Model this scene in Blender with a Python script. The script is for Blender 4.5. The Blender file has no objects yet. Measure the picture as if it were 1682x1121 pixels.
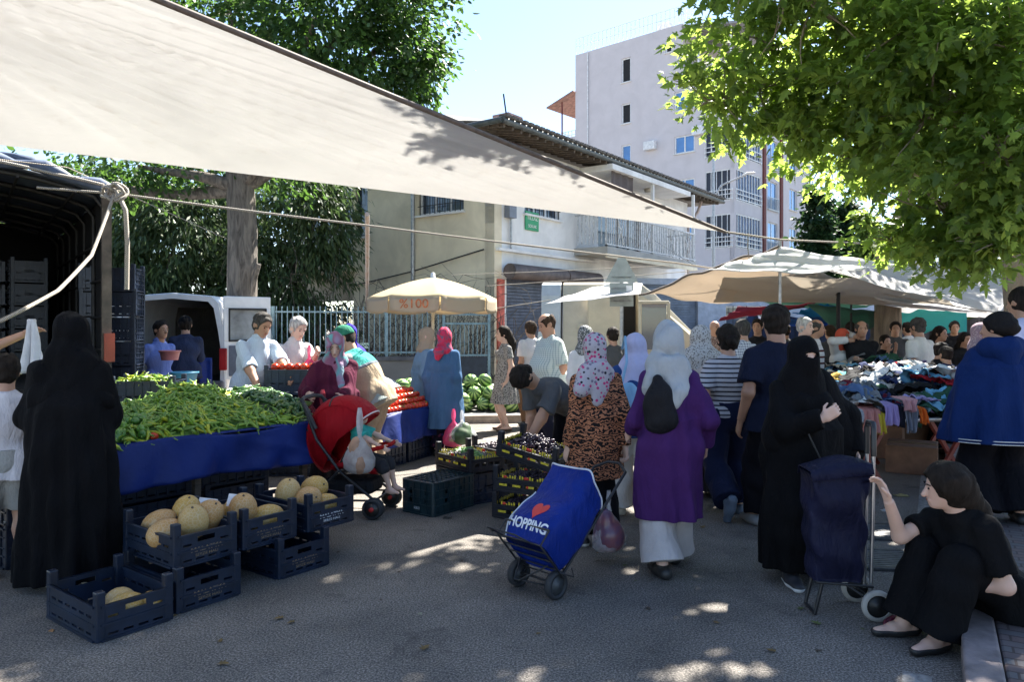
import bpy, bmesh, math, random
import numpy as np
from mathutils import Vector, Matrix, Euler
R = math.radians
rnd = random.Random(7)
scene = bpy.context.scene
COL = scene.collection
F, HZ, CAM = 1215.0, 537.0, 1.6

def P(px, py, Y):
    return Vector(((px - 841) / F * Y, Y, CAM + (HZ - py) / F * Y))
def G(px, py, z=0.0):
    return P(px, py, (CAM - z) * F / (py - HZ))

# ---------------- camera
cd = bpy.data.cameras.new('camera'); cam = bpy.data.objects.new('camera', cd); COL.objects.link(cam)
cam.location = (0, 0, CAM); cam.rotation_euler = (R(90), 0, 0)
cd.sensor_width = 36; cd.lens = 36 * F / 1682; cd.shift_y = -23.5 / 1682
cd.clip_start = 0.1; cd.clip_end = 3000
scene.camera = cam
# ---------------- light
SUN_AZ, SUN_EL = 33.0, 50.0
w = bpy.data.worlds.new('World'); scene.world = w; w.use_nodes = True
nt = w.node_tree; bg = nt.nodes['Background']; sky = nt.nodes.new('ShaderNodeTexSky')
sky.sky_type = 'NISHITA'; sky.sun_disc = False; sky.sun_elevation = R(SUN_EL); sky.sun_rotation = R(SUN_AZ)
sky.air_density = 1.0; sky.dust_density = 0.5; sky.ozone_density = 1.2; sky.altitude = 800
nt.links.new(sky.outputs[0], bg.inputs[0]); bg.inputs[1].default_value = 0.062
sd = bpy.data.lights.new('sun', 'SUN'); sd.energy = 5.0; sd.angle = R(0.6); sd.color = (1.0, 0.95, 0.86)
sun = bpy.data.objects.new('sun', sd); COL.objects.link(sun)
sdir = Vector((math.sin(R(SUN_AZ)) * math.cos(R(SUN_EL)), math.cos(R(SUN_AZ)) * math.cos(R(SUN_EL)), math.sin(R(SUN_EL))))
sun.rotation_euler = sdir.to_track_quat('Z', 'Y').to_euler(); sun.location = (10, 20, 30)
scene.view_settings.view_transform = 'Standard'; scene.view_settings.look = 'None'
scene.view_settings.exposure = 2.42; scene.view_settings.gamma = 1
scene.cycles.max_bounces = 8; scene.cycles.transparent_max_bounces = 8

# ---------------- naming and linking
def tag(o, label=None, cat=None, group=None, kind=None):
    if label: o['label'] = label
    if cat: o['category'] = cat
    if group: o['group'] = group
    if kind: o['kind'] = kind
    return o
def thing(name, label, cat, loc=(0, 0, 0), rz=0.0, group=None, sc=1.0):
    o = bpy.data.objects.new(name, None); COL.objects.link(o)
    o.location = loc; o.rotation_euler = (0, 0, rz); o.empty_display_size = 0.1
    if sc != 1.0: o.scale = (sc, sc, sc)
    return tag(o, label, cat, group)
def kids(o): return [c for c in bpy.data.objects if c.parent == o]
_ch = {}
def copy_tree(o, parent=None, loc=None, rz=None, label=None, group=None, rot=None):
    c = o.copy(); COL.objects.link(c); c.parent = parent
    for ch in list(_ch.get(o.name, [])):
        d = copy_tree(ch, c); _ch.setdefault(c.name, []).append(d)
    if loc is not None: c.location = loc
    if rz is not None: c.rotation_euler = (0, 0, rz)
    if rot is not None: c.rotation_euler = rot
    if label: c['label'] = label
    if group: c['group'] = group
    return c

class MB:
    def __init__(s): s.v = []; s.f = []; s.m = []; s.smooth = []
    def add(s, vs, fs, mi=0, sm=False):
        b = len(s.v); s.v.extend([tuple(v) for v in vs])
        for f in fs: s.f.append(tuple(b + i for i in f)); s.m.append(mi); s.smooth.append(sm)
        return s
    def box(s, c, size, rot=None, mi=0):
        c = Vector(c); hx, hy, hz = [a / 2 for a in size]
        vs = [Vector((x, y, z)) for x in (-hx, hx) for y in (-hy, hy) for z in (-hz, hz)]
        if rot is not None:
            M = rot if isinstance(rot, Matrix) else Euler(rot).to_matrix()
            vs = [M @ v for v in vs]
        vs = [v + c for v in vs]
        return s.add(vs, [(0, 1, 3, 2), (4, 6, 7, 5), (0, 4, 5, 1), (2, 3, 7, 6), (0, 2, 6, 4), (1, 5, 7, 3)], mi)
    def bar(s, a, b, w, h=None, mi=0, up=(0, 0, 1)):
        a = Vector(a); b = Vector(b); d = b - a; L = d.length
        if L < 1e-6: return s
        d.normalize(); u = Vector(up)
        if abs(d.dot(u)) > .98: u = Vector((0, 1, 0))
        x = d.cross(u).normalized(); u = x.cross(d)
        return s.box((a + b) / 2, (w, L, h or w), Matrix((x, d, u)).transposed(), mi)
    def tube(s, pts, r, n=8, mi=0, cap=True, flat=1.0):
        pts = [Vector(p) for p in pts]; m = len(pts)
        rs = r if isinstance(r, (list, tuple)) else [r] * m
        prev = None; rings = []
        for i, p in enumerate(pts):
            d = (pts[min(i + 1, m - 1)] - pts[max(i - 1, 0)])
            if d.length < 1e-9: d = Vector((0, 0, 1))
            d.normalize()
            if prev is None:
                a = Vector((0, 0, 1)) if abs(d.z) < .9 else Vector((1, 0, 0))
                x = d.cross(a).normalized()
            else:
                x = prev - d * prev.dot(d)
                x = x.normalized() if x.length > 1e-6 else d.orthogonal().normalized()
            prev = x; y = d.cross(x)
            rings.append([p + (x * math.cos(2 * math.pi * k / n) + y * math.sin(2 * math.pi * k / n) * flat) * rs[i] for k in range(n)])
        vs = [v for rg in rings for v in rg]; fs = []
        for i in range(m - 1):
            for k in range(n):
                k2 = (k + 1) % n
                fs.append((i * n + k, i * n + k2, (i + 1) * n + k2, (i + 1) * n + k))
        s.add(vs, fs, mi, True)
        if cap: s.add(rings[0], [tuple(range(n))[::-1]], mi); s.add(rings[-1], [tuple(range(n))], mi)
        return s
    def lathe(s, prof, c=(0, 0, 0), n=20, mi=0, axis=None, sm=True):
        c = Vector(c); M = Matrix.Identity(3) if axis is None else Vector(axis).to_track_quat('Z', 'Y').to_matrix()
        vs = []; fs = []
        for (r, z) in prof:
            for k in range(n):
                a = 2 * math.pi * k / n
                vs.append(c + M @ Vector((r * math.cos(a), r * math.sin(a), z)))
        for i in range(len(prof) - 1):
            for k in range(n):
                k2 = (k + 1) % n
                fs.append((i * n + k, i * n + k2, (i + 1) * n + k2, (i + 1) * n + k))
        return s.add(vs, fs, mi, sm)
    def ball(s, c, r, n=12, mi=0):
        r = r if isinstance(r, (tuple, list)) else (r, r, r)
        c = Vector(c); vs = []; fs = []; m = n // 2
        for i in range(m + 1):
            t = math.pi * i / m
            for k in range(n):
                a = 2 * math.pi * k / n
                vs.append(c + Vector((r[0] * math.sin(t) * math.cos(a), r[1] * math.sin(t) * math.sin(a), r[2] * math.cos(t))))
        for i in range(m):
            for k in range(n):
                k2 = (k + 1) % n
                fs.append((i * n + k, (i + 1) * n + k, (i + 1) * n + k2, i * n + k2))
        return s.add(vs, fs, mi, True)
    def grid(s, fn, nu, nv, mi=0, sm=True, th=0.0):
        vs = [fn(i / nu, j / nv) for j in range(nv + 1) for i in range(nu + 1)]
        W = nu + 1
        fs = [(j * W + i, j * W + i + 1, (j + 1) * W + i + 1, (j + 1) * W + i) for j in range(nv) for i in range(nu)]
        return s.add(vs, fs, mi, sm)
    def prism(s, poly, z0, z1, mi=0, M=None):
        n = len(poly); vs = [Vector((x, y, z)) for z in (z0, z1) for (x, y) in poly]
        if M is not None: vs = [M @ v for v in vs]
        fs = [tuple(range(n))[::-1], tuple(range(n, 2 * n))] + [(k, (k + 1) % n, n + (k + 1) % n, n + k) for k in range(n)]
        return s.add(vs, fs, mi)
    def build(s, name, mats, parent=None, loc=None, smooth=None, bevel=0, solid=0):
        me = bpy.data.meshes.new(name); me.from_pydata(s.v, [], s.f)
        if not isinstance(mats, (list, tuple)): mats = [mats]
        for m in mats: me.materials.append(m)
        if len(mats) > 1: me.polygons.foreach_set('material_index', s.m)
        sm = s.smooth if smooth is None else [smooth] * len(s.f)
        me.polygons.foreach_set('use_smooth', sm); me.update()
        return link(name, me, parent, loc, bevel, solid)
def link(name, me, parent=None, loc=None, bevel=0, solid=0):
    o = bpy.data.objects.new(name, me); COL.objects.link(o)
    if loc is not None: o.location = loc
    if parent is not None:
        o.parent = parent; _ch.setdefault(parent.name, []).append(o)
    if solid:
        md = o.modifiers.new('solidify', 'SOLIDIFY'); md.thickness = solid; md.offset = 0
    if bevel:
        md = o.modifiers.new('bevel', 'BEVEL'); md.width = bevel; md.segments = 2; md.limit_method = 'ANGLE'
    return o
def textmesh(name, body, size, mat, parent=None, M=None, extrude=.001, align='CENTER', bold=0.0, sx=1.0):
    cu = bpy.data.curves.new('lettering', 'FONT'); cu.body = body; cu.size = size; cu.extrude = extrude
    cu.align_x = align; cu.align_y = 'CENTER'; cu.offset = bold; cu.resolution_u = 3
    t = bpy.data.objects.new('lettering', cu)
    COL.objects.link(t); dg = bpy.context.evaluated_depsgraph_get(); dg.update()
    me = bpy.data.meshes.new_from_object(t.evaluated_get(dg)); bpy.data.objects.remove(t); bpy.data.curves.remove(cu)
    if sx != 1: me.transform(Matrix.Diagonal((sx, 1, 1, 1)))
    if M is not None: me.transform(M)
    me.materials.clear(); me.materials.append(mat)
    return link(name, me, parent)

# ---------------- materials
_mc = {}
class NT:
    def __init__(s, name):
        s.m = bpy.data.materials.new(name); s.m.use_nodes = True; s.t = s.m.node_tree; s.n = s.t.nodes; s.l = s.t.links
        s.b = s.n['Principled BSDF']; s.tc = s.n.new('ShaderNodeTexCoord')
    def new(s, kind, **kw):
        n = s.n.new('ShaderNode' + kind)
        for k, v in kw.items(): setattr(n, k, v)
        return n
    def link(s, a, b): s.l.new(a, b)
    def val(s, sock, v):
        if hasattr(v, 'is_linked') or isinstance(v, bpy.types.NodeSocket): s.l.new(v, sock)
        else: sock.default_value = v
    def noise(s, scale, detail=4, dist=0, rough=.6, vec=None, sc3=None):
        n = s.new('TexNoise'); n.inputs['Scale'].default_value = scale; n.inputs['Detail'].default_value = detail
        n.inputs['Distortion'].default_value = dist; n.inputs['Roughness'].default_value = rough
        s.link(s.mapped(sc3) if vec is None else vec, n.inputs['Vector']); return n.outputs['Fac']
    def mapped(s, sc3=None, rot=None):
        if sc3 is None and rot is None: return s.tc.outputs['Object']
        mp = s.new('Mapping'); s.link(s.tc.outputs['Object'], mp.inputs[0])
        if sc3: mp.inputs['Scale'].default_value = sc3
        if rot: mp.inputs['Rotation'].default_value = rot
        return mp.outputs[0]
    def math(s, op, a, b=0.0, c=0.0):
        n = s.new('Math', operation=op); s.val(n.inputs[0], a); s.val(n.inputs[1], b); s.val(n.inputs[2], c); return n.outputs[0]
    def ramp(s, fac, stops, interp='LINEAR'):
        n = s.new('ValToRGB'); s.link(fac, n.inputs[0]); cr = n.color_ramp; cr.interpolation = interp
        while len(cr.elements) < len(stops): cr.elements.new(.5)
        for e, (p, c) in zip(cr.elements, stops): e.position = p; e.color = c4(c)
        return n.outputs[0]
    def mix(s, fac, a, b):
        n = s.new('Mix', data_type='RGBA'); s.val(n.inputs[0], fac)
        s.val(n.inputs[6], c4(a) if not isinstance(a, bpy.types.NodeSocket) else a)
        s.val(n.inputs[7], c4(b) if not isinstance(b, bpy.types.NodeSocket) else b); return n.outputs[2]
    def bump(s, h, strength=.3, dist=.01):
        n = s.new('Bump'); s.link(h, n.inputs['Height']); n.inputs['Strength'].default_value = strength
        n.inputs['Distance'].default_value = dist; s.link(n.outputs[0], s.b.inputs['Normal']); return n
    def xyz(s, vec=None):
        n = s.new('SeparateXYZ'); s.link(vec or s.tc.outputs['Object'], n.inputs[0]); return n.outputs
def c4(c):
    if isinstance(c, (int, float)): return (c, c, c, 1)
    return tuple(c) + (1,) if len(c) == 3 else tuple(c)
def hexc(h):
    h = h.lstrip('#'); r = [int(h[i:i + 2], 16) / 255 for i in (0, 2, 4)]
    return tuple(((x + .055) / 1.055) ** 2.4 if x > .04045 else x / 12.92 for x in r)
def mul(c, k): return tuple(x * k for x in c[:3])
def mat(name, col, rough=.6, var=.15, vs=6, bump=.0, bs=30, bd=.01, metal=0, spec=.5, sheen=0, sc3=None, trans=0, two=None, coat=0):
    key = (name, tuple(col) if not isinstance(col, (int, float)) else col)
    if key in _mc: return _mc[key]
    t = NT(name); b = t.b
    c = c4(col)
    n = t.noise(vs, 5, .3, sc3=sc3)
    col2 = c4(two) if two else c4(mul(c, 1 - var * 1.6))
    colr = t.ramp(n, [(.3, col2), (.7, c4(tuple(min(1, x * (1 + var)) for x in c[:3])))])
    t.link(colr, b.inputs['Base Color'])
    b.inputs['Roughness'].default_value = rough; b.inputs['Metallic'].default_value = metal
    b.inputs['Specular IOR Level'].default_value = spec
    if sheen: b.inputs['Sheen Weight'].default_value = sheen
    if coat: b.inputs['Coat Weight'].default_value = coat
    if bump: t.bump(t.noise(bs, 4, .2, sc3=sc3), bump, bd)
    if trans: translucent(t, colr, trans)
    _mc[key] = t.m; return t.m
def translucent(t, colsock, fac):
    tr = t.new('BsdfTranslucent'); mx = t.new('MixShader'); t.val(tr.inputs[0], colsock); mx.inputs[0].default_value = fac
    t.link(t.b.outputs[0], mx.inputs[1]); t.link(tr.outputs[0], mx.inputs[2])
    t.link(mx.outputs[0], t.n['Material Output'].inputs[0])
def cloth(name, col, kind='plain', c2=None, c3=None, sc=1.0, rough=.85, var=.1, thin=0):
    key = (name, str(col), kind)
    if key in _mc: return _mc[key]
    t = NT(name); b = t.b; b.inputs['Roughness'].default_value = rough; b.inputs['Specular IOR Level'].default_value = .1
    base = c4(col)
    if kind == 'plain':
        colr = t.ramp(t.noise(5, 3), [(.3, mul(base, 1 - var)), (.7, tuple(min(1, x * (1 + var)) for x in base[:3]))])
    elif kind == 'stripes':      # breton stripes below the chest
        z = t.xyz()[2]; m = t.math('MODULO', z, .037 * sc); f = t.math('LESS_THAN', m, .012 * sc)
        zz = t.math('LESS_THAN', z, 1.335); f = t.math('MULTIPLY', f, zz)
        colr = t.mix(f, base, c2)
    elif kind == 'plaid':
        x = t.xyz(); a = t.math('LESS_THAN', t.math('PINGPONG', x[0], .012 * sc), .0035 * sc); c = t.math('LESS_THAN', t.math('PINGPONG', x[2], .012 * sc), .0035 * sc)
        f = t.math('ADD', t.math('MULTIPLY', a, .5), t.math('MULTIPLY', c, .5)); colr = t.mix(f, base, c2)
    elif kind == 'leopard':
        wv = t.new('TexWave', bands_direction='Z'); t.link(t.mapped((.8, .8, 1)), wv.inputs[0]); wv.inputs['Scale'].default_value = 12 * sc
        wv.inputs['Distortion'].default_value = 14; wv.inputs['Detail'].default_value = 2; wv.inputs['Detail Scale'].default_value = 2.2
        f = t.ramp(wv.outputs['Fac'], [(.44, 0), (.5, 1)]); colr = t.mix(f, base, c2)
    elif kind in ('floral', 'dots'):
        v = t.new('TexVoronoi'); t.link(t.mapped(), v.inputs['Vector']); v.inputs['Scale'].default_value = 45 * sc
        f = t.ramp(v.outputs['Distance'], [(.36, 1), (.44, 0)])
        if kind == 'floral':
            k = t.ramp(t.xyz(v.outputs['Color'])[0], [(0, c2), (.45, c3), (.62, (.02, .02, .03)), (.8, base)], 'CONSTANT')
            colr = t.mix(f, base, k)
        else: colr = t.mix(f, base, c2)
    elif kind == 'swirl':
        f = t.noise(3.2 * sc, 1, 1.8, .3)
        colr = t.ramp(f, [(.36, base), (.46, c2), (.52, c3), (.6, base), (.66, c2)])
    t.link(colr, b.inputs['Base Color'])
    h = t.math('ADD', t.noise(5, 4, .5, sc3=(1.7, 1.7, .6)), t.math('MULTIPLY', t.noise(140, 2), .05))
    t.bump(h, .75, .045)
    if thin: translucent(t, colr, thin)
    _mc[key] = t.m; return t.m
# ---------------- implicit surfaces (smooth bodies and cloth)
def V(*a): return np.array(a, dtype=np.float64)
def nrm(v):
    v = np.asarray(v, float); l = np.linalg.norm(v); return v / l if l > 1e-9 else v
class Field:
    def __init__(s, lo, hi, h):
        s.lo = np.array(lo, float); s.h = h
        s.n = (np.ceil((np.array(hi) - s.lo) / h)).astype(int) + 2
        s.D = np.full(s.n, .5, np.float32)
    def win(s, lo, hi):
        i0 = np.clip(np.floor((np.array(lo) - s.lo) / s.h).astype(int), 0, s.n - 1)
        i1 = np.clip(np.ceil((np.array(hi) - s.lo) / s.h).astype(int) + 1, 1, s.n)
        i1 = np.maximum(i1, i0 + 1)
        sl = tuple(slice(a, b) for a, b in zip(i0, i1))
        ax = [(s.lo[k] + s.h * np.arange(i0[k], i1[k])).astype(np.float32) for k in range(3)]
        return sl, ax[0][:, None, None], ax[1][None, :, None], ax[2][None, None, :]
    def un(s, sl, d, k):
        cur = s.D[sl]
        if k > 0:
            hh = np.clip(.5 + .5 * (cur - d) / k, 0, 1); s.D[sl] = cur * (1 - hh) + d * hh - k * hh * (1 - hh)
        else: s.D[sl] = np.minimum(cur, d)
    def cap(s, a, b, ra, rb, k=.02, flat=None, ff=1.0, end=False, sub=False):
        a = np.asarray(a, float); b = np.asarray(b, float); rm = max(ra, rb) * max(1, 1) + k + 2 * s.h
        sl, X, Y, Z = s.win(np.minimum(a, b) - rm, np.maximum(a, b) + rm)
        d = b - a; L2 = max(float(d @ d), 1e-9)
        px, py, pz = X - a[0], Y - a[1], Z - a[2]
        traw = (px * d[0] + py * d[1] + pz * d[2]) / L2; t = np.clip(traw, 0, 1)
        qx, qy, qz = px - d[0] * t, py - d[1] * t, pz - d[2] * t
        q2 = qx * qx + qy * qy + qz * qz
        if flat is not None:
            fl = nrm(flat); w = qx * fl[0] + qy * fl[1] + qz * fl[2]
            q2 = q2 + w * w * (1 / ff ** 2 - 1)
        dist = np.sqrt(q2) - (ra + (rb - ra) * t)
        if flat is not None: dist = dist * (ff if ff < 1 else 1) ** .5
        if end: dist = np.maximum(dist, (traw - 1) * math.sqrt(L2))
        if sub: s.D[sl] = np.maximum(s.D[sl], -dist)
        else: s.un(sl, dist, k)
    def ell(s, c, r, axes=None, k=.02, sub=False):
        c = np.asarray(c, float); r = np.asarray(r, float); rm = r.max() + k + 2 * s.h
        sl, X, Y, Z = s.win(c - rm, c + rm); px, py, pz = X - c[0], Y - c[1], Z - c[2]
        if axes is None: axes = np.eye(3)
        q = [(px * ax[0] + py * ax[1] + pz * ax[2]) for ax in axes]
        k0 = np.sqrt(sum((q[i] / r[i]) ** 2 for i in range(3))); k1 = np.sqrt(sum((q[i] / r[i] ** 2) ** 2 for i in range(3))) + 1e-6
        d = k0 * (k0 - 1) / k1
        if sub:
            kk = max(k, 1e-4); cur = s.D[sl]; hh = np.clip(.5 - .5 * (cur + d) / kk, 0, 1)
            s.D[sl] = cur * (1 - hh) + (-d) * hh + kk * hh * (1 - hh)
        else: s.un(sl, d, k)
    def half(s, p, n, win=None):          # keep the side opposite to n
        n = nrm(n); lo, hi = win if win else (s.lo, s.lo + s.h * s.n)
        sl, X, Y, Z = s.win(lo, hi); s.D[sl] = np.maximum(s.D[sl], (X - p[0]) * n[0] + (Y - p[1]) * n[1] + (Z - p[2]) * n[2])
    def frust(s, c0, c1, r0, r1, k=.03, folds=0, nf=9, seed=0, power=1.0):
        # elliptical cone from c0 (top) to c1 (bottom), radii pairs (x, y)
        c0 = np.asarray(c0, float); c1 = np.asarray(c1, float); m = max(r0 + r1) + k + .06
        sl, X, Y, Z = s.win(np.minimum(c0, c1) - (m, m, .0), np.maximum(c0, c1) + (m, m, .12))
        t = np.clip((c0[2] - Z) / (c0[2] - c1[2]), 0, 1); tp = t ** power
        x = X - (c0[0] + (c1[0] - c0[0]) * t); y = Y - (c0[1] + (c1[1] - c0[1]) * t)
        rx = r0[0] + (r1[0] - r0[0]) * tp; ry = r0[1] + (r1[1] - r0[1]) * tp
        rad = np.sqrt((x / rx) ** 2 + (y / ry) ** 2); d = (rad - 1) * np.minimum(rx, ry)
        if folds:
            th = np.arctan2(y, x)
            d = d + folds * tp * (np.sin(nf * th + seed + 2.2 * np.sin(2 * th + seed * 1.7) + 1.5 * t) * .7 + .5 * np.sin((nf * 2 + 1) * th + seed * 3 - 2 * t))
        d = d + np.clip(Z - c0[2], 0, 1) * .9
        s.un(sl, d, k)
    def wrinkle(s, amp, seed=0, fr=(28, 28, 11), n=4):
        rr = np.random.RandomState(seed + 11)
        sl, X, Y, Z = s.win(s.lo, s.lo + s.h * s.n)
        w = 0
        for i in range(n):
            kv = rr.randn(3) * np.array(fr) * .8; ph = rr.rand() * 6.28
            k2 = rr.randn(3) * np.array(fr) * .35
            w = w + np.sin(kv[0] * X + kv[1] * Y + kv[2] * Z + ph + 1.3 * np.sin(k2[0] * X + k2[1] * Y + k2[2] * Z))
        s.D += (amp * 1.35 / math.sqrt(n) * w).astype(np.float32)
    def mesh(s, name, offset=None):
        D = s.D
        D[0] = D[-1] = .1; D[:, 0] = .1; D[:, -1] = .1; D[:, :, 0] = .1; D[:, :, -1] = .1
        S = D < 0
        c = np.zeros(tuple(s.n - 1), np.int8)
        for i in (0, 1):
            for j in (0, 1):
                for k in (0, 1):
                    c += S[i:s.n[0] - 1 + i, j:s.n[1] - 1 + j, k:s.n[2] - 1 + k]
        act = (c > 0) & (c < 8); ii, jj, kk = np.nonzero(act); nv = len(ii)
        idx = np.full(act.shape, -1, np.int64); idx[ii, jj, kk] = np.arange(nv)
        acc = np.zeros((nv, 3)); cnt = np.zeros(nv)
        for ax in range(3):
            o1, o2 = [a for a in range(3) if a != ax]
            for p in (0, 1):
                for q in (0, 1):
                    off = [0, 0, 0]; off[o1] = p; off[o2] = q
                    a = D[ii + off[0], jj + off[1], kk + off[2]]; o = off[:]; o[ax] = 1
                    b = D[ii + o[0], jj + o[1], kk + o[2]]
                    m = (a < 0) != (b < 0); t = np.where(m, a / np.where(m, a - b, 1), 0)
                    pos = np.zeros((nv, 3)); pos[:, o1] = p; pos[:, o2] = q; pos[:, ax] = t
                    acc[m] += pos[m]; cnt[m] += 1
        vs = (np.stack([ii, jj, kk], 1) + acc / cnt[:, None]) * s.h + s.lo
        quads = []
        for ax in range(3):
            o1, o2 = [(1, 2), (2, 0), (0, 1)][ax]
            sa = [slice(None)] * 3; sb = [slice(None)] * 3; sa[ax] = slice(0, -1); sb[ax] = slice(1, None)
            A = S[tuple(sa)]; B = S[tuple(sb)]; e = np.nonzero(A != B); fl = A[e]
            e = [x.copy() for x in e]; base = np.stack(e, 1); ok = (base[:, o1] > 0) & (base[:, o2] > 0)
            base = base[ok]; fl = fl[ok]
            def cell(d1, d2):
                g = base.copy(); g[:, o1] -= d1; g[:, o2] -= d2; return idx[g[:, 0], g[:, 1], g[:, 2]]
            q = np.stack([cell(1, 1), cell(0, 1), cell(0, 0), cell(1, 0)], 1)
            q[~fl] = q[~fl][:, ::-1]; quads.append(q)
        q = np.concatenate(quads); q = q[(q >= 0).all(1)]
        if offset is not None: vs = vs - np.asarray(offset)
        me = bpy.data.meshes.new(name); me.vertices.add(nv); me.vertices.foreach_set('co', vs.astype(np.float32).ravel())
        me.loops.add(len(q) * 4); me.loops.foreach_set('vertex_index', q.astype(np.int32).ravel())
        me.polygons.add(len(q)); me.polygons.foreach_set('loop_start', np.arange(len(q), dtype=np.int32) * 4)
        me.polygons.foreach_set('loop_total', np.full(len(q), 4, np.int32))
        me.update(calc_edges=True); me.polygons.foreach_set('use_smooth', np.ones(len(q), bool)); me.validate()
        return me
    def obj(s, name, mt, parent=None):
        me = s.mesh(name); me.materials.append(mt); return link(name, me, parent)

def ik(a, b, l1, l2, pole):
    a = np.asarray(a, float); b = np.asarray(b, float); d = b - a; L = np.linalg.norm(d); u = nrm(d)
    if L > (l1 + l2) * .998: b = a + u * (l1 + l2) * .998; L = (l1 + l2) * .998
    x = (l1 * l1 - l2 * l2 + L * L) / (2 * L); y = math.sqrt(max(l1 * l1 - x * x, 0))
    p = np.asarray(pole, float); p = p - u * (p @ u); return a + u * x + nrm(p) * y, b
def rodr(v, ax, a):
    ax = nrm(ax); v = np.asarray(v, float)
    return v * math.cos(a) + np.cross(ax, v) * math.sin(a) + ax * (ax @ v) * (1 - math.cos(a))

def skeleton(H=1.7, sex='m', lean=0, side=0, twist=0, pel=None, pelf=0.0, hands=None, feet=None, yaw=0, pitch=0, poles=None, knees=None, hn=None, **kw):
    J = {'H': H, 'sex': sex}; q = H / 1.72
    pz = (.525 if pel is None else pel) * H
    Pv = V(0, -pelf, pz); la = R(lean)
    u = nrm(V(math.sin(R(side)), -math.sin(la), math.cos(la))); f = nrm(V(0, -math.cos(la), -math.sin(la)))
    s = np.cross(u, f) * -1
    s = nrm(s); s = s if s[0] > 0 else -s
    s2 = rodr(s, u, R(twist)); f2 = rodr(f, u, R(twist))
    J.update(P=Pv, u=u, f=f, s=s, s2=s2, f2=f2)
    J['C'] = Pv + u * .17 * H; J['S'] = Pv + u * .285 * H
    ub = nrm(u * .55 + V(0, 0, 1) * .45 + f * .10) if lean < 60 else nrm(u * .8 + V(0, 0, .2))
    J['N'] = J['S'] + u * .005 * H
    Hc = J['S'] + ub * .110 * H + f2 * .012 * H
    J['Hc'] = Hc
    hf = nrm(V(f2[0], f2[1], 0) if lean < 60 else f2); hu = nrm(ub * .3 + V(0, 0, 1) * .7) if lean < 60 else ub
    hf = nrm(hf - hu * (hf @ hu)); hs = np.cross(hu, hf) * -1; hs = hs if hs @ s2 > 0 else -hs
    hf = rodr(hf, hu, R(yaw)); hs = rodr(hs, hu, R(yaw))
    ax = hs; sgn = 1
    hf2 = hf * math.cos(R(pitch)) - hu * math.sin(R(pitch)); hu2 = hu * math.cos(R(pitch)) + hf * math.sin(R(pitch))
    J.update(hf=hf2, hu=hu2, hs=hs)
    sw = (.102 if sex == 'm' else .090) * H
    hands = hands or {}; feet = feet or {}; poles = poles or {}; knees = knees or {}
    for k, sg in (('L', 1), ('R', -1)):
        sh = J['S'] + s2 * sg * sw - u * .034 * H
        wr = hands.get(k, 'down')
        if isinstance(wr, str): wr = sh + V(sg * .025 * H, -.02 * H, -.305 * H)
        pole = poles.get(k, V(sg * .35, .8, -.6))
        el, wr = ik(sh, wr, .17 * H, .148 * H, pole)
        J['sh' + k] = sh; J['el' + k] = el; J['wr' + k] = wr
        hp = Pv + s * sg * .052 * H - u * .012 * H
        ft = feet.get(k, (sg * .06 * H, 0)); an = V(ft[0], ft[1], (ft[2] if len(ft) > 2 else 0) + .045 * H)
        kn, an = ik(hp, an, .247 * H, .243 * H, knees.get(k, V(sg * .1, -1, 0)))
        J['hp' + k] = hp; J['kn' + k] = kn; J['an' + k] = an
        fd = V(ft[3], ft[4], ft[5]) if len(ft) > 5 else V(sg * .15, -1, 0); J['fd' + k] = nrm(fd)
    J['hn'] = hn or {}
    return J

def f_torso(Fl, J, g=0.0, w=1.0, k=.04, gf=0):
    H = J['H']; q = H / 1.72; u, s, f, s2, f2 = J['u'], J['s'], J['f'], J['s2'], J['f2']
    fem = J['sex'] != 'm'
    Fl.cap(J['P'] - s * .07 * q, J['P'] + s * .07 * q, .115 * q * w + g, .115 * q * w + g, k, f, .92)
    Fl.cap(J['P'] + u * .02 * H + f * .01, J['C'], (.132 if not fem else .122) * q * w + g, (.138 if not fem else .12) * q * w + g, .03, f, .84)
    Fl.cap(J['C'] - s2 * .055 * q, J['C'] + s2 * .055 * q, .125 * q * (w * .5 + .5) + g, .125 * q * (w * .5 + .5) + g, k, f2, .84)
    top = J['S'] - u * .03 * H
    for sg in (-1, 1): Fl.cap(J['S'] - u * .016 * H, J['S'] + s2 * sg * (.135 if not fem else .115) * q - u * .044 * H, .056 * q + g, .048 * q + g * .8, .02, f2, .9)
    Fl.cap(J['C'], J['S'] - u * .03 * H, .115 * q + g, .085 * q + g, k, f2, .85)
    if w > 1.1: Fl.ell(J['P'] + u * .09 * H + f * .07 * w * q, (.13 * w * q + g, .10 * w * q + g, .13 * q + g), None, .05)
    if J['sex'] == 'f':
        for sg in (-1, 1): Fl.ell(J['C'] + u * .03 * H + s2 * sg * .07 * q + f2 * .085 * q, (.06 * q + g,) * 3, None, .05)
def f_arm(Fl, J, k, g=0.0, frac=1.0, kk=.03, bell=0, start=0.0):
    q = J['H'] / 1.72; sh, el, wr = J['sh' + k], J['el' + k], J['wr' + k]; w = J.get('aw', 1.0)
    fs = frac * 2
    a = sh; t = min(fs, 1); b = sh + (el - sh) * t
    r1 = .050 * q * w + g * .8; r2 = (.050 - .008 * t) * q * w + g * (1 + bell) + (.012 if fs < 1 else 0)
    Fl.cap(a, b, r1, r2, kk, end=(fs < 1))
    if fs > 1:
        t = min(fs - 1, 1); Fl.cap(el, el + (wr - el) * t, .042 * q * w + g * (1 + bell), (.041 - .013 * t) * q * w + g * (1 + bell * 2), kk, end=True if frac < 1.2 else False)
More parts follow.
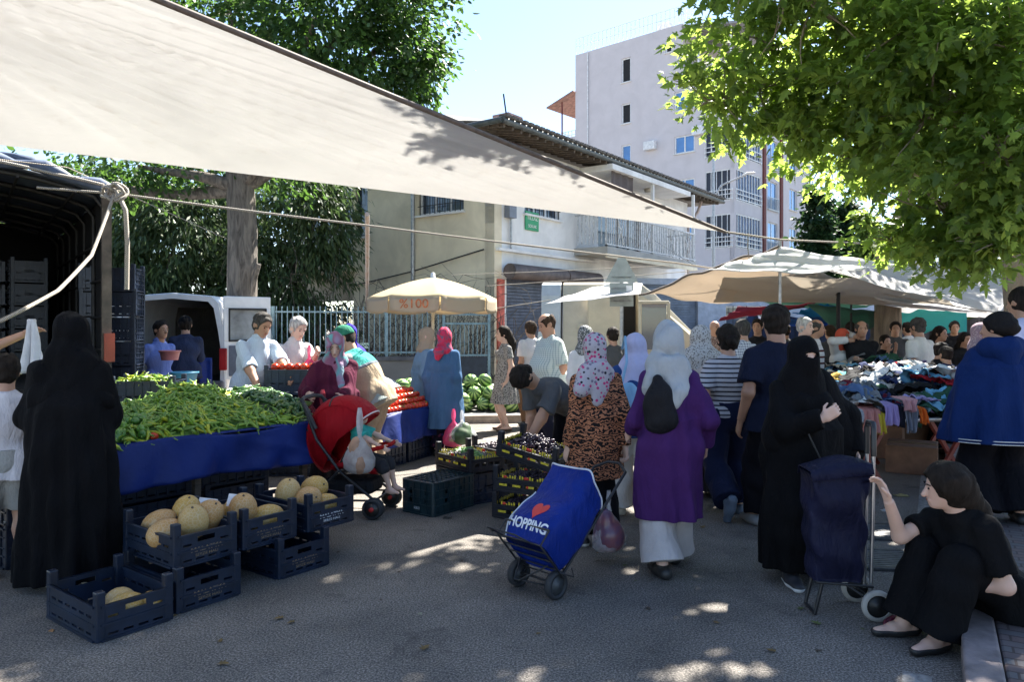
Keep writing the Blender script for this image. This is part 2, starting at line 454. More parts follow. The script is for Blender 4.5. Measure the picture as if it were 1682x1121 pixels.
def f_hand(Fl, J, k, curl=.35):
    q = J['H'] / 1.72; wr, el = J['wr' + k], J['el' + k]; sg = 1 if k == 'L' else -1
    hd = J['hn'].get(k, {}); d = nrm(hd.get('dir', wr - el)); n = hd.get('n', V(-sg, 0, 0)); curl = hd.get('curl', curl)
    n = nrm(n - d * (n @ d)); sd = np.cross(d, n); 
    if 'thumb' in hd:
        if sd @ hd['thumb'] < 0: sd = -sd
    elif sd[1] > 0: sd = -sd       # thumb towards the front
    rm = max(.0088 * q, Fl.h * .75)
    Fl.cap(wr, wr + d * .02 * q, .027 * q, .03 * q, .01, n, .65)
    Fl.cap(wr + d * .03 * q - sd * .016 * q, wr + d * .085 * q - sd * .016 * q, .024 * q, .026 * q, .012, n, .5)
    Fl.cap(wr + d * .03 * q + sd * .016 * q, wr + d * .085 * q + sd * .016 * q, .024 * q, .026 * q, .012, n, .5)
    for i, (o, L) in enumerate(((.031, .074), (.0105, .084), (-.0105, .078), (-.031, .060))):
        p = wr + (d * .092 + sd * o) * q; dd = d.copy(); a = curl * (1 + .12 * i)
        dd = nrm(dd * math.cos(a * .5) + n * math.sin(a * .5)); ang = a * .5
        for j, fr in enumerate((.46, .30, .24)):
            p2 = p + dd * L * fr * q; r = rm * (1 - .08 * j); Fl.cap(p, p2, r, r * .94, .003)
            p = p2; ang += a * (1.0 if j == 0 else .8); dd = nrm(d * math.cos(ang) + n * math.sin(ang))
    p = wr + (d * .03 + sd * .03) * q; dd = nrm(d * .65 + sd * .62 + n * .45)
    p2 = p + dd * .042 * q; Fl.cap(p, p2, rm * 1.25, rm * 1.1, .008); dd = nrm(d * .9 + sd * .15 + n * .5); Fl.cap(p2, p2 + dd * .034 * q, rm * 1.1, rm * .9, .004)
def f_leg(Fl, J, k, g=0.0, frac=1.0, kk=.03, wide=0.0, end=True):
    q = J['H'] / 1.72; hp, kn, an = J['hp' + k], J['kn' + k], J['an' + k]; w = J.get('lw', 1.0)
    fs = frac * 2; t = min(fs, 1)
    Fl.cap(hp, hp + (kn - hp) * t, .086 * q * w + g, (.086 - .032 * t) * q * w + g + wide * .25, kk, end=(fs < 1 and end))
    if fs > 1:
        t = min(fs - 1, 1.1); mid = kn + (an - kn) * min(.35, t)
        Fl.cap(kn, mid, .055 * q * w + g + wide * .25, .056 * q * w + g + wide * .5, kk)
        Fl.cap(mid, kn + (an - kn) * t,   .056 * q * w + g + wide * .5, .036 * q + g + wide, kk, end=end)
def f_foot(Fl, J, k, g=0.0, kk=.015):
    q = J['H'] / 1.72; an = J['an' + k]; fd = J['fd' + k]; up = nrm(np.cross(fd, np.cross(V(0, 0, 1), fd)))
    hu = V(0, 0, 1) if abs(fd[2]) < .3 else up
    b = an - hu * .04 * q
    Fl.cap(b - fd * .05 * q, b + fd * .06 * q, .036 * q + g, .04 * q + g, kk)
    Fl.cap(b + fd * .06 * q, b + fd * .155 * q - hu * .008, .038 * q + g, .028 * q + g, kk, hu, .8)
    Fl.cap(an, b + fd * .03 * q, .038 * q + g, .04 * q + g, kk)
def f_head(Fl, J):
    q = J['H'] / 1.72
    q *= 1.06
    if J['sex'] == 'c': q = q * 1.05 + .03
    hc, f, u, s = J['Hc'], J['hf'], J['hu'], J['hs']; J['hq'] = q
    ax = (s, f, u)
    Fl.cap(J['N'] - J['u'] * .02, hc - u * .03 * q - f * .015, .062 * q * J.get('nw', 1), .054 * q * J.get('nw', 1), .03)
    Fl.ell(hc + u * .022 * q - f * .008 * q, (.076 * q, .095 * q, .092 * q), ax, .02)
    Fl.ell(hc + f * .028 * q - u * .035 * q, (.058 * q, .062 * q, .078 * q), ax, .03)
    Fl.ell(hc + f * .062 * q - u * .088 * q, (.026 * q, .024 * q, .02 * q), ax, .03)
    for sg in (-1, 1):
        Fl.ell(hc + f * .098 * q + s * sg * .031 * q + u * .004 * q, (.019 * q, .013 * q, .013 * q), ax, .012, sub=True)
        Fl.ell(hc + f * .072 * q + s * sg * .031 * q + u * .003 * q, (.0155 * q, .014 * q, .012 * q), ax, .004)
        Fl.ell(hc + s * sg * .078 * q - u * .008 * q - f * .012 * q, (.010 * q, .020 * q, .032 * q), ax, .008)
    Fl.cap(hc + f * .088 * q + u * .002 * q, hc + f * .108 * q - u * .036 * q, .008 * q, .014 * q, .014)
    Fl.cap(hc + f * .086 * q - u * .062 * q - s * .018 * q, hc + f * .086 * q - u * .062 * q + s * .018 * q, .0085 * q, .0085 * q, .008)

def bounds(J, m=.2, lo=None, hi=None):
    pts = np.array([v for k, v in J.items() if isinstance(v, np.ndarray) and len(v) == 3 and k not in ('u', 'f', 's', 's2', 'f2', 'hf', 'hu', 'hs', 'fdL', 'fdR')])
    a = pts.min(0) - m; b = pts.max(0) + m; a[2] = min(a[2], -.02); return a, b
def fields(J, h, m=.2): a, b = bounds(J, m); return Field(a, b, h)

def M_skin(t='mid'):
    c = {'mid': (.50, .28, .19), 'light': (.62, .40, .31), 'dark': (.36, .19, .12), 'tan': (.44, .24, .15)}[t]
    if ('skin', t) in _mc: return _mc[('skin', t)]
    T = NT('skin_' + t); n = T.noise(9, 4); T.link(T.ramp(n, [(.3, mul(c, .86)), (.7, c)]), T.b.inputs['Base Color'])
    T.b.inputs['Roughness'].default_value = .5; T.b.inputs['Subsurface Weight'].default_value = .12; T.b.inputs['Subsurface Radius'].default_value = (.02, .008, .005)
    T.bump(T.noise(220, 2), .12, .004); _mc[('skin', t)] = T.m; return T.m
def M_hair(c):
    return mat('hair', c, .75, .4, 45, .8, 110, .008, sc3=(1, 1, .22), spec=.15)

def person(label, loc, rz, H=1.7, skin='mid', h=.010, items=(), face=False, group=None, seed=1, aw=1.0, lw=1.0, nw=1.0, sc=1.0, **pose):
    root = thing('person', label, 'person', loc, R(rz), group, sc)
    J = skeleton(H, **pose); J['aw'] = aw; J['lw'] = lw; J['nw'] = nw; w = pose.get('girth', 1.0)
    Fb = fields(J, h); f_torso(Fb, J, -.012, w)
    for k in 'LR':
        f_arm(Fb, J, k); f_hand(Fb, J, k); f_leg(Fb, J, k, end=False); f_foot(Fb, J, k)
    f_head(Fb, J); Fb.obj('body', M_skin(skin), root)
    q = J['hq']; hc, hf, hu, hs = J['Hc'], J['hf'], J['hu'], J['hs']; ax = (hs, hf, hu)
    if face:
        dk = mat('eye_dark', (.015, .01, .008), .25, 0); bw = M_hair(face if isinstance(face, tuple) else (.02, .014, .01))
        lip = mat('lip', (.36, .13, .10), .5)
        for sg in (-1, 1):
            mb = MB(); c = hc + hf * .0865 * q + hs * sg * .031 * q + hu * .003 * q; mb.ball(c, .0065 * q, 8); mb.build('eye', dk, root)
            mb = MB(); a = hc + hf * .094 * q + hu * .021 * q
            mb.tube([a + hs * sg * .014 * q, a + hs * sg * .03 * q + hu * .005 * q, a + hs * sg * .047 * q - hf * .014 * q], [.003 * q, .0038 * q, .002 * q], 6); mb.build('eyebrow', bw, root)
        if not pose.get('nomouth'):
            mb = MB(); a = hc + hf * .0945 * q - hu * .0625 * q
            mb.tube([a - hs * .022 * q - hf * .008 * q, a, a + hs * .022 * q - hf * .008 * q], [.002 * q, .0048 * q, .002 * q], 6); mb.build('mouth', lip, root)
    for it in items:
        kind, mt, p = it[0], it[1], (it[2] if len(it) > 2 else {})
        g = p.get('g', .016); nm = p.get('name', kind); Fg = fields(J, p.get('h', h), .34 if kind in ('dress', 'skirt') else .2); sd = seed * 7 + len(kind)
        u, f, s = J['u'], J['f'], J['s']
        if kind in ('top', 'dress'):
            f_torso(Fg, J, g, w)
            hem = p.get('hem', .12)
            arms = lambda: [f_arm(Fg, J, k, g + p.get('sg', 0), p.get('sleeve', .3), bell=p.get('bell', 0)) for k in p.get('arms', 'LR')]
            if kind == 'dress': arms()
            if kind == 'top':
                b = J['P'] - u * hem; rr = .135 * (H / 1.72) * w + g + p.get('flare', .012)
                for sx in (-.078, .078): Fg.cap(J['P'] + s * sx, b - u * .04 + s * sx, .12 * (H / 1.72) * w + g, rr, .04, f, .86)
                Fg.half(b, -u, (b - (.45, .45, .3 + abs(u[1]) * .3), b + (.45, .45, .3)))
                nk = J['N'] + J['u'] * (.028 if not p.get('collar') else .045) * H
                Fg.half(nk, nrm(J['u'] + J['f'] * -.35), (nk - (.12, .12, .02), nk + (.12, .12, .25)))
                arms(); Fg.wrinkle(p.get('wr', .0045), sd)
            else:
                zt = J['P'][2] + p.get('waist', .10) * H; zb = p['z']; rb = p['r']; r0 = p.get('r0', (.15, .125))
                pc = J['P'] + u * p.get('waist', .10) * H; fc = (J['anL'] + J['anR']) / 2; fc = p.get('foot', fc)
                Fg.frust((pc[0], pc[1], pc[2]), (fc[0], fc[1], zb - .04), tuple(x + g for x in r0), rb, .05, p.get('fold', .02), p.get('nf', 9), sd, p.get('pow', .8))
                for k in 'LR': f_leg(Fg, J, k, g + p.get('lg', .014), 1.0 if zb < .3 else .62, .05, end=False)
                Fg.wrinkle(p.get('wr', .004), sd)
                Fg.half((0, 0, zb), (0, 0, -1))
        elif kind == 'skirt':
            pc = J['P'] + u * .06 * H; fc = (J['anL'] + J['anR']) / 2
            Fg.frust((pc[0], pc[1], pc[2]), (fc[0], fc[1], p['z'] - .04), p.get('r0', (.15, .13)), p['r'], .05, p.get('fold', .02), p.get('nf', 9), sd, .8)
            Fg.half((0, 0, p['z']), (0, 0, -1)); Fg.wrinkle(.003, sd)
        elif kind in ('trousers', 'shorts'):
            Fg.cap(J['P'] - s * .065, J['P'] + s * .065, .113 * (H / 1.72) * w + g, .113 * (H / 1.72) * w + g, .03, f, .9)
            Fg.cap(J['P'], J['P'] + u * .05 * H, .12 * (H / 1.72) * w + g, .118 * (H / 1.72) * w + g, .03, f, .85)
            top = J['P'] + u * p.get('rise', .055) * H; Fg.half(top, u, (top - (.3, .3, .02), top + (.3, .3, .3)))
            for k in 'LR': f_leg(Fg, J, k, g, p.get('frac', .98), .03, p.get('wide', .01))
            Fg.wrinkle(.005, sd, (22, 22, 14))
        elif kind == 'shoes':
            for k in 'LR':
                a = J['an' + k]; Fg = Field(a - .30, a + .22, h); f_foot(Fg, J, k, p.get('g', .008)); Fg.half((0, 0, .002), (0, 0, -1)); fd = J['fd' + k]
                if abs(fd[2]) < .3: Fg.half(a + V(0, 0, p.get('top', .01)), (0, 0, 1))
                Fg.obj('shoe', mt, root)
            continue
        elif kind in ('hijab', 'niqab'):
            t = p.get('t', .016); 
            Fg.ell(hc + hu * .022 * q - hf * .010 * q, ((.076 + t) * q, (.095 + t) * q, (.092 + t) * q), ax, .02)
            Fg.ell(hc + hf * .022 * q - hu * .035 * q, ((.062 + t) * q, (.064 + t) * q, (.085 + t) * q), ax, .03)
            if p.get('back'): Fg.ell(hc - hf * .07 * q + hu * p['back'] * q, (.07 * q, .07 * q, .065 * q), ax, .03)
            Fg.cap(J['N'] + J['u'] * .0, hc - hu * .04 * q - hf * .02 * q, .092 * q, .078 * q, .04)
            cp = p.get('cape', .0)
            S = J['S']; Fg.cap(S - J['s2'] * .05 - J['u'] * .015, S + J['s2'] * .05 - J['u'] * .015, .088 * q, .088 * q, .05, J['f2'], .95)
            if cp > 0:
                for sg in (-1, 1): Fg.cap(S + J['s2'] * sg * .03 - J['u'] * .02, S + J['s2'] * sg * .12 - J['u'] * cp, .085, .10 + cp * .12, .05, J['f2'], .9)
                Fg.cap(S, S - J['u'] * cp + J['f2'] * .02, .13, .17 + cp * .1, .06, J['f2'], .85)
            if kind == 'niqab': Fg.ell(hc + hf * .045 * q - hu * .045 * q, (.062 * q, .082 * q, .10 * q), ax, .03)
            for tl in p.get('tails', ()):
                Fg.cap(S + V(*tl[0]), S + V(*tl[1]), tl[2], tl[3], .03, V(*tl[4]) if len(tl) > 4 else None, .45)
            Fg.wrinkle(p.get('wr', .0045), sd, (30, 30, 16))
            if kind == 'hijab':
                Fg.ell(hc + hf * .098 * q - hu * .022 * q, (.050 * q, .052 * q, .078 * q), ax, .008, sub=True)
            else:
                Fg.ell(hc + hf * .12 * q + hu * .006 * q, (.052 * q, .056 * q, .0185 * q), ax, .003, sub=True)
        elif kind == 'hair':
            t = p.get('t', .012); st = p.get('style', 'short')
            Fg.ell(hc + hu * (.026 + p.get('up', 0)) * q - hf * .012 * q, ((.078 + t) * q, (.094 + t) * q, (.092 + t) * q), ax, .01)
            Fg.ell(hc - hf * .04 * q - hu * .03 * q, ((.058 + t) * q, (.05 + t) * q, (.055 + t) * q), ax, .02)
            if st == 'long':
                L = p.get('L', .45); bk = nrm(V(J['f'][0], J['f'][1], 0)) * -1; sg = p.get('side', 0)
                a = hc - hf * .06 * q; c = J['S'] + bk * .11 * q + J['s2'] * sg; Fg.cap(a, c, .075 * q, .075 * q, .03); Fg.cap(c, c - V(0, 0, L), .078 * q, .045 * q, .03, bk, .5)
            if st == 'bun': Fg.ell(hc - hf * .115 * q + hu * p.get('bz', .01) * q, (.05 * q, .045 * q, .05 * q), ax, .012)
            if st == 'thick': Fg.ell(hc + hu * .055 * q - hf * .02 * q, (.088 * q, .098 * q, .085 * q), ax, .02)
            Fg.wrinkle(.0045, sd, (75, 75, 60))
            hl = p.get('line', -.012)
            Fg.ell(hc + hf * .105 * q + hu * (hl) * q, (.078 * q, .085 * q, .088 * q), ax, .006, sub=True)
            for sg in (-1, 1): Fg.ell(hc + hs * sg * .09 * q - hu * .015 * q + hf * .012 * q, (.026 * q, .026 * q, .032 * q), ax, .006, sub=True) if st != 'long' else None
            if st == 'bald':
                Fg.ell(hc + hu * .125 * q + hf * .02 * q, (.075 * q, .14 * q, .085 * q), ax, .01, sub=True)
        elif kind == 'cap':
            Fg.ell(hc + hu * .032 * q - hf * .006 * q, (.092 * q, .108 * q, .10 * q), ax, .01)
            Fg.half(hc + hu * .02 * q, -(hu - hf * .15), (hc - .2, hc + .2))
            b = hc + hf * .09 * q + hu * .03 * q; Fg.cap(b - hs * .035 * q, b + hs * .035 * q, .055 * q, .055 * q, .01, hu - hf * .1, .16)
        elif kind == 'turban':
            Fg.ell(hc + hu * .035 * q - hf * .02 * q, (.098 * q, .115 * q, .098 * q), ax, .01)
            Fg.ell(hc - hf * .085 * q + hu * p.get('bz', .0) * q, (.085 * q, .08 * q, .075 * q), ax, .03)
            Fg.wrinkle(.005, sd, (40, 40, 40))
            Fg.ell(hc + hf * .105 * q - hu * .03 * q, (.09 * q, .10 * q, .088 * q), ax, .006, sub=True)
        elif kind == 'collar':
            n0 = J['N'] + u * .022 * H; Fg.cap(n0 - f * .01, n0 + u * .012 * H - f * .006, .074 * q, .070 * q, .005)
            Fg.half(n0 + u * .02 * H + f * 0, u - f * .5, (n0 - .15, n0 + .2)); Fg.half(n0 - u * .012 * H, -u, (n0 - .15, n0 + .2))
        Fg.obj(nm, mt, root)
    return root, J
def wrist(root, J, k='L', off=(0, 0, 0)):       # world position of a hand's palm
    a = J['wr' + k]; d = nrm(J['hn'].get(k, {}).get('dir', a - J['el' + k])); p = Vector(a + d * .07 * J['H'] / 1.72) + Vector(off)
    return Matrix.Translation(root.location) @ Euler(root.rotation_euler).to_matrix().to_4x4() @ p
# ================= SETTING
RD = Vector((.496, .868, 0))            # direction of the street
# ---- ground
def asphalt():
    t = NT('asphalt'); b = t.b
    fine = t.noise(95, 3, 0, .8); big = t.noise(.9, 5, .4); mid = t.noise(9, 4)
    c = t.ramp(fine, [(.36, (.036, .032, .029)), (.5, (.135, .121, .107)), (.62, (.32, .29, .255))])
    st = t.ramp(big, [(.35, (.62, .62, .62)), (.65, (1.16, 1.14, 1.12))])
    n = t.new('Mix', data_type='RGBA', blend_type='MULTIPLY'); n.inputs[0].default_value = 1; t.link(c, n.inputs[6]); t.link(st, n.inputs[7])
    v = t.new('TexVoronoi', feature='DISTANCE_TO_EDGE'); t.link(t.tc.outputs['Object'], v.inputs[0]); v.inputs['Scale'].default_value = .55
    mp = t.new('VectorMath', operation='ADD'); nn = t.new('TexNoise'); nn.inputs['Scale'].default_value = 1.6; nn.inputs['Detail'].default_value = 6
    t.link(t.tc.outputs['Object'], nn.inputs[0]); t.link(t.tc.outputs['Object'], mp.inputs[0]); t.link(nn.outputs['Color'], mp.inputs[1]); t.link(mp.outputs[0], v.inputs[0])
    cr = t.ramp(v.outputs['Distance'], [(0, .55), (.006, .6), (.011, 1)])
    n2 = t.new('Mix', data_type='RGBA', blend_type='MULTIPLY'); n2.inputs[0].default_value = .22; t.link(n.outputs[2], n2.inputs[6]); t.link(cr, n2.inputs[7])
    sp = t.ramp(t.noise(2.6, 7, .9, .72), [(.56, 0), (.68, .6)]); sm = t.mix(sp, n2.outputs[2], (.035, .032, .03))
    sp2 = t.ramp(t.noise(5.5, 6, .5, .7), [(.66, 0), (.74, .4)]); sm = t.mix(sp2, sm, (.22, .20, .17)); t.link(sm, b.inputs['Base Color'])
    t.link(t.ramp(mid, [(.3, .72), (.7, .9)]), b.inputs['Roughness']); b.inputs['Specular IOR Level'].default_value = .35
    t.bump(t.math('ADD', fine, t.math('MULTIPLY', mid, .6)), .7, .006); return t.m
mb = MB(); nx, ny = 60, 60
mb.grid(lambda u, v: Vector(((u - .5) * 1400, (v - .2) * 1400, 0)), 8, 8, sm=False)
g = mb.build('road', asphalt()); tag(g, kind='structure')
def strip(name, c, x0, x1, l0, l1, z0, z1, m, d=RD):      # a slab along the street: c + right*x + d*l
    r = Vector((d.y, -d.x, 0)); c = Vector(c); p = [c + r * x + d * l for x, l in ((x0, l0), (x1, l0), (x1, l1), (x0, l1))]
    mb = MB(); vs = [Vector((q.x, q.y, z0)) for q in p] + [Vector((q.x, q.y, z1)) for q in p]
    mb.add(vs, [(0, 1, 2, 3)[::-1], (4, 5, 6, 7), (0, 1, 5, 4), (1, 2, 6, 5), (2, 3, 7, 6), (3, 0, 4, 7)])
    o = mb.build(name, m, bevel=.012); return tag(o, kind='structure')
def paving(name, c1, c2, sc):
    t = NT(name); b = t.b; br = t.new('TexBrick'); t.link(t.mapped(rot=(0, 0, R(30))), br.inputs[0]); br.inputs['Scale'].default_value = sc
    br.inputs['Color1'].default_value = c4(c1); br.inputs['Color2'].default_value = c4(c2); br.inputs['Mortar'].default_value = c4(mul(c1, .4)); br.inputs['Mortar Size'].default_value = .02
    n = t.new('Mix', data_type='RGBA', blend_type='MULTIPLY'); n.inputs[0].default_value = 1; t.link(br.outputs[0], n.inputs[6])
    t.link(t.ramp(t.noise(5, 6), [(.3, .6), (.7, 1.1)]), n.inputs[7]); t.link(n.outputs[2], b.inputs['Base Color']); b.inputs['Roughness'].default_value = .85
    t.bump(t.math('ADD', br.outputs['Fac'], t.math('MULTIPLY', t.noise(60), -.5)), -.4, .005); return t.m
kerbm = mat('kerb_stone', (.20, .165, .16), .85, .25, 9, .5, 60, .005)
K0 = Vector((2.07, 3.40, 0))
strip('kerb', K0, 0, .15, -6, 30, -.1, .125, kerbm)
strip('sidewalk', K0, .155, 7, -6, 30, -.1, .118, paving('paving_slabs', (.13, .085, .08), (.10, .10, .105), 3.4))
strip('road_marking', K0, -.24, -.12, -2, -.1, .0, .004, mat('worn_paint', (.34, .33, .31), .8, .1, 26, .6, 90, .006, two=(.115, .105, .095)))
strip('road_marking', K0, -.24, -.12, .9, 20, .0, .004, mat('worn_paint', (.34, .33, .31), .8, .1, 26, .6, 90, .006, two=(.115, .105, .095)))
# far left pavement with the watermelon kerb
KD = Vector((.995, .10, 0)).normalized()
K1 = Vector((-.9, 12.35, 0))
strip('kerb', K1, 0, .16, -18, 1.6, -.1, .13, mat('painted_kerb', (.36, .30, .25), .8, .3, 5, .4, 40), KD)
strip('pavement', K1, -8.0, -.005, -18, 1.55, -.1, .12, paving('grey_paving', (.25, .24, .23), (.20, .20, .20), 4), KD)
# drain grates
def grate(c, rz, label):
    t = thing('drain_grate', label, 'drain', c, rz, 'iron drain grates in the road')
    im = mat('cast_iron', (.09, .09, .09), .55, .3, 20, .3, metal=.5)
    mb = MB(); W, D_ = .62, .42
    for x in (-W / 2, W / 2): mb.box((x, 0, .012), (.04, D_, .02))
    for y in (-D_ / 2, D_ / 2): mb.box((0, y, .011), (W + .04, .04, .02))
    mb.build('frame', im, t, bevel=.003)
    mb = MB(); mb.box((0, 0, .004), (W - .04, D_ - .04, .004)); mb.build('pit', mat('pit', (.01, .01, .01), .9), t)
    mb = MB()
    for i in range(9): mb.box((0, -D_ / 2 + .045 + i * .0415, .013), (W - .05, .019, .012))
    mb.build('bars', mat('worn_grate', (.22, .22, .22), .45, .2, 20, metal=.6), t)
grate((2.77, 5.75, 0), R(-8), 'iron drain grate in the road, farther of the two grates left of the seated woman')
grate((2.50, 5.05, 0), R(-8), 'iron drain grate in the road, nearer of the two grates behind the dark trolley')
# ---- fence lines, walls
def plaster(name, col, dirty=.5, stain=(.25, .18, .12)):
    t = NT(name); b = t.b
    a = t.noise(1.1, 6, .6); s = t.noise(.9, 6, .4, sc3=(1, 1, .25)); f = t.noise(40, 3)
    c = t.ramp(a, [(.3, mul(col, 1 - .28 * dirty)), (.65, col)])
    m = t.ramp(s, [(.56, 0), (.78, .55 * dirty)]); colr = t.mix(m, c, stain)
    t.link(colr, b.inputs['Base Color']); b.inputs['Roughness'].default_value = .9; b.inputs['Specular IOR Level'].default_value = .2
    t.bump(t.math('ADD', f, t.math('MULTIPLY', a, 2)), .25, .01); return t.m
M_CREAM = plaster('cream_plaster', (.76, .67, .50), .9); M_WHITE = plaster('white_plaster', (.78, .77, .75), .8, (.3, .28, .26))
M_APT = plaster('apartment_render', (.62, .58, .60), .35, (.42, .38, .38))
M_CONC = plaster('concrete', (.24, .23, .22), 1)
M_GLASS = mat('window_glass', (.05, .07, .10), .06, .1, 1, spec=.9); M_GLASSB = mat('sky_glass', (.10, .22, .42), .08, .1, 1, spec=1, metal=.35)
M_DARK = mat('dark_inside', (.012, .012, .014), .8); M_PVC = mat('white_pvc', (.75, .75, .76), .35)
M_STEEL = mat('galvanised_steel', (.38, .39, .40), .42, .2, 14, metal=.7); M_RUST = mat('rusty_steel', (.26, .17, .13), .7, .3, 9, .3, two=(.40, .36, .34))
M_BLUEGREY = mat('faded_blue_paint', (.20, .30, .34), .6, .25, 12)
M_WOODD = mat('weathered_wood', (.10, .075, .055), .85, .35, 6, .5, 30, sc3=(1, 1, 8), two=(.03, .022, .018))

def wall_frame(o, d):       # returns function mapping (along, out, up) to world
    d = Vector(d).normalized(); n = Vector((d.y, -d.x, 0)); o = Vector(o)
    return (lambda a, out, z: o + d * a + n * out + Vector((0, 0, z))), Matrix((d, n, Vector((0, 0, 1)))).transposed()
def facade(name, fr, L, H, th, holes, m, parent, z0=0):      # wall with real openings; holes = (a0, a1, z0, z1)
    holes = [(h[0], h[1], h[2], min(h[3], H)) for h in holes if h[2] < H - .01]
    f, Mx = fr; xs = sorted({0, L} | {h[0] for h in holes} | {h[1] for h in holes}); zs = sorted({z0, H} | {h[2] for h in holes} | {h[3] for h in holes})
    vs = []; fs = []; idx = {}
    def vid(i, j, k):
        if (i, j, k) not in idx: idx[(i, j, k)] = len(vs); vs.append(f(xs[i], -th * k, zs[j]))
        return idx[(i, j, k)]
    solid = {}
    for i in range(len(xs) - 1):
        for j in range(len(zs) - 1):
            cx, cz = (xs[i] + xs[i + 1]) / 2, (zs[j] + zs[j + 1]) / 2
            solid[i, j] = not any(h[0] < cx < h[1] and h[2] < cz < h[3] for h in holes)
    for (i, j), sd in solid.items():
        if not sd: continue
        fs.append((vid(i, j, 0), vid(i + 1, j, 0), vid(i + 1, j + 1, 0), vid(i, j + 1, 0))); fs.append((vid(i, j, 1), vid(i, j + 1, 1), vid(i + 1, j + 1, 1), vid(i + 1, j, 1)))
        for di, dj, a, b in ((-1, 0, (i, j), (i, j + 1)), (1, 0, (i + 1, j + 1), (i + 1, j)), (0, -1, (i + 1, j), (i, j)), (0, 1, (i, j + 1), (i + 1, j + 1))):
            if not solid.get((i + di, j + dj), False): fs.append((vid(*a, 0), vid(*b, 0), vid(*b, 1), vid(*a, 1)))
    return MB().add(vs, fs).build(name, m, parent)
def window(fr, a0, a1, z0, z1, parent, glass=None, fm=None, div=2, depth=.12, sill=True, bars=0, fw=.06):
    f, Mx = fr; fm = fm or M_PVC; mb = MB()
    w_, h_ = a1 - a0, z1 - z0; cy = -depth
    for a in (a0 + fw / 2, a1 - fw / 2): mb.box(f(a, cy, (z0 + z1) / 2), (fw, .06, h_ - .004), Mx)
    for z in (z0 + fw / 2, z1 - fw / 2): mb.box(f((a0 + a1) / 2, cy, z), (w_ - 2 * fw, .055, fw), Mx)
    for i in range(1, div): mb.box(f(a0 + w_ * i / div, cy, (z0 + z1) / 2), (fw, .05, h_ - 2 * fw), Mx)
    wo = mb.build('window', fm, parent)
    MB().box(f((a0 + a1) / 2, cy - .01, (z0 + z1) / 2), (w_ - fw, .012, h_ - fw), Mx).build('pane', glass or M_GLASS, wo)
    if sill: MB().box(f((a0 + a1) / 2, .03, z0 - .03), (w_ + .12, .14, .05), Mx).build('sill', M_WHITE, wo)
    if bars:
        mb = MB()
        for i in range(bars): mb.box(f(a0 + w_ * (i + .5) / bars, .03, (z0 + z1) / 2), (.018, .018, h_), Mx)
        for z in (z0 + h_ * .2, z0 + h_ * .8): mb.box(f((a0 + a1) / 2, .03, z), (w_, .012, .02), Mx)
        mb.build('bars', M_DARK, wo)
    return wo
def railing(fr, a0, a1, z0, z1, out, parent, m, step=.12, name='railing', t=.018, rails=(0, 1)):
    f, Mx = fr; mb = MB()
    for r in rails: mb.box(f((a0 + a1) / 2, out, z0 + (z1 - z0) * r), (a1 - a0, .035, .035), Mx)
    n = max(2, int((a1 - a0) / step))
    for i in range(n + 1): mb.box(f(a0 + (a1 - a0) * i / n, out, (z0 + z1) / 2), (t, t, z1 - z0 - .03), Mx)
    return mb.build(name, m, parent)

# ---- old two storey house
Hc0 = Vector((-.44, 18.5, 0)); HD = Vector((.593, .805, 0)); HL = Vector((-.805, .593, 0))
house = thing('old_house', 'old two storey cream house with dark timber eaves, balcony and shuttered shops', 'house', Hc0)
ho = -Hc0
def fr_l(o, d): return wall_frame(Vector(o) + ho, d)
LR_ = 12.0
fR = fr_l(Hc0, HD); LL = 5.2
EZ = 6.3
facade('wall', fR, LR_, EZ, .3, [(.5, 2.7, .1, 2.85), (3.0, 4.3, .1, 2.85), (1.3, 3.0, 4.6, 5.8), (5.2, 8.1, 4.0, 6.0), (6.2, 9.4, .1, 2.9)], M_WHITE, house)
Hl0 = Hc0 + HL * LL
fL = fr_l(Hl0, -HL)
facade('wall', fL, LL, EZ, .3, [(2.6, 4.2, 4.6, 5.8), (.1, .6, 4.2, 5.8)], M_CREAM, house)
window(fL, 2.6, 4.2, 4.6, 5.8, house, bars=9, div=3)
window(fL, .1, .6, 4.2, 5.8, house, div=1, fm=M_DARK)
window(fR, 1.3, 3.0, 4.6, 5.8, house, bars=9, div=3)
window(fR, 5.2, 8.1, 4.0, 6.0, house, div=4, fm=M_WOODD)
# left wing set back with its own balcony
fW = fr_l(Hl0 + HL * 3.4 + Vector((.3, .55, 0)), -HL)
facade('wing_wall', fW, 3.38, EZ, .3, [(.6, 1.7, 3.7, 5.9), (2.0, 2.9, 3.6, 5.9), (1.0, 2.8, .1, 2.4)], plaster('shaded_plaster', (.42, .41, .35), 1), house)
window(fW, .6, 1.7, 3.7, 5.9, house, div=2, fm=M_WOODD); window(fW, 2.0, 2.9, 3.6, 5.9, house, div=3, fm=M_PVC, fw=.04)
MB().box(fW[0](1.9, .45, 3.3), (3.3, .9, .18), fW[1]).build('balcony', M_CREAM, house)
railing(fW, .3, 3.5, 3.4, 4.3, .85, house, M_STEEL, .11)
mb = MB()
def rshut(fr, a0, a1, z0, z1, parent, m, out=-.14):
    mb = MB(); f, Mx = fr; n = int((z1 - z0) / .085)
    for i in range(n):
        z = z0 + (i + .5) * (z1 - z0) / n; mb.box(f((a0 + a1) / 2, out, z), (a1 - a0 - .01, .03, .07), Mx)
    mb.box(f((a0 + a1) / 2, out - .03, (z0 + z1) / 2), (a1 - a0, .01, z1 - z0), Mx)
    return mb.build('roller_shutter', m, parent, bevel=.008)
M_SHUT = mat('shutter_blue', (.075, .085, .12), .45, .3, 5, metal=.4)
rshut(fR, .5, 2.7, .1, 2.85, house, M_SHUT); rshut(fR, 3.0, 4.3, .1, 2.85, house, M_SHUT); rshut(fR, 6.2, 9.4, .1, 2.9, house, M_SHUT)
f, Mx = fR
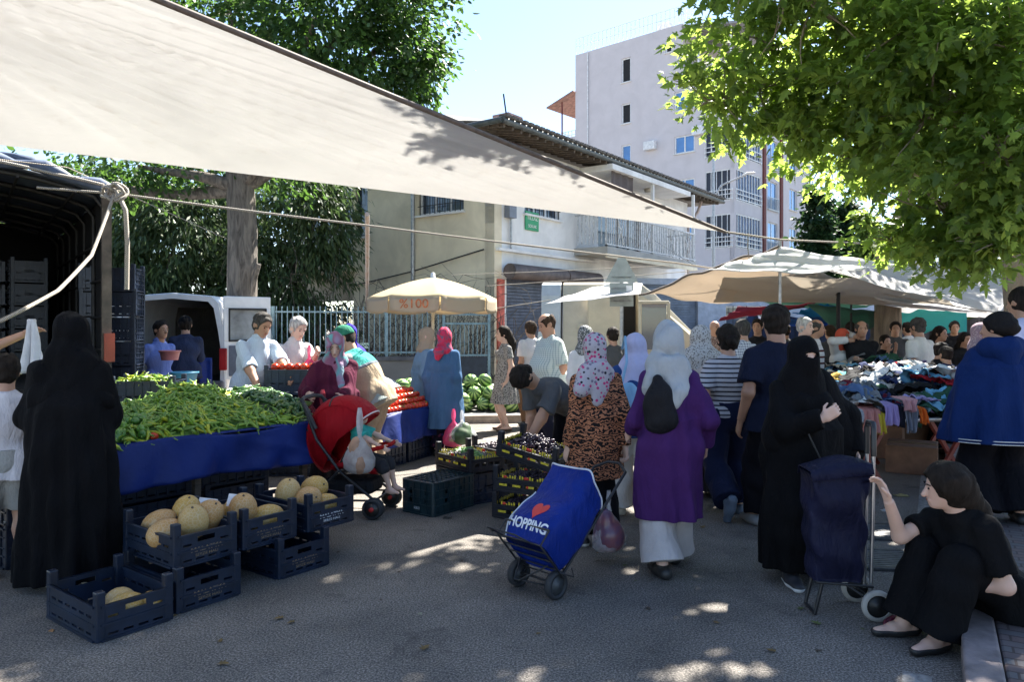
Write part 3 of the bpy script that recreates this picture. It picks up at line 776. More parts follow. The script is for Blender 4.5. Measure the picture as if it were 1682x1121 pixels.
for a0, a1 in ((.3, 2.85), (2.9, 4.75)):      # rolled shutter housings over the shops
    mb = MB(); mb.tube([f(a0, .25, 3.0), f(a1, .25, 3.0)], .2, 14); mb.build('shutter_box', mat('brown_box', (.11, .085, .08), .6, .3, 3), house)
MB().box(f(.22, .02, 1.6), (.26, .08, 2.4), Mx).build('door_jamb', mat('red_paint', (.55, .12, .08), .7, .3, 6), house)
MB().box(f(2.85, .01, 1.45), (.12, .06, 2.8), Mx).build('door_jamb', mat('red_paint', (.55, .12, .08), .7, .3, 6), house)
MB().box(f(2.5, .06, 3.55), (4.9, .12, .07), Mx).build('ledge', M_WHITE, house)
# balcony of the right face
MB().box(f(7.0, .55, 3.78), (6.4, 1.1, .2), Mx).build('balcony', plaster('balcony_slab', (.40, .40, .38), 1), house)
MB().box(f(7.0, 1.09, 3.62), (6.5, .06, .12), Mx).build('balcony_edge', M_CREAM, house)
mb = MB(); mb.box(f(7.0, 1.05, 4.85), (6.4, .05, .05), Mx); mb.box(f(7.0, 1.05, 3.95), (6.4, .05, .04), Mx)
for i in range(48): mb.box(f(3.85 + i * .134, 1.05, 4.4), (.025, .025, .86), Mx)
for c in (4.6, 6.4, 8.2, 9.4):
    for s_ in (-1, 1):
        for k in range(8):
            t0, t1 = k / 8, (k + 1) / 8
            mb.bar(f(c + s_ * .16 * math.cos(t0 * 3.14), 1.09, 4.0 + t0 * .8), f(c + s_ * .16 * math.cos(t1 * 3.14), 1.09, 4.0 + t1 * .8), .03)
mb.build('balustrade', mat('old_white_rail', (.55, .56, .56), .6, .3, 15), house)
mb = MB()
for a in (3.85, 10.15): mb.box(f(a, .52, 4.85), (.05, 1.05, .05), Mx); [mb.box(f(a, .1 + k * .13, 4.4), (.025, .025, .86), Mx) for k in range(8)]
mb.build('side_rail', mat('old_white_rail', (.55, .56, .56), .6, .3, 15), house)
for a in (6.9, 10.15): MB().box(f(a, 1.0, 5.05), (.09, .09, 2.4), Mx).build('balcony_post', M_WHITE, house)
mb = MB(); [mb.grid(lambda u, v, a=a: f(a + u * 1.3, .95 + .03 * math.sin(u * 20), 6.2 - v * 1.2), 12, 4) for a in (4.3,)]
mb.build('balcony_curtain', mat('brown_net', (.10, .08, .075), .9), house)
# roof: hip roof with rafters showing under the eaves
ov = 1.0
E = [f(-ov, ov, 0), f(LR_ + 1.6, ov, 0)]
n_in = -Vector((HD.y, -HD.x, 0))
p0 = Vector(f(-ov, ov, EZ + .1)); p1 = Vector(f(LR_ + 1.1, ov, EZ + .1)); p2 = p0 + n_in * 10; p3 = p1 + n_in * 10
rid0 = p0 + n_in * 5 + HD * 4.5 + Vector((0, 0, 1.3)); rid1 = p1 + n_in * 5 - HD * 4.5 + Vector((0, 0, 1.3))
mb = MB(); mb.add([p0, p1, p2, p3, rid0, rid1], [(0, 1, 5, 4), (1, 3, 5), (3, 2, 4, 5), (2, 0, 4)])
M_TILE = mat('old_roof_tiles', (.17, .16, .15), .85, .35, 3, .6, 18, .03)
roof = mb.build('roof', M_TILE, house, solid=.12)
mb = MB()
for i in range(40):
    a = -ov + .15 + i * (LR_ + 1.9) / 40; mb.bar(f(a, ov - .05, EZ + .0), f(a, -.25, EZ + .24), .07, .10)
for i in range(24):
    q = p0 + n_in * (.2 + i * .3); mb.bar(q + HD * .05 - Vector((0, 0, .06)), q + HD * 1.3 + Vector((0, 0, .16)), .07, .10)
mb.build('rafters', M_WOODD, roof)
mb = MB(); mb.tube([p0 + Vector((0, 0, .0)), p1 + Vector((0, 0, .0))], .075, 8); mb.tube([p0, p2], .075, 8); mb.build('gutter', mat('gutter', (.07, .08, .08), .5, .3, 4), roof)
mb = MB()
for i in range(60): q = p0.lerp(p1, (i + .5) / 60) + Vector((0, 0, .1)); mb.box(q, (.16, .25, .06), Mx)
mb.build('eave_tiles', mat('tile_edge', (.12, .11, .10), .9, .4, 8), roof)
# boxed white soffit in the middle of the eaves with two round lamps
MB().box(f(6.9, .5, EZ - .1), (5.6, 1.2, .16), Mx).build('soffit', M_WHITE, house)
for a in (5.4, 7.5): MB().lathe([(0, -.1), (.11, -.09), (.14, 0), (.1, .03)], f(a, .55, EZ - .2), 14).build('soffit_lamp', mat('old_lamp', (.45, .40, .33), .5), house)
mb = MB(); mb.box(f(2.7, -1.6, EZ + .75), (.62, .5, 1.3), Mx); mb.box(f(2.7, -1.6, EZ + 1.42), (.7, .58, .07), Mx)
mb.build('chimney', mat('pink_plaster', (.34, .22, .20), .9, .3, 4, .4), roof)
MB().tube([f(2.0, -1.0, EZ + .5), f(1.7, -1.0, EZ + 1.75)], .025, 6).build('antenna_mast', M_DARK, roof)
# pipes and cables on the left face
f, Mx = fL
mb = MB(); mb.tube([f(2.5, .12, .3), f(2.5, .12, 6.6)], .055, 8); mb.build('drainpipe', M_STEEL, house)
mb = MB(); mb.tube([f(.1, .05, 3.05 - .25), f(2.4, .05, 3.1), f(4.9, .05, 3.55)], .018, 5); mb.build('cable', M_DARK, house)
f, Mx = fR
mb = MB(); mb.tube([f(12.3, .5, 6.6), f(12.2, .35, 6.0), f(11.8, .12, 5.4), f(11.8, .12, .2)], .055, 8); mb.build('drainpipe', M_RUST, house)
MB().box(f(.55, .1, 4.55), (.3, .16, .34), Mx).build('meter_box', mat('grey_box', (.16, .18, .22), .5), house)
MB().tube([f(.62, .06, 4.4), f(.62, .06, 3.6)], .03, 6).build('meter_pipe', M_STEEL, house)
# green sign with the street name
sg = thing('street_name_sign', 'small green street name sign on the white wall of the old house', 'sign', Hc0 + HD * 1.6 + Vector((HD.y, -HD.x, 0)) * .03 + Vector((0, 0, 4.42)), math.atan2(HD.y, HD.x))
MB().box((0, 0, 0), (.62, .03, .5)).build('plate', mat('sign_green', (.02, .30, .12), .5, .1), sg, bevel=.008)
ms = mat('sign_white', (.75, .75, .72), .5, .05); Mt = Matrix.Translation((0, -.02, .08)) @ Matrix.Rotation(R(90), 4, 'X')
textmesh('lettering', 'YILDIZ', .17, ms, sg, Mt, .002); textmesh('lettering', 'SOKAK', .12, ms, sg, Matrix.Translation((0, -.02, -.14)) @ Matrix.Rotation(R(90), 4, 'X'), .002)
# second, farther roof corner seen above the tarpaulin
fb = thing('neighbour_house', 'pale house corner with grey roof just above the tarpaulin edge', 'house', (-3.4, 30, 0))
MB().box((0, 0, 4.6), (3.4, 3, 9.2)).build('wall', M_CREAM, fb)
mb = MB(); mb.add([(-2.4, -2.2, 9.3), (2.6, -2.2, 9.3), (2.6, 2.4, 9.3), (-2.4, 2.4, 9.3), (-.5, 0, 10.2), (.3, 0, 10.2)], [(0, 1, 5, 4), (1, 2, 5), (2, 3, 4, 5), (3, 0, 4)]); mb.build('roof', M_TILE, fb, solid=.12)

# ---- six storey apartment block
A0 = Vector((4.85, 56.6, 0)); AD = Vector((.753, -.659, 0)); LA = 12.8; AH = 22.4; ST = 3.02
apt = thing('apartment_block', 'six storey pale mauve apartment block with glazed corner balconies', 'building', A0)
ao = -A0
fA = wall_frame(A0 + ao, AD)
rows = [22.4 - 3.0 - i * ST for i in range(6)]
A1 = A0 + AD * LA; AS = Vector((.659, .753, 0))
fS = wall_frame(A1 + ao, AS); LS = 14
def apx(px):   # distance along the facade for a picture column
    k = (px - 841) / F; return (k * A0.y - A0.x) / (AD.x - k * AD.y)
a27 = (apx(1021), apx(1036)); a12 = (apx(1108), apx(1141)); a10 = (apx(1093), apx(1104)); a16 = (apx(1159), LA)
def zr(py, px):
    a = apx(px); Y = A0.y + AD.y * a; return CAM + (HZ - py) / F * Y
holesA = []; winA = []
for t_, b_ in ((95, 135), (170, 203), (238, 271)): winA.append((a27[0], a27[1], zr(b_, 1028), zr(t_, 1028), 1))
winA.append((a10[0], a10[1], zr(86, 1098), zr(75, 1098), 1))
for t_, b_ in ((148, 180), (222, 251), (294, 322), (366, 396)): winA.append((a12[0], a12[1], zr(b_, 1125), zr(t_, 1125), 2))
bal = [(zr(b_, 1182), zr(t_, 1182)) for t_, b_ in ((140, 186), (205, 258), (279, 331), (352, 408))]
for w_ in winA: holesA.append(w_[:4])
for z0, z1 in bal: holesA.append((a16[0], LA - .001, z0, z1))
TA = apx(1122)
facade('wall', fA, LA, AH - 3.1, .3, holesA + [], M_APT, apt)
facade('top_wall', fA, TA, AH, .3, [(w_[0], w_[1], w_[2], w_[3]) for w_ in winA if w_[3] > AH - 3.1], M_APT, apt, AH - 3.1)
for i, w_ in enumerate(winA): window(fA, *w_[:4], apt, div=w_[4], glass=M_DARK if i in (0, 1, 3) else M_GLASSB, depth=.1, fw=.09)
holesS = [(.001, 4.2, z0, z1) for z0, z1 in bal] + [(5.4, 7.2, z0 + .1, z1) for z0, z1 in bal] + [(9.5, 11, z0 + .5, z1) for z0, z1 in bal]
facade('side_wall', fS, LS, AH - 3.1, .3, holesS, M_APT, apt)
for a0, a1 in ((4.5, 4.9), (7.6, 8.0)): MB().box(fS[0]((a0 + a1) / 2, .06, 9.5), (a1 - a0, .12, 19), fS[1]).build('red_band', mat('brick_band', (.16, .045, .04), .8), apt)
for z0, z1 in bal:
    window(fS, 5.4, 7.2, z0 + .1, z1, apt, div=2, glass=M_GLASSB); window(fS, 9.5, 11, z0 + .5, z1, apt, div=2, glass=M_GLASSB)
    railing(fS, 5.3, 7.3, z0, z0 + .9, .1, apt, M_STEEL, .2, t=.03)
    # glazed balcony wrapping the corner
    for fr, L0, L1, nm, gl in ((fA, a16[0], LA - .12, 5, mat('tinted_glass', (.022, .026, .045), .35, .1, 1, spec=.35)), (fS, .12, 4.2, 9, mat('tinted_blue_glass', (.04, .08, .18), .25, .3, 1, spec=.5))):
        f, Mx = fr; mb = MB()
        for i in range(nm + 1): mb.box(f(L0 + (L1 - L0) * i / nm, -.06, (z0 + z1) / 2), (.06 if i in (0, nm) else .035, .07, z1 - z0), Mx)
        for z in (z0 + .04, z1 - .04): mb.box(f((L0 + L1) / 2, -.06, z), (L1 - L0 - .05, .06, .08), Mx)
        go = mb.build('balcony_glazing', M_PVC, apt); MB().box(f((L0 + L1) / 2, -.1, (z0 + z1) / 2), (L1 - L0, .012, z1 - z0), Mx).build('pane', gl, go)
        mb = MB()
        for zz in (.12, .42, .72): mb.box(f((L0 + L1) / 2, .06, z0 + zz), (L1 - L0 + .1, .05, .05), Mx)
        for i in range(5): mb.box(f(L0 + (L1 - L0) * i / 4, .06, z0 + .4), (.04, .04, .8), Mx)
        mb.build('balcony_railing', M_PVC, apt)
f, Mx = fA
MB().box(f(TA / 2, -6, AH - .12), (TA - .1, 11.6, .2), Mx).build('roof_slab', M_CONC, apt)
MB().box(f(LA / 2, -5.6, AH - 3.2), (LA - .7, 10.2, .2), Mx).build('terrace_slab', M_CONC, apt)
mb = MB(); MB().box(f(TA - .16, -5, AH - 1.6), (.3, 9.3, 3.0), Mx).build('terrace_wall', M_APT, apt)
mb = MB(); mb.add([f(TA + .1, .4, AH - .35), f(LA + .8, .4, AH - 1.2), f(LA + .8, -8, AH - 1.2), f(TA + .1, -8, AH - .35)], [(0, 1, 2, 3)]); mb.build('terrace_roof', mat('grey_sheet', (.28, .28, .30), .5, .2, 3), apt, solid=.15)
mb = MB(); [mb.box(f(a, .1, AH - 2.1), (.1, .1, 2.0), Mx) for a in (TA + 1.2, TA + 3, LA - .2)]; mb.build('terrace_posts', M_PVC, apt)
railing(fA, 0, TA, AH + .05, AH + 1.25, -.1, apt, M_PVC, .34, 'roof_railing', .035, (.5, 1))
fT = wall_frame(A0 + ao + AD * TA, AS); railing(fT, 0, 8, AH + .05, AH + 1.25, -.1, apt, M_PVC, .34, 'roof_railing', .035, (.5, 1))
# rear balconies on the left end
fE = wall_frame(A0 + ao + AS * 3.2, -AS)
for z0 in (AH - 6.2, AH - 9.3, AH - 12.4):
    MB().box(f(-.75, -1.6, z0 - .5), (1.5, 3, 1.1), Mx).build('balcony', M_APT, apt)
    mb = MB()
    for zz in (.2, .5): mb.box(f(-1.4, -1.6, z0 + zz), (.05, 3, .04), Mx); mb.box(f(-.75, -.1, z0 + zz), (1.4, .05, .04), Mx)
    for k in range(5): mb.box(f(-1.4 + k * .33, -.1, z0 + .25), (.04, .04, .55), Mx)
    mb.build('balcony_railing', M_PVC, apt)
MB().box(f(-.9, -1.6, AH - 7.9), (1.1, 2.7, 1.7), Mx).build('balcony_glazing', M_GLASSB, apt)
mb = MB(); mb.add([f(-2.6, .3, AH - 3.6), f(0, .3, AH - 2.8), f(0, -3.5, AH - 2.8), f(-2.6, -3.5, AH - 3.6)], [(0, 1, 2, 3)]); mb.build('balcony_canopy', mat('rusty_sheet', (.30, .16, .13), .7, .3, 4), apt, solid=.1)
mb = MB(); mb.box(f(-1.35, -.1, AH - 4.6), (.09, .09, 2.6), Mx); mb.build('canopy_post', mat('brick_band', (.16, .045, .04), .8), apt)
# rooftop things
for px, py in ((1070, 240), (1150, 215), (1085, 330)):
    a_ = apx(px); MB().box(f(a_, .2, zr(py, px)), (.9, .35, .6), Mx).build('air_conditioner', M_PVC, apt, bevel=.03)
MB().tube([f(1.2, .08, 0), f(1.2, .08, AH)], .06, 6).build('downpipe', M_PVC, apt)
MB().box(f(TA * .78, -1.0, AH + .55), (1.0, .5, .5), Mx).build('roof_tank', M_PVC, apt)
for i, (px, Y, W_, H_, c) in enumerate(((1303, 74, 3.2, 15.5, (.50, .52, .56)), (1322, 84, 3.5, 15.8, (.62, .60, .55)))):
    b_ = thing('apartment_tower', ('narrow grey apartment building just right of the mauve block', 'cream apartment building with a red top band behind the dark trees')[i], 'building', (P(px, 500, Y).x, Y, 0), R(25))
    MB().box((0, 4, H_ / 2), (W_, 8, H_)).build('wall', plaster('tower%d' % i, c, .3), b_)
    mb = MB(); [mb.box((.9, -.02, 2 + k * 2.6), (.9, .06, 1.2)) for k in range(5)]; mb.build('windows', M_GLASSB, b_)
    MB().box((0, 3.9, H_ + (.15 if i == 0 else .4)), (W_ + .3, 8.3, .3 if i == 0 else .8)).build('roof_band', M_CONC if i == 0 else mat('red_band_paint', (.42, .06, .06), .7), b_)
# ---- shops behind the right stalls
shop = thing('blue_shop_building', 'pale blue low shop building with a grey roller shutter behind the market canopies', 'building', P(1190, 537, 24) * 1 - Vector((0, 0, 1.6)))
so = shop.location.copy()
fP = wall_frame((-4.2, .0, 0), (.98, .2, 0))
facade('wall', fP, 12, 3.2, .25, [(.9, 3.6, .1, 3.0), (4.6, 6.6, 1.2, 2.3)], mat('pale_blue_wall', (.36, .42, .52), .85, .2, 3), shop)
rshut(fP, .9, 3.6, .1, 3.0, shop, mat('grey_blue_shutter', (.16, .20, .27), .5, .2, 4, metal=.3)); window(fP, 4.6, 6.6, 1.2, 2.3, shop, div=2, bars=4)

# ---- fence along the garden (left to middle)
def rail_fence(name, a, b, z0, H_, label, wallh=.6):
    a = Vector(a); b = Vector(b); d = b - a; L = d.length; t = thing(name, label, 'fence', a, math.atan2(d.y, d.x))
    if wallh: MB().box((L / 2, 0, z0 + wallh / 2), (L, .25, wallh)).build('base_wall', M_CONC, t); MB().box((L / 2, 0, z0 + wallh + .04), (L + .05, .34, .08)).build('coping', mat('dark_coping', (.10, .10, .11), .8, .3, 6), t)
    zb = z0 + wallh + .12; mb = MB()
    for z in (zb + .05, zb + H_ - .12): mb.box((L / 2, 0, z), (L, .035, .035))
    mb.build('rails', M_BLUEGREY, t)
    mb = MB(); n = int(L / .115)
    for i in range(n): mb.box((i * L / n + .05, 0, zb + H_ / 2), (.02, .02, H_))
    mb.build('bars', M_BLUEGREY, t)
    for i in range(int(L / 2.4) + 1): MB().box((min(i * 2.4, L), 0, zb + H_ / 2 - .05), (.06, .06, H_ + .1)).build('post', M_BLUEGREY, t)
    return t
rail_fence('garden_fence', (-7.5, 15.6, 0), (-1.55, 16.2, 0), .12, 1.05, 'faded blue iron railing on a low concrete wall in front of the garden', .75)
gt = thing('iron_gate', 'old iron gate with arched scroll top beside the red door jamb', 'gate', (-1.5, 16.25, .12), R(8))
mb = MB()
for x in (0, 1.0): mb.box((x, 0, 1.1), (.06, .06, 2.2))
for z in (.1, .85, 1.55, 1.75): mb.box((.5, 0, z), (1.0, .04, .04))
mb.build('gate_frame', M_BLUEGREY, gt)
mb = MB(); [mb.box((.08 + i * .094, 0, 1.2), (.018, .018, .7)) for i in range(10)]
for k in range(12):
    t0, t1 = math.pi * k / 12, math.pi * (k + 1) / 12; mb.bar((.5 - .5 * math.cos(t0), 0, 1.75 + .42 * math.sin(t0)), (.5 - .5 * math.cos(t1), 0, 1.75 + .42 * math.sin(t1)), .035)
    for c in (.25, .5, .75): mb.bar((c - .1 * math.cos(2 * t0), 0, 1.9 + .1 * math.sin(2 * t0)), (c - .1 * math.cos(2 * t1), 0, 1.9 + .1 * math.sin(2 * t1)), .018)
mb.build('scrollwork', M_BLUEGREY, gt)
MB().box((.5, .01, .47), (.92, .02, .7)).build('panel', mat('dark_blue_panel', (.03, .04, .06), .6, .3, 5), gt)
# leaning poles that carry ropes
def post(name, a, b, r, m, label, cat='pole', group=None):
    mb = MB(); mb.tube([a, b], r, 10); o = mb.build(name, m); tag(o, label, cat, group); return o
post('tent_pole', G(603, 610, .12), P(603, 352, 11.2), .035, M_RUST, 'rusty steel pole standing left of the cream parasol')
# street lamp
lp = thing('street_lamp', 'tall grey street lamp with a curved arm in front of the apartment block', 'street lamp', P(1172, 537, 34) - Vector((0, 0, 1.6)))
MB().tube([(0, 0, 0), (0, 0, 9.3)], [.10, .05], 10).build('pole', M_STEEL, lp)
MB().tube([(0, 0, 6.9), (.05, 0, 7.6), (.35, 0, 8.1), (.8, 0, 8.3), (1.5, 0, 8.6)], .045, 8).build('arm', M_STEEL, lp)
MB().tube([(1.3, 0, 8.55), (1.55, 0, 8.66), (1.9, 0, 8.68)], [.05, .13, .06], 10, flat=.5).build('lamp_head', mat('lamp_grey', (.5, .5, .5), .4), lp)
# traffic sign seen from behind
sx = P(1021, 537, 12.0)
ts = thing('traffic_sign', 'back of grey traffic signs, a triangle above a square, on a thin pole', 'sign', (sx.x, sx.y, 0), R(-6))
Rx = Matrix.Rotation(R(90), 4, 'X')
MB().tube([(0, .03, 0), (0, .03, 2.6)], .03, 10).build('pole', M_STEEL, ts)
gsign = mat('sign_back', (.26, .29, .28), .5, .15, 4, metal=.3)
MB().prism([(-.26, 0), (.26, 0), (.22, .1), (.06, .40), (-.06, .40), (-.22, .1)], -.01, .01, M=Matrix.Translation((0, 0, 2.32)) @ Rx).build('triangle_plate', gsign, ts)
MB().prism([(-.19, 0), (.19, 0), (.19, .38), (-.19, .38)], -.01, .01, M=Matrix.Translation((0, 0, 1.93)) @ Rx).build('square_plate', gsign, ts)
mb = MB(); [mb.box((0, .0, z), (.3, .02, .03)) for z in (2.02, 2.22, 2.40)]; mb.build('brackets', M_STEEL, ts)
MB().box((.12, -.014, 2.22), (.09, .004, .09)).build('sticker', M_PVC, ts)
# ================= TREES
def leaf_mat(name, col, tr, trf=.45, rough=.5):
    t = NT(name); g_ = t.new('NewGeometry'); r = g_.outputs['Random Per Island']
    c = t.ramp(r, [(0, mul(col, .62)), (.5, col), (1, (min(1, col[0] * 1.7), min(1, col[1] * 1.35), col[2]))])
    t.link(c, t.b.inputs['Base Color']); t.b.inputs['Roughness'].default_value = rough; t.b.inputs['Specular IOR Level'].default_value = .35
    tb = t.new('BsdfTranslucent'); cc = t.ramp(r, [(0, mul(tr, .75)), (1, tr)]); t.link(cc, tb.inputs[0])
    mx = t.new('MixShader'); mx.inputs[0].default_value = trf; t.link(t.b.outputs[0], mx.inputs[1]); t.link(tb.outputs[0], mx.inputs[2]); t.link(mx.outputs[0], t.n['Material Output'].inputs[0])
    return t.m
def bark(name, c1, c2, sc=7):
    t = NT(name); n = t.noise(sc, 6, 1.5, sc3=(1, 1, .18)); t.link(t.ramp(n, [(.35, c2), (.6, c1)]), t.b.inputs['Base Color']); t.b.inputs['Roughness'].default_value = .95
    t.bump(n, .9, .05); return t.m
LOBED = [(0, 0), (.14, -.10), (.40, -.02), (.20, .16), (.58, .42), (.22, .38), (.24, .58), (0, 1.05), (-.24, .58), (-.22, .38), (-.58, .42), (-.20, .16), (-.40, -.02), (-.14, -.10)]
OVAL = [(0, 0), (.28, .3), (.24, .7), (0, 1), (-.24, .7), (-.28, .3)]
NARROW = [(0, 0), (.12, .4), (0, 1), (-.12, .4)]
def leaves(name, pts, dirs, size, shape, m, parent, seed=0, droop=.5, fold=.25, sizes=None):
    rs = np.random.RandomState(seed); n = len(pts); fold = fold * 1.5; sh = np.array(shape); k = len(sh)
    pts = np.asarray(pts, float); d = np.asarray(dirs, float)
    d = d + rs.randn(n, 3) * .55; d[:, 2] -= droop; d /= np.linalg.norm(d, axis=1)[:, None]
    up = rs.randn(n, 3) * .55 + np.array([0, 0, 1.0]); s = np.cross(d, up); s /= np.linalg.norm(s, axis=1)[:, None] + 1e-9; nn = np.cross(s, d)
    L = (size * (.65 + .7 * rs.rand(n)))[:, None, None]
    co = pts[:, None] + L * (s[:, None] * sh[None, :, :1] + d[:, None] * sh[None, :, 1:]) + nn[:, None] * L * (-np.abs(sh[None, :, :1]) * fold - (sh[None, :, 1:] ** 2) * .18)
    me = bpy.data.meshes.new(name); me.vertices.add(n * k); me.vertices.foreach_set('co', co.astype(np.float32).ravel())
    # two halves share the midrib: tip index in the middle
    tip = int(np.argmax(sh[:, 1])); f1 = list(range(0, tip + 1)); f2 = [0] + list(range(tip, k))
    tot = np.tile([len(f1), len(f2)], n).astype(np.int32); li = (np.arange(n)[:, None] * k + np.array(f1 + f2)[None]).astype(np.int32).ravel()
    me.loops.add(len(li)); me.loops.foreach_set('vertex_index', li); me.polygons.add(2 * n)
    me.polygons.foreach_set('loop_start', np.concatenate([[0], np.cumsum(tot)[:-1]]).astype(np.int32)); me.polygons.foreach_set('loop_total', tot)
    me.update(calc_edges=True); me.materials.append(m); return link(name, me, parent)
def crown_pts(lobes, n, seed, clump=60, spread=.34, shell=.45, holes=0):
    """lobes: (centre, radii, weight).  Leaves gather round twig ends spread through the lobes."""
    rs = np.random.RandomState(seed); ws = np.array([l[2] for l in lobes], float); ws /= ws.sum(); P_, D_, tips = [], [], []
    m = max(1, n // clump)
    for i in range(m):
        c, r, _ = lobes[rs.choice(len(lobes), p=ws)]; v = rs.randn(3); v /= np.linalg.norm(v); rad = (shell + (1 - shell) * rs.rand()) ** .6
        t = np.array(c) + v * np.array(r) * rad; out = v * np.array([1, 1, .5]); out /= np.linalg.norm(out); tips.append((t, out, i))
        k = int(clump * (.5 + rs.rand())); u = rs.rand(k)[:, None]; sp = spread * (.7 + .7 * rs.rand())
        pp = t - out * u * sp * 1.6 + rs.randn(k, 3) * sp * np.array([.5, .5, .32]); P_.append(pp); D_.append(np.tile(out, (k, 1)) + (pp - t) * .8)
    return np.concatenate(P_), np.concatenate(D_), tips
def limb(mb, a, b, ra, rb, seed, n=7, wob=.12, sag=0.0):
    rs = np.random.RandomState(seed); a = np.array(a, float); b = np.array(b, float); L = np.linalg.norm(b - a); pts = []; rr = []
    off = rs.randn(3) * wob * L * .4; off2 = rs.randn(3) * wob * L * .2
    for i in range(n + 1):
        t = i / n; p = a + (b - a) * t + off * math.sin(math.pi * t) + off2 * math.sin(2 * math.pi * t); p[2] += sag * L * math.sin(math.pi * t); pts.append(p); rr.append(ra + (rb - ra) * t ** .8)
    mb.tube(pts, rr, 8 if ra > .05 else 5); return pts

# gaps cut into the plane tree's leaves to shape the light: (x, y, rx, ry) of the sun flecks they let through to the road
GAPS = [(*G(px, py).xy, rx, ry) for px, py, rx, ry in ((955, 1022, .17, .20), (1175, 1005, .22, .20), (865, 1106, .20, .12), (1190, 1096, .15, .12), (1100, 1112, .1, .08), (1043, 945, .12, .14), (1240, 893, .09, .1), (1485, 890, .30, .4), (1545, 1085, .1, .16), (960, 760, .8, .6), (1190, 790, .5, .5), (1040, 800, .35, .5), (1290, 845, .2, .3), (1430, 775, .8, .7))]
def thin(pts, dirs, o):
    w = pts + np.asarray(o); k = w[:, 2] / sdir.z; gx, gy = w[:, 0] - sdir.x * k, w[:, 1] - sdir.y * k; rs = np.random.RandomState(3); keep = np.ones(len(pts), bool)
    for x, y, rx, ry in GAPS:
        a = np.arctan2(gy - y, gx - x); rr = np.hypot((gx - x) / rx, (gy - y) / ry) / (1 + .35 * np.sin(3 * a + x * 9) + .25 * np.sin(7 * a + y * 5)); keep &= ~((rr < 1) & (rs.rand(len(pts)) < .97))
    return pts[keep], dirs[keep]
# --- plane tree on the right
PT = thing('plane_tree', 'large plane tree with broad lobed leaves hanging over the right of the street', 'tree', (6.55, 9.4, .12))
o = np.array([6.55, 9.4, .12])
def lobe(px, py, Y, rx, ry, rz, w_): p = P(px, py, Y); return (np.array(p) - o, (rx, ry, rz), w_)
bk = bark('plane_bark', (.30, .25, .18), (.13, .10, .075))
mb = MB(); mb.tube([(0, 0, -.2), (.02, 0, 1.2), (-.05, .05, 2.6), (-.1, 0, 3.6)], [.30, .25, .23, .20], 16); mb.build('trunk', bk, PT)
lob = [lobe(1190, 150, 8.6, .95, 1.3, .8, 1.5), lobe(1270, 60, 8.4, 1.2, 1.5, .8, 2.0), lobe(1300, 200, 8.8, 1.0, 1.3, .75, 1.8), lobe(1400, 100, 8.0, 1.3, 1.8, 1.1, 3.2),
       lobe(1420, 235, 8.6, 1.0, 1.5, .8, 2.2), lobe(1530, 160, 7.5, 1.3, 1.6, 1.1, 3.4), lobe(1560, 330, 7.8, .85, 1.4, .85, 2.2), lobe(1650, 240, 7.0, 1.1, 1.5, 1.2, 3.2),
       lobe(1640, 380, 7.2, .75, 1.1, .65, 1.6), lobe(1560, 415, 7.6, .6, .9, .38, .8), lobe(1480, 390, 8.4, .55, .9, .4, .7), lobe(1500, 20, 7.5, 1.6, 2.0, 1.2, 3.4), lobe(1680, 60, 7, 1.6, 2, 1.3, 3.0),
       lobe(1250, -90, 7.2, 1.4, 1.6, .8, 1.6), lobe(1400, -140, 7.2, 1.7, 1.9, 1.0, 1.8), (np.array((2.0, -.5, 5.0)), (2.2, 2.6, 2.0), 2.0)]
pts, dirs, tips = crown_pts([(c, (r[0] * .95, r[1] * .8, r[2] * .92), w_) for c, r, w_ in lob], 21000, 5, 22, .22, .15)
pts, dirs = thin(pts, dirs, o); leaves('crown', pts, dirs, .108, LOBED, leaf_mat('plane_leaf', (.062, .118, .030), (.42, .58, .10), .52), PT, 3, .45)
high = [(np.array((x - 6.55, y - 9.4, z)), (.95, .9, .45), w_) for x, y, z, w_ in ((1.5, 7.8, 6.3, 1.4), (2.4, 8.2, 6.3, 1.2), (3.4, 8.3, 6.4, .6), (4.5, 8.2, 6.2, .4), (1.35, 8.8, 6.6, 1), (2.3, 9.2, 6.7, .8), (3.4, 9.3, 6.7, .8))]  # unseen boughs added above the view to shade the foreground road
pts, dirs, t2_ = crown_pts(high, 6000, 15, 26, .26, .1); pts, dirs = thin(pts, dirs, o); leaves('upper_crown', pts, dirs, .15, LOBED, bpy.data.materials['plane_leaf'], PT, 6, .45); lob = lob + high; tips = tips + t2_
mb = MB(); fork = np.array([-.1, 0, 3.4]); mains = []
for i, l in enumerate(lob):
    e = l[0] + np.array([0, 0, -.1]); pl = limb(mb, fork, e, .11 if i % 3 else .085, .02, i, 9, .14, .06); mains += pl[3:]
mains = np.array(mains); rs_ = np.random.RandomState(9)
for j, (t_, out, i) in enumerate(tips):
    if j % 3: continue
    k = np.argmin(np.linalg.norm(mains - t_, axis=1)); limb(mb, mains[k], t_, .016, .004, j, 4, .15)
mb.build('branches', bk, PT)

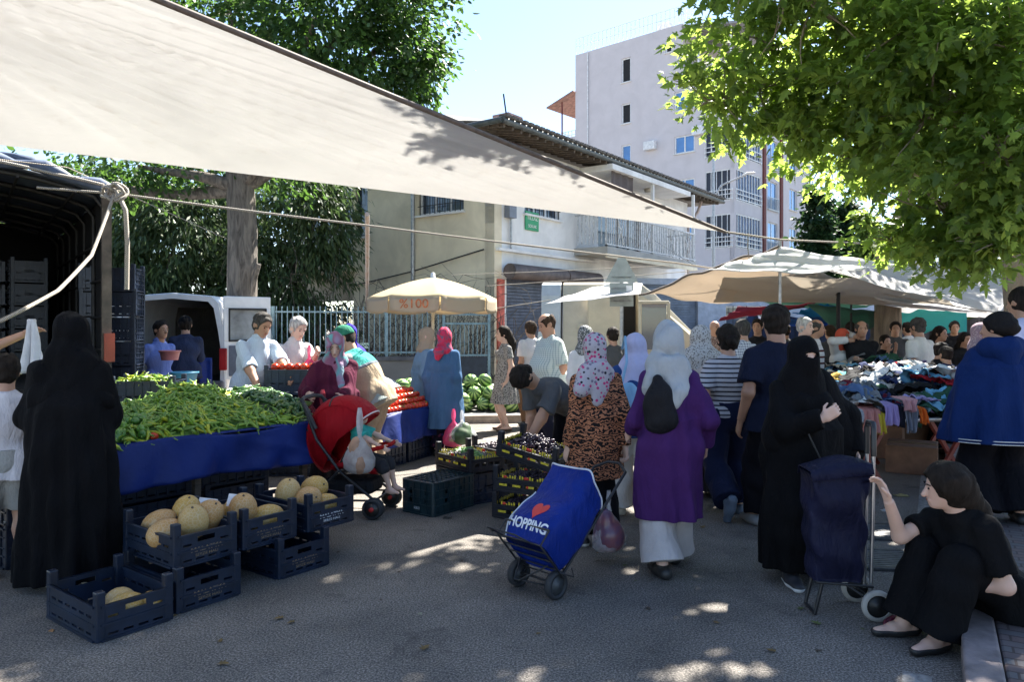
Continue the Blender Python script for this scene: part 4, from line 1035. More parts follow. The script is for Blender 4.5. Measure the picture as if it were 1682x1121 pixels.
# --- big dark tree behind the tarpaulin (left), trunk in front of the hedge
BT0 = G(397, 640, 0); BT0 = Vector(((397 - 841) / F * 14.6, 14.6, .12))
BT = thing('broadleaf_tree', 'tall dark green tree with a thick grey trunk behind the cream tarpaulin', 'tree', BT0)
mb = MB(); mb.tube([(0, 0, -.2), (0, 0, 1.5), (.02, 0, 3.4), (-.05, 0, 4.6)], [.34, .29, .28, .26], 16); bk2 = bark('grey_bark', (.17, .145, .12), (.06, .05, .042), 9); mb.build('trunk', bk2, BT)
ob = np.array(BT0)
def lobb(px, py, Y, rx, ry, rz, w_): return (np.array(P(px, py, Y)) - ob, (rx, ry, rz), w_)
lob = [lobb(560, 60, 14, 2.0, 2, 1.7, 4), lobb(670, 40, 14.5, 1.1, 1.6, 1.3, 2.4), lobb(690, 120, 15, .75, 1.1, .8, 1.2), lobb(640, 150, 14.6, .95, 1.1, .65, 1), lobb(520, 20, 13.5, 1.7, 1.8, 1.4, 2.5), lobb(450, 0, 14, 2.2, 2.2, 2.2, 3), lobb(350, -60, 14, 2.4, 2.2, 2, 2),
       lobb(640, -70, 14, 1.9, 2, 1.2, 2), (np.array((0, 0, 5.2)), (2.6, 2.4, 1.3), 2.0), (np.array((-1.9, -.3, 4.6)), (1.6, 1.8, .8), 1.5), (np.array((-3.4, 0, 4.3)), (1.3, 1.6, .6), 1)]
pts, dirs, tips = crown_pts(lob, 26000, 8, 40, .30, .35)
leaves('crown', pts, dirs, .12, OVAL, leaf_mat('dark_leaf', (.022, .058, .018), (.12, .24, .04), .38), BT, 4, .35)
mb = MB(); fork = np.array([-.05, 0, 4.2])
for i, l in enumerate(lob): limb(mb, fork, l[0], .16, .03, i + 40, 8, .12)
limb(mb, (.14, -.1, 2.0), (.42, -.25, 2.7), .07, .05, 77, 3)
mb.build('branches', bk2, BT)

# --- garden hedge of drooping grey-green trees behind the vans
hm = leaf_mat('willow_leaf', (.045, .078, .036), (.12, .2, .06), .3)
for i, (px, py, Y, rx, rz, n, lab) in enumerate(((250, 430, 17.6, 2.1, 2.6, 20000, 'dense grey green weeping tree behind the white van, left of the thick trunk'),
        (475, 400, 18.2, 1.9, 2.6, 20000, 'dense dark weeping tree right of the thick trunk behind the railing'),
        (135, 400, 19, 2.0, 2.8, 9000, 'bright green leafy tree just behind the stack of crates and truck'),
        (350, 330, 20, 2.6, 3.4, 15000, 'tall dark tree filling the gap behind the thick trunk'))):
    c = P(px, 537, Y); t = thing('garden_tree', lab, 'tree', (c.x, Y, 0), 0, 'trees in the garden behind the vans')
    zc = CAM + (HZ - py) / F * Y
    lob = [(np.array((0, 0, zc)), (rx, 1.2, rz), 3), (np.array((-.6, -.3, zc - .9)), (rx * .8, 1, rz * .6), 2), (np.array((.7, -.2, zc + .6)), (rx * .7, 1, rz * .6), 1.5), (np.array((.2, -.5, 1.4)), (rx * .95, .8, 1.1), 2)]
    pts, dirs, tips = crown_pts(lob, n, 20 + i, 45, .36, .5); leaves('crown', pts, dirs, .21, NARROW, hm, t, 30 + i, 1.1)
    mb = MB(); limb(mb, (0, 0, 0), (0, 0, zc), .16, .08, i, 5, .05); [limb(mb, (0, 0, zc * .5), l[0], .07, .02, i * 7 + k, 5) for k, l in enumerate(lob)]; mb.build('trunk', bk2, t)
# bare creepers on the house wall
for i, (px, py, s_, lab) in enumerate(((660, 540, 1.0, 'bare tangled shrub against the cream wall, left of the parasol pole'), (765, 545, .9, 'bare tangled shrub against the cream wall, right of the parasol pole'), (545, 560, 1.0, 'bare twiggy shrub in the shaded garden corner left of the rusty pole'))):
    c = P(px, 537, 17.2); t = thing('bare_shrub', lab, 'shrub', (c.x, 17.2, .1), 0, 'bare shrubs behind the railing'); mb = MB(); rs = np.random.RandomState(i)
    for k in range(46):
        a = np.array([rs.randn() * .5, rs.randn() * .15, 0]); b = a + np.array([rs.randn() * .8, rs.randn() * .2, 1.3 + rs.rand() * 1.5]) * s_
        pl = limb(mb, a, b, .016, .005, k + 100 * i, 6, .25)
        for q in pl[2::2]: limb(mb, q, q + rs.randn(3) * np.array([.45, .15, .35]), .008, .003, k, 3, .2)
    mb.build('twigs', bark('twig', (.12, .10, .085), (.06, .05, .04)), t)
# --- dark conifers and pale tree far behind on the right
for i, (px, top, Y, r_, n, lm, lab) in enumerate(((1340, 312, 42, 1.5, 5000, ((.016, .045, .018), (.05, .1, .03)), 'dark pine tree beside the narrow grey building, left of the pair'), (1392, 330, 46, 2.1, 6000, ((.016, .045, .018), (.05, .1, .03)), 'broad dark tree behind the canopies, right of the pine'),
        (1425, 345, 40, 1.3, 3500, ((.07, .13, .03), (.3, .42, .08)), 'bright yellow green tree at the far end between the dark trees and the plane tree'), (1290, 470, 60, 3, 3000, ((.02, .05, .02), (.05, .1, .03)), 'low dark tree at the foot of the grey building'))):
    c = P(px, 537, Y); H_ = CAM + (HZ - top) / F * Y; t = thing('far_tree', lab, 'tree', (c.x, Y, 0), 0, 'far trees behind the canopies')
    lob = [(np.array((0, 0, H_ * k)), (r_ * (1.15 - k * .75) + .2, r_ * (1.15 - k * .75), H_ * .12), 3 - 2 * k) for k in (.3, .42, .55, .68, .8, .92)]
    pts, dirs, tips = crown_pts(lob, n, 60 + i, 40, .4, .4); leaves('crown', pts, dirs, .34, OVAL, leaf_mat('far_leaf%d' % i, *lm), t, 60 + i, .3)
    mb = MB(); limb(mb, (0, 0, 0), (0, 0, H_ * .9), .22, .05, i, 5, .02); mb.build('trunk', bk2, t)
# far street trees beyond everything (to close the horizon at the end of the road)
for i, (px, Y) in enumerate(((1470, 52), (1530, 60), (1600, 50), (1670, 55), (1740, 50), (1200, 75), (60, 40), (-60, 36), (150, 45))):
    c = P(px, 537, Y); t = thing('far_tree', ('green roadside tree far beyond the clothes stall, %s from the left' % ['first', 'second', 'third', 'fourth', 'last'][i]) if i < 5 else 'dark green tree far behind the truck and houses', 'tree', (c.x, Y, 0), 0, 'far trees behind the canopies')
    lob = [(np.array((0, 0, 3.6)), (2.8, 2, 2), 3), (np.array((.6, 0, 6)), (2.4, 2, 1.6), 2)]
    pts, dirs, tips = crown_pts(lob, 2600, 80 + i, 40, .4, .4); leaves('crown', pts, dirs, .36, OVAL, leaf_mat('far_leafb', (.05, .09, .03), (.18, .28, .06)), t, 80 + i, .3)
    mb = MB(); limb(mb, (0, 0, 0), (0, 0, 6), .2, .05, i, 5, .02); mb.build('trunk', bk2, t)
# trunk standing behind the right canopies
mb = MB(); c = P(1456, 537, 14); mb.tube([(c.x, 14, 0), (c.x + .03, 14, 1.6), (c.x, 14, 3.4)], [.27, .24, .22], 14)
tr_ = thing('street_tree', 'tree trunk rising behind the teal canopy of the far stalls', 'tree', (0, 0, 0)); mb.build('trunk', bark('brown_bark', (.20, .16, .12), (.10, .08, .06)), tr_)
lob = [(np.array((c.x + .5, 14, 5.2)), (2.2, 2.0, 1.2), 1)]
pts, dirs, tips = crown_pts(lob, 4200, 99, 34, .3, .35); leaves('crown', pts, dirs, .15, LOBED, leaf_mat('plane_leaf2', (.06, .12, .025), (.34, .48, .07), .45), tr_, 5, .45)
mb = MB(); limb(mb, (c.x, 14, 3.3), (c.x + .8, 14, 5.3), .15, .04, 4, 5); mb.build('branch', bk, tr_)
# ================= TARPAULINS, ROPES, TRUCK, VANS, PARASOL
def tarp_mat(name, col, tr=.5, tint=None, wr=.6):
    t = NT(name); b = t.b; n = t.noise(.8, 7, .3); n2 = t.noise(5, 5, .4)
    c = t.ramp(n, [(.3, mul(col, .93)), (.62, col)]); c = t.mix(t.ramp(n2, [(.60, 0), (.78, .14)]), c, mul(tint or (.40, .33, .24), 1))
    w1 = t.new('TexWave', bands_direction='X'); w1.inputs['Scale'].default_value = 60; t.link(t.mapped(), w1.inputs[0])
    w2 = t.new('TexWave', bands_direction='Y'); w2.inputs['Scale'].default_value = 60; t.link(t.mapped(), w2.inputs[0])
    h = t.math('ADD', t.math('MULTIPLY', t.math('ADD', w1.outputs['Fac'], w2.outputs['Fac']), .04), t.math('MULTIPLY', t.noise(3.5, 5, 1.2, sc3=(.6, 2.2, 1)), wr))
    t.link(c, b.inputs['Base Color']); b.inputs['Roughness'].default_value = .8; b.inputs['Specular IOR Level'].default_value = .2
    t.bump(h, .5, .06); translucent(t, c, tr); return t.m
def tarp(name, c, label, m, sag=.1, nu=40, nv=24, cat='tarpaulin', seed=0, wr=.02, hem=None, group=None, fan=None, edge=0.0):
    """c: four corners (00, 10, 11, 01)"""
    c = [np.array(x, float) for x in c]; rs = np.random.RandomState(seed); ph = rs.rand(8) * 6.28
    ctr = sum(c) / 4
    def fn(u, v):
        eu = edge * 4 * u * (1 - u); ev = edge * 4 * v * (1 - v)
        u2 = u + (.5 - u) * ev * 1.0; v2 = v + (.5 - v) * eu * 1.0
        p = (c[0] * (1 - u2) + c[1] * u2) * (1 - v2) + (c[3] * (1 - u2) + c[2] * u2) * v2
        s = 16 * u * (1 - u) * v * (1 - v); z = -sag * s; em = min(1, 9 * v * (1 - v)) * min(1, 9 * u * (1 - u))
        if fan is not None:       # creases fanning out from a tied corner
            fu, fv = fan; du, dv = u - fu, v - fv; an = math.atan2(dv, du); r = math.hypot(du, dv)
            z += wr * min(1, r * 3) * math.exp(-r * .8) * (abs(math.sin(an * 34 + ph[0])) ** .5 + .7 * abs(math.sin(an * 57 + ph[1])) ** .6 + .4 * math.sin(an * 15 + ph[2] + r * 3)) * (1 - .0 * r)
            z *= 1; z += wr * .35 * math.sin(u * 9 + ph[3] + 4 * v) * math.sin(v * 7 + ph[4])
            z = -sag * s + (z + sag * s) * em
        else: z += wr * (math.sin(u * 17 + 5 * v + ph[0]) + .7 * math.sin(v * 13 - 6 * u + ph[1]) + .5 * math.sin(31 * u + ph[2] + 9 * v))
        return Vector((p[0], p[1], p[2] + z))
    t = thing(name, label, cat, (0, 0, 0), 0, group)
    mb = MB(); mb.grid(fn, nu, nv); mb.build('sheet', m, t, solid=.003)
    if hem is not None:
        mb = MB()
        for (ua, va, ub, vb) in hem[1]:
            mb.tube([fn(ua + (ub - ua) * k / nu, va + (vb - va) * k / nu) for k in range(nu + 1)], hem[2], 6)
        mb.build('hem', hem[0], t)
    return t, fn
TM = tarp_mat('canvas_offwhite', (.745, .738, .725), .41)
HEM = mat('brown_hem', (.13, .10, .085), .8, .2, 20)
Cc = P(1190, 381, 9.5); Ec = P(-140, 222, 6.6); Ac = P(265, 0, 4.5); Dc = Ac + (Ac - Cc) * .72; Fc = Vector((Ec.x - .6, 2.0, 4.3))
tp, fnT = tarp('market_tarpaulin', [Cc, Dc, Fc, Ec], 'huge cream canvas tarpaulin stretched overhead on the left', TM, .10, 190, 120, seed=3, wr=.055, hem=(HEM, [(0, 0, 1, 0)], .022), fan=(.86, .52), edge=.012)
def rope(name, pts, r, m, label, n=10, sag=0.0, group=None, twist=True, cat='rope'):
    pp = []
    for i in range(len(pts) - 1):
        a, b = Vector(pts[i]), Vector(pts[i + 1]); k = n
        for j in range(k): t = j / k; p = a.lerp(b, t); p.z -= sag * 4 * t * (1 - t) * (b - a).length; pp.append(p)
    pp.append(Vector(pts[-1])); mb = MB(); mb.tube(pp, r, 7); o = mb.build(name, m); return tag(o, label, cat, group)
ROPE = NT('hemp_rope'); wv = ROPE.new('TexWave', bands_direction='DIAGONAL'); ROPE.link(ROPE.mapped(), wv.inputs[0]); wv.inputs['Scale'].default_value = 28
ROPE.link(ROPE.ramp(wv.outputs['Fac'], [(.2, (.22, .19, .16)), (.7, (.48, .44, .38))]), ROPE.b.inputs['Base Color']); ROPE.b.inputs['Roughness'].default_value = .9; ROPE.bump(wv.outputs['Fac'], .8, .01); ROPE = ROPE.m
TRC = P(190, 318, 7.7)      # knot at the truck corner
rope('rope', [P(60, 308, 7.4), TRC, P(600, 370, 9.0), P(1110, 432, 11.0), P(1375, 470, 11.6), P(1620, 512, 12.0)], .013, ROPE, 'long thick guy rope running from the truck corner across the street to the far canopies', 14, .002)
rope('rope', [P(0, 262, 6.8), P(110, 275, 7.3), P(372, 392, 14.2)], .006, ROPE, 'thin cord from the cream tarpaulin down to the thick tree trunk', 8)
rope('rope', [TRC + Vector((.0, -.02, 0)), P(150, 420, 7.1), P(95, 478, 6.6), P(0, 528, 6.0), P(-80, 545, 5.5)], .017, ROPE, 'thick slack rope curving down left from the truck corner knot', 8, .01)
rope('rope', [TRC + Vector((.02, -.03, .03)), P(206, 345, 7.6), P(209, 400, 7.6), P(208, 476, 7.6)], .024, ROPE, 'thick doubled rope end hanging straight down from the knot', 6)
mb = MB()
for k, (rx, rz, dx) in enumerate(((.10, .07, 0), (.08, .09, .05), (.07, .05, -.06), (.09, .08, .02))):
    mb.tube([TRC + Vector((dx + rx * math.cos(a), -.05 + .05 * math.sin(a * 2 + k), rz * math.sin(a))) for a in np.linspace(0, 6.28, 14)], .017, 6)
tag(mb.build('rope_knot', ROPE), 'bulky knot of rope tied at the upper right corner of the truck', 'rope')
rope('rope', [Cc, P(1283, 394, 10.2), P(1460, 402, 11.5), P(1700, 405, 12)], .014, ROPE, 'rope from the cream tarpaulin corner to the top of the canopy pole', 8)
for i, (a, b, l_) in enumerate(((P(740, 452, 12.5), P(1100, 436, 12.5), 'upper thin wire crossing in front of the shutters'), (P(800, 470, 12.2), P(1380, 425, 13), 'second thin wire crossing behind the triangular sign'), (P(805, 508, 11), P(905, 493, 11), 'short thin rope to the small white canopy tip'), (P(1075, 395, 25), P(1140, 436, 25), 'black cable hanging by the balcony'))):
    rope('wire', [a, b], .006, ROPE if i < 3 else M_DARK, l_, 8, .003, cat='wire')
# ---- right canopies
M_T1 = tarp_mat('canvas_tan', (.60, .53, .45), .5); M_T2 = tarp_mat('canvas_grey', (.72, .71, .70), .55, (.5, .5, .5)); M_TW = tarp_mat('canvas_white', (.80, .80, .80), .45, (.7, .7, .68))
M_TEAL = tarp_mat('net_teal', (.10, .50, .48), .6, (.10, .45, .42)); M_GREEN = tarp_mat('sheet_green', (.05, .14, .11), .3, (.05, .12, .1)); M_BLUET = tarp_mat('sheet_blue', (.02, .28, .62), .55, (.03, .25, .55)); M_MAR = tarp_mat('sheet_maroon', (.22, .035, .06), .4, (.2, .05, .06))
GT = 'canopies over the far stalls'
pk = P(1281, 404, 10.4)
tarp('canopy', [pk, P(1050, 484, 10.0), P(1172, 497, 13.0), P(1420, 482, 13.2)], 'tan canvas canopy hanging from the peak of the first pole', M_T1, .14, 30, 20, 'canopy', 1, .02, (HEM, [(0, 0, 1, 0)], .018), GT)
tarp('canopy', [P(1283, 406, 10.35), P(1160, 446, 9.9), P(1345, 447, 10.0), P(1490, 437, 10.6)], 'bright white canvas sheet sloping right from the top of the first pole', M_TW, .03, 24, 14, 'canopy', 2, .015, None, GT)
tarp('canopy', [P(1172, 496, 12.0), P(1190, 452, 10.2), P(1470, 462, 10.9), P(1570, 500, 13.4)], 'light beige canvas sheet under the tan canopy', tarp_mat('canvas_beige', (.60, .56, .50), .5), .1, 20, 14, 'canopy', 4, .02, None, GT)
tarp('canopy', [P(1330, 440, 10.3), P(1500, 428, 11.6), P(1690, 455, 11.6), P(1640, 514, 10.2)], 'pale grey canvas canopy stretching right to the plane tree trunk', M_T2, .12, 34, 20, 'canopy', 5, .02, (mat('grey_hem', (.30, .30, .32), .7), [(1, 1, 0, 1)], .03), GT)
tarp('canopy', [P(1372, 462, 11.4), P(1440, 492, 11.8), P(1650, 517, 12.5), P(1400, 500, 14.5)], 'narrow grey sheet dipping from the second pole', M_T2, .05, 20, 10, 'canopy', 6, .01, None, GT)
tarp('canopy', [P(1425, 492, 13.5), P(1590, 512, 13.5), P(1600, 497, 17.5), P(1440, 489, 17.5)], 'sunlit white sheet above the teal screen', M_TW, .05, 16, 10, 'canopy', 7, .01, None, GT)
tarp('screen', [P(1438, 511, 15.5), P(1588, 511, 15.5), P(1588, 549, 15.5), P(1455, 543, 15.5)], 'teal mesh screen hanging at the back of the far stalls', M_TEAL, .0, 24, 10, 'screen', 8, .03, None)
tarp('canopy', [P(1325, 500, 13.0), P(1440, 511, 14.0), P(1458, 541, 16.0), P(1370, 541, 17.0)], 'dark green sheet beside the teal screen', M_GREEN, .05, 16, 10, 'canopy', 9, .01, None, GT)
tarp('canopy', [P(1250, 492, 16), P(1440, 497, 16), P(1420, 507, 20), P(1270, 505, 20)], 'grey green sheet under the beige canvas', tarp_mat('sheet_sage', (.12, .24, .20), .4, (.1, .2, .17)), .08, 16, 10, 'canopy', 10, .01, None, GT)
tarp('canopy', [P(1300, 516, 17), P(1345, 500, 16), P(1376, 502, 17), P(1368, 522, 19)], 'bright blue plastic sheet between the two poles', M_BLUET, .05, 14, 10, 'canopy', 11, .03, None, GT)
tarp('canopy', [P(1270, 534, 20), P(1340, 516, 18), P(1420, 530, 20), P(1390, 545, 22)], 'deep blue sheet low behind the crowd', tarp_mat('sheet_navy', (.01, .07, .25), .4, (.01, .06, .2)), .05, 14, 10, 'canopy', 12, .02, None, GT)
tarp('canopy', [P(1180, 527, 14.5), P(1215, 504, 15), P(1342, 499, 16), P(1300, 508, 17)], 'maroon cloth canopy with a pointed left corner', M_MAR, .03, 18, 8, 'canopy', 13, .02, None, GT)
tarp('canopy', [P(893, 499, 11.5), P(1010, 462, 12.6), P(1055, 466, 13.5), P(1052, 484, 11.2)], 'small bright white awning tip beside the grey sign', M_TW, .02, 16, 8, 'canopy', 14, .01, None, GT)
tarp('canopy', [P(1480, 505, 18), P(1760, 500, 16), P(1800, 520, 22), P(1480, 520, 24)], 'grey sheet over the stalls behind the plane tree', M_T2, .1, 16, 8, 'canopy', 15, .02, None, GT)
# low dark back curtains that close the far stalls
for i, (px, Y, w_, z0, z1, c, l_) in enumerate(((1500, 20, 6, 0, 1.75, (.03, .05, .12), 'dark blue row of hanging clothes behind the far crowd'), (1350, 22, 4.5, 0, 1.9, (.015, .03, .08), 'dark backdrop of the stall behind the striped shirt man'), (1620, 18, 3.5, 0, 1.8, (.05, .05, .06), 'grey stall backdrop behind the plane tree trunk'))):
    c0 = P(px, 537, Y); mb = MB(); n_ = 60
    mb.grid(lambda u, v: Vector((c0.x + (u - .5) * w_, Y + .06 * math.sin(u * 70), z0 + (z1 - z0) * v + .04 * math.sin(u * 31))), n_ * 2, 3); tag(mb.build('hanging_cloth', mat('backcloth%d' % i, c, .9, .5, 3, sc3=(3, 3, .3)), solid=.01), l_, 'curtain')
GP = 'thin metal poles holding the canopies'
post('tent_pole', (P(1281, 537, 10.4).x, 10.4, 0), pk + Vector((0, 0, .08)), .022, M_STEEL, 'left metal pole at the canopy peak above the man in the navy shirt', group=GP)
post('tent_pole', (P(1377, 537, 11.4).x, 11.4, 0), P(1377, 458, 11.4), .03, M_DARK, 'dark pole right of the niqab woman with hanging cords', group=GP)
post('tent_pole', (P(1398, 537, 14).x, 14, 0), P(1398, 470, 14), .02, M_DARK, 'thin dark pole farther back beside the green sheet', group=GP)
post('tent_pole', (P(1648, 537, 11).x, 11, 0), P(1648, 455, 11), .02, M_STEEL, 'thin pole close to the plane tree trunk', group=GP)
for i, (px, a, b, Y) in enumerate(((1229, 383, 428, 10.3), (1186, 445, 472, 10.9), (1372, 470, 490, 11.4), (1652, 460, 480, 11))):
    rope('cord', [P(px, a, Y), P(px - 1, (a + b) / 2, Y), P(px + 2, b, Y)], .007, ROPE, ['short cord dangling left of the canopy peak', 'short cord dangling under the tan canopy', 'cord dangling from the dark pole', 'red cord dangling by the tree trunk'][i], 4, cat='cord')

# ---- truck with open canvas back
TA_ = math.atan2(.8, -.6)                         # heading
tk0 = Vector((-4.28, 7.84, 0)); rear = Vector((-.8, -.6, 0)); fwd = Vector((-.6, .8, 0))
trk = thing('canvas_truck', 'old truck with an open canvas covered cargo bed full of dark crates', 'truck', tk0)
def tq(a, l, z): return rear * a + fwd * l + Vector((0, 0, z))      # a: from right post leftwards, l: forward, z: up
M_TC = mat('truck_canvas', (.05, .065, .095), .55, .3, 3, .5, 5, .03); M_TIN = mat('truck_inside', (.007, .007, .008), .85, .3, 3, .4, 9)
Wt, Lt, Zt, Zb = 2.3, 4.6, 3.0, 1.0
def arch(a): return Zt + .20 * math.sin(math.pi * max(0, min(1, a / Wt)))
mb = MB(); mb.grid(lambda u, v: tq(u * Wt, v * Lt + .02 * math.sin(u * 30), arch(u * Wt) + .02 * math.sin(v * 22)), 14, 20); mb.build('canvas_roof', M_TC, trk, solid=.02)
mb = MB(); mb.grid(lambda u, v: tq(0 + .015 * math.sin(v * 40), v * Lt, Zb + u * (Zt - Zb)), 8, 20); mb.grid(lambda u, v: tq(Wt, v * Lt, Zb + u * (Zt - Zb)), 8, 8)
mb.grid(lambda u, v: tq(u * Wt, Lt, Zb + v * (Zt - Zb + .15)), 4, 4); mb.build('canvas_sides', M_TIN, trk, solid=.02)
mb = MB(); rot = Matrix((rear, fwd, Vector((0, 0, 1)))).transposed()
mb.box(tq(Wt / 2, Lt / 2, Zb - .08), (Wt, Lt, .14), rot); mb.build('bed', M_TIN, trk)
mb = MB()
for l in np.arange(.05, Lt, .75):
    mb.tube([tq(.03, l, Zb), tq(.03, l, Zt - .15), tq(.12, l, Zt - .03)] + [tq(a, l, arch(a) - .05) for a in np.linspace(.3, Wt - .3, 6)] + [tq(Wt - .03, l, Zt - .15), tq(Wt - .03, l, Zb)], .025, 6)
for a in (.3, .8, 1.4, 2.0): mb.tube([tq(a, 0, arch(a) - .08), tq(a, Lt, arch(a) - .08)], .015, 5)
for z in (1.35, 1.7, 2.1, 2.5): mb.tube([tq(.05, 0, z), tq(.05, Lt, z)], .016, 5)
mb.build('frame_hoops', mat('frame_metal', (.016, .015, .014), .6, .3, 8), trk)
for a in (.02, Wt - .02): MB().box(tq(a, -.02, (Zb + Zt) / 2), (.09, .08, Zt - Zb), rot).build('corner_post', mat('grimy_post', (.10, .08, .065), .7, .4, 6), trk)
mb = MB(); mb.tube([tq(a, -.04 + .03 * math.sin(a * 8), arch(a) + .05 + .02 * math.sin(a * 13)) for a in np.linspace(-.03, Wt, 20)], [.06 + .02 * math.sin(i * 1.7) for i in range(20)], 9)
mb.tube([tq(a, .15, arch(a) + .12 + .03 * math.sin(a * 9)) for a in np.linspace(.45, Wt, 16)], [.05 + .03 * math.sin(i * 1.3) for i in range(16)], 9); mb.build('rolled_canvas', mat('rolled_blue_canvas', (.06, .085, .14), .6, .3, 5, .5, 10), trk)
MB().box(tq(.0, -.08, 1.38), (.10, .03, .30), rot).build('tail_reflector', mat('orange_red', (.30, .045, .02), .4), trk)
MB().box(tq(Wt / 2, -.03, .80), (Wt, .06, .34), rot).build('rear_beam', M_TIN, trk)
for l in (1.3, 3.9, 6.4):
    for a in (.15, Wt - .15): MB().lathe([(.05, -.12), (.30, -.13), (.46, -.10), (.47, .10), (.30, .13), (.05, .12)], tq(a, l, .47), 22, axis=rear).build('wheel', mat('tyre', (.015, .015, .015), .8), trk)
cab = MB(); cab.box(tq(Wt / 2, Lt + 1.1, 1.5), (Wt, 1.7, 2.0), rot); cab.build('cab', mat('cab_blue', (.05, .10, .25), .35), trk, bevel=.12)
MB().box(tq(Wt / 2, Lt + .6, .65), (Wt * .8, Lt * .5, .3), rot).build('chassis', M_TIN, trk)
# rope loops on the roof edge
rope('rope', [trk.location + tq(.05, -.1, 3.08), trk.location + tq(.5, -.12, 3.14), trk.location + tq(1.1, -.12, 3.22)], .016, ROPE, 'rope lying along the rolled canvas at the top of the truck', 6, -.01)

# ---- white van with open rear doors
def van_shell(mb, W, L, H, z0, r=.16, taper=.10, hole=None):
    pass
vr = thing('white_van', 'white van seen from behind with both rear doors swung open', 'van', (P(284, 537, 12.0).x, 12.0, .12), R(6))
M_VW = mat('van_white', (.80, .80, .80), .3, .08, 3, coat=.4); M_RUB = mat('rubber', (.02, .02, .02), .7)
W_, L_, H_ = 1.66, 4.3, 1.98
prof = [(-.83, .42), (-.85, .95), (-.80, 1.45), (-.72, 1.86), (-.62, 1.97), (0, 2.02), (.62, 1.97), (.72, 1.86), (.80, 1.45), (.85, .95), (.83, .42)]
mb = MB(); n_ = len(prof); ys = [0, .03, 1.2, 3.0, 3.6, 4.3]; sc_ = [(.985, .99), (1, 1), (1, 1), (1, .99), (1, .80), (.96, .5)]
vs = [Vector((x * s1, y, .42 + (z - .42) * s2)) for y, (s1, s2) in zip(ys, sc_) for x, z in prof]
fs = [(i * n_ + k, i * n_ + k + 1, (i + 1) * n_ + k + 1, (i + 1) * n_ + k) for i in range(len(ys) - 1) for k in range(n_ - 1)] + [tuple((len(ys) - 1) * n_ + k for k in range(n_))]
mb.add(vs, fs, 0, True); mb.build('body', M_VW, vr, solid=.03)
mb = MB(); inner = [(x * .90, z * .96 if z > 1 else z + .12) for x, z in prof]
for k in range(n_ - 1): a, b = prof[k], prof[k + 1]; c, d = inner[k], inner[k + 1]; mb.add([(a[0], -.02, a[1]), (b[0], -.02, b[1]), (d[0], -.01, d[1]), (c[0], -.01, c[1])], [(0, 1, 2, 3)])
mb.build('rear_frame', M_VW, vr, solid=.04)
MB().box((0, 1.5, .50), (1.55, 3.0, .08)).build('floor', M_DARK, vr); MB().box((0, 2.4, 1.2), (1.5, .05, 1.3)).build('seats', mat('seat_grey', (.10, .09, .08), .9), vr)
MB().box((0, -.05, .50), (1.62, .14, .2)).build('bumper', mat('bumper_grey', (.10, .10, .11), .6), vr, bevel=.03)
for s_ in (-1, 1): MB().box((s_ * .80, -.045, .95), (.12, .05, .36)).build('tail_light', mat('tail_red', (.35, .02, .02), .25), vr, bevel=.015)
for x in (-.74, .74):
    for y in (.75, 3.4): MB().lathe([(.05, -.1), (.2, -.11), (.30, -.09), (.31, .08), (.2, .11), (.05, .1)], (x, y, .31), 20, axis=(1, 0, 0)).build('wheel', M_RUB, vr)
def rdoor(hinge, ang, s_, label=None):
    d = bpy.data.objects.new('rear_door', None); COL.objects.link(d); d.parent = vr; _ch.setdefault(vr.name, []).append(d); d.location = hinge; d.rotation_euler = (0, 0, ang)
    mb = MB(); w_ = .78 * s_
    for (x0, x1, z0, z1) in ((0, 1, .55, 1.18), (0, .12, 1.18, 1.72), (.88, 1, 1.18, 1.72), (0, 1, 1.72, 1.92)): mb.box(((x0 + x1) / 2 * w_, 0, (z0 + z1) / 2), (abs((x1 - x0) * w_), .05, z1 - z0 - .001))
    o1 = mb.build('door_panel', M_VW, d, bevel=.012); MB().box((.5 * w_, 0, 1.45), (abs(w_) * .76, .012, .53)).build('door_window', mat('milky_glass', (.30, .32, .33), .2, .3, 3), d)
    MB().box((.5 * w_, -.03 * 1, .86), (abs(w_) * .8, .02, .5)).build('door_lining', mat('lining', (.10, .12, .16), .7), d)
    mb = MB()
    for (x, z, sx, sz) in ((.5, 1.71, .8, .03), (.5, 1.19, .8, .03), (.11, 1.45, .03, .53), (.89, 1.45, .03, .53)): mb.box((x * w_, -.03, z), (abs(w_) * sx, .02, sz))
    mb.build('window_seal', M_RUB, d)
rdoor((-.79, -.03, .06), R(-112), 1); rdoor((.80, -.03, .06), R(34), 1)
mb = MB(); mb.grid(lambda u, v: Vector((.05 + u * .62, -.10 - .03 * math.sin(u * 12), .98 - v * .42)), 12, 6); tag(mb.build('blue_sheet', mat('blue_plastic', (.006, .03, .24), .4, .2, 5, .4, 8), loc=None, solid=.006), 'bright blue plastic sheet hanging over the van rear sill', 'sheet'); bpy.data.objects['blue_sheet'].location = vr.location
# ---- tubs by the van
def tub(label, c, r, h, m, sc=(1, .8)):
    mb = MB(); mb.lathe([(r * .8, 0), (r, h), (r * 1.08, h), (r * 1.08, h - .02), (r * .97, h - .015), (r * .77, .02), (0, .02)], (0, 0, 0), 24); o = mb.build('plastic_tub', m); o.location = c; return tag(o, label, 'tub')
tub('pink plastic tub on the stack beside the van', P(279, 592, 9.9), .13, .13, mat('pink_tub', (.55, .20, .20), .4))
tub('light blue plastic tub with bottles beside the walking man', P(303, 632, 9.3), .16, .16, mat('blue_tub', (.06, .28, .45), .4))
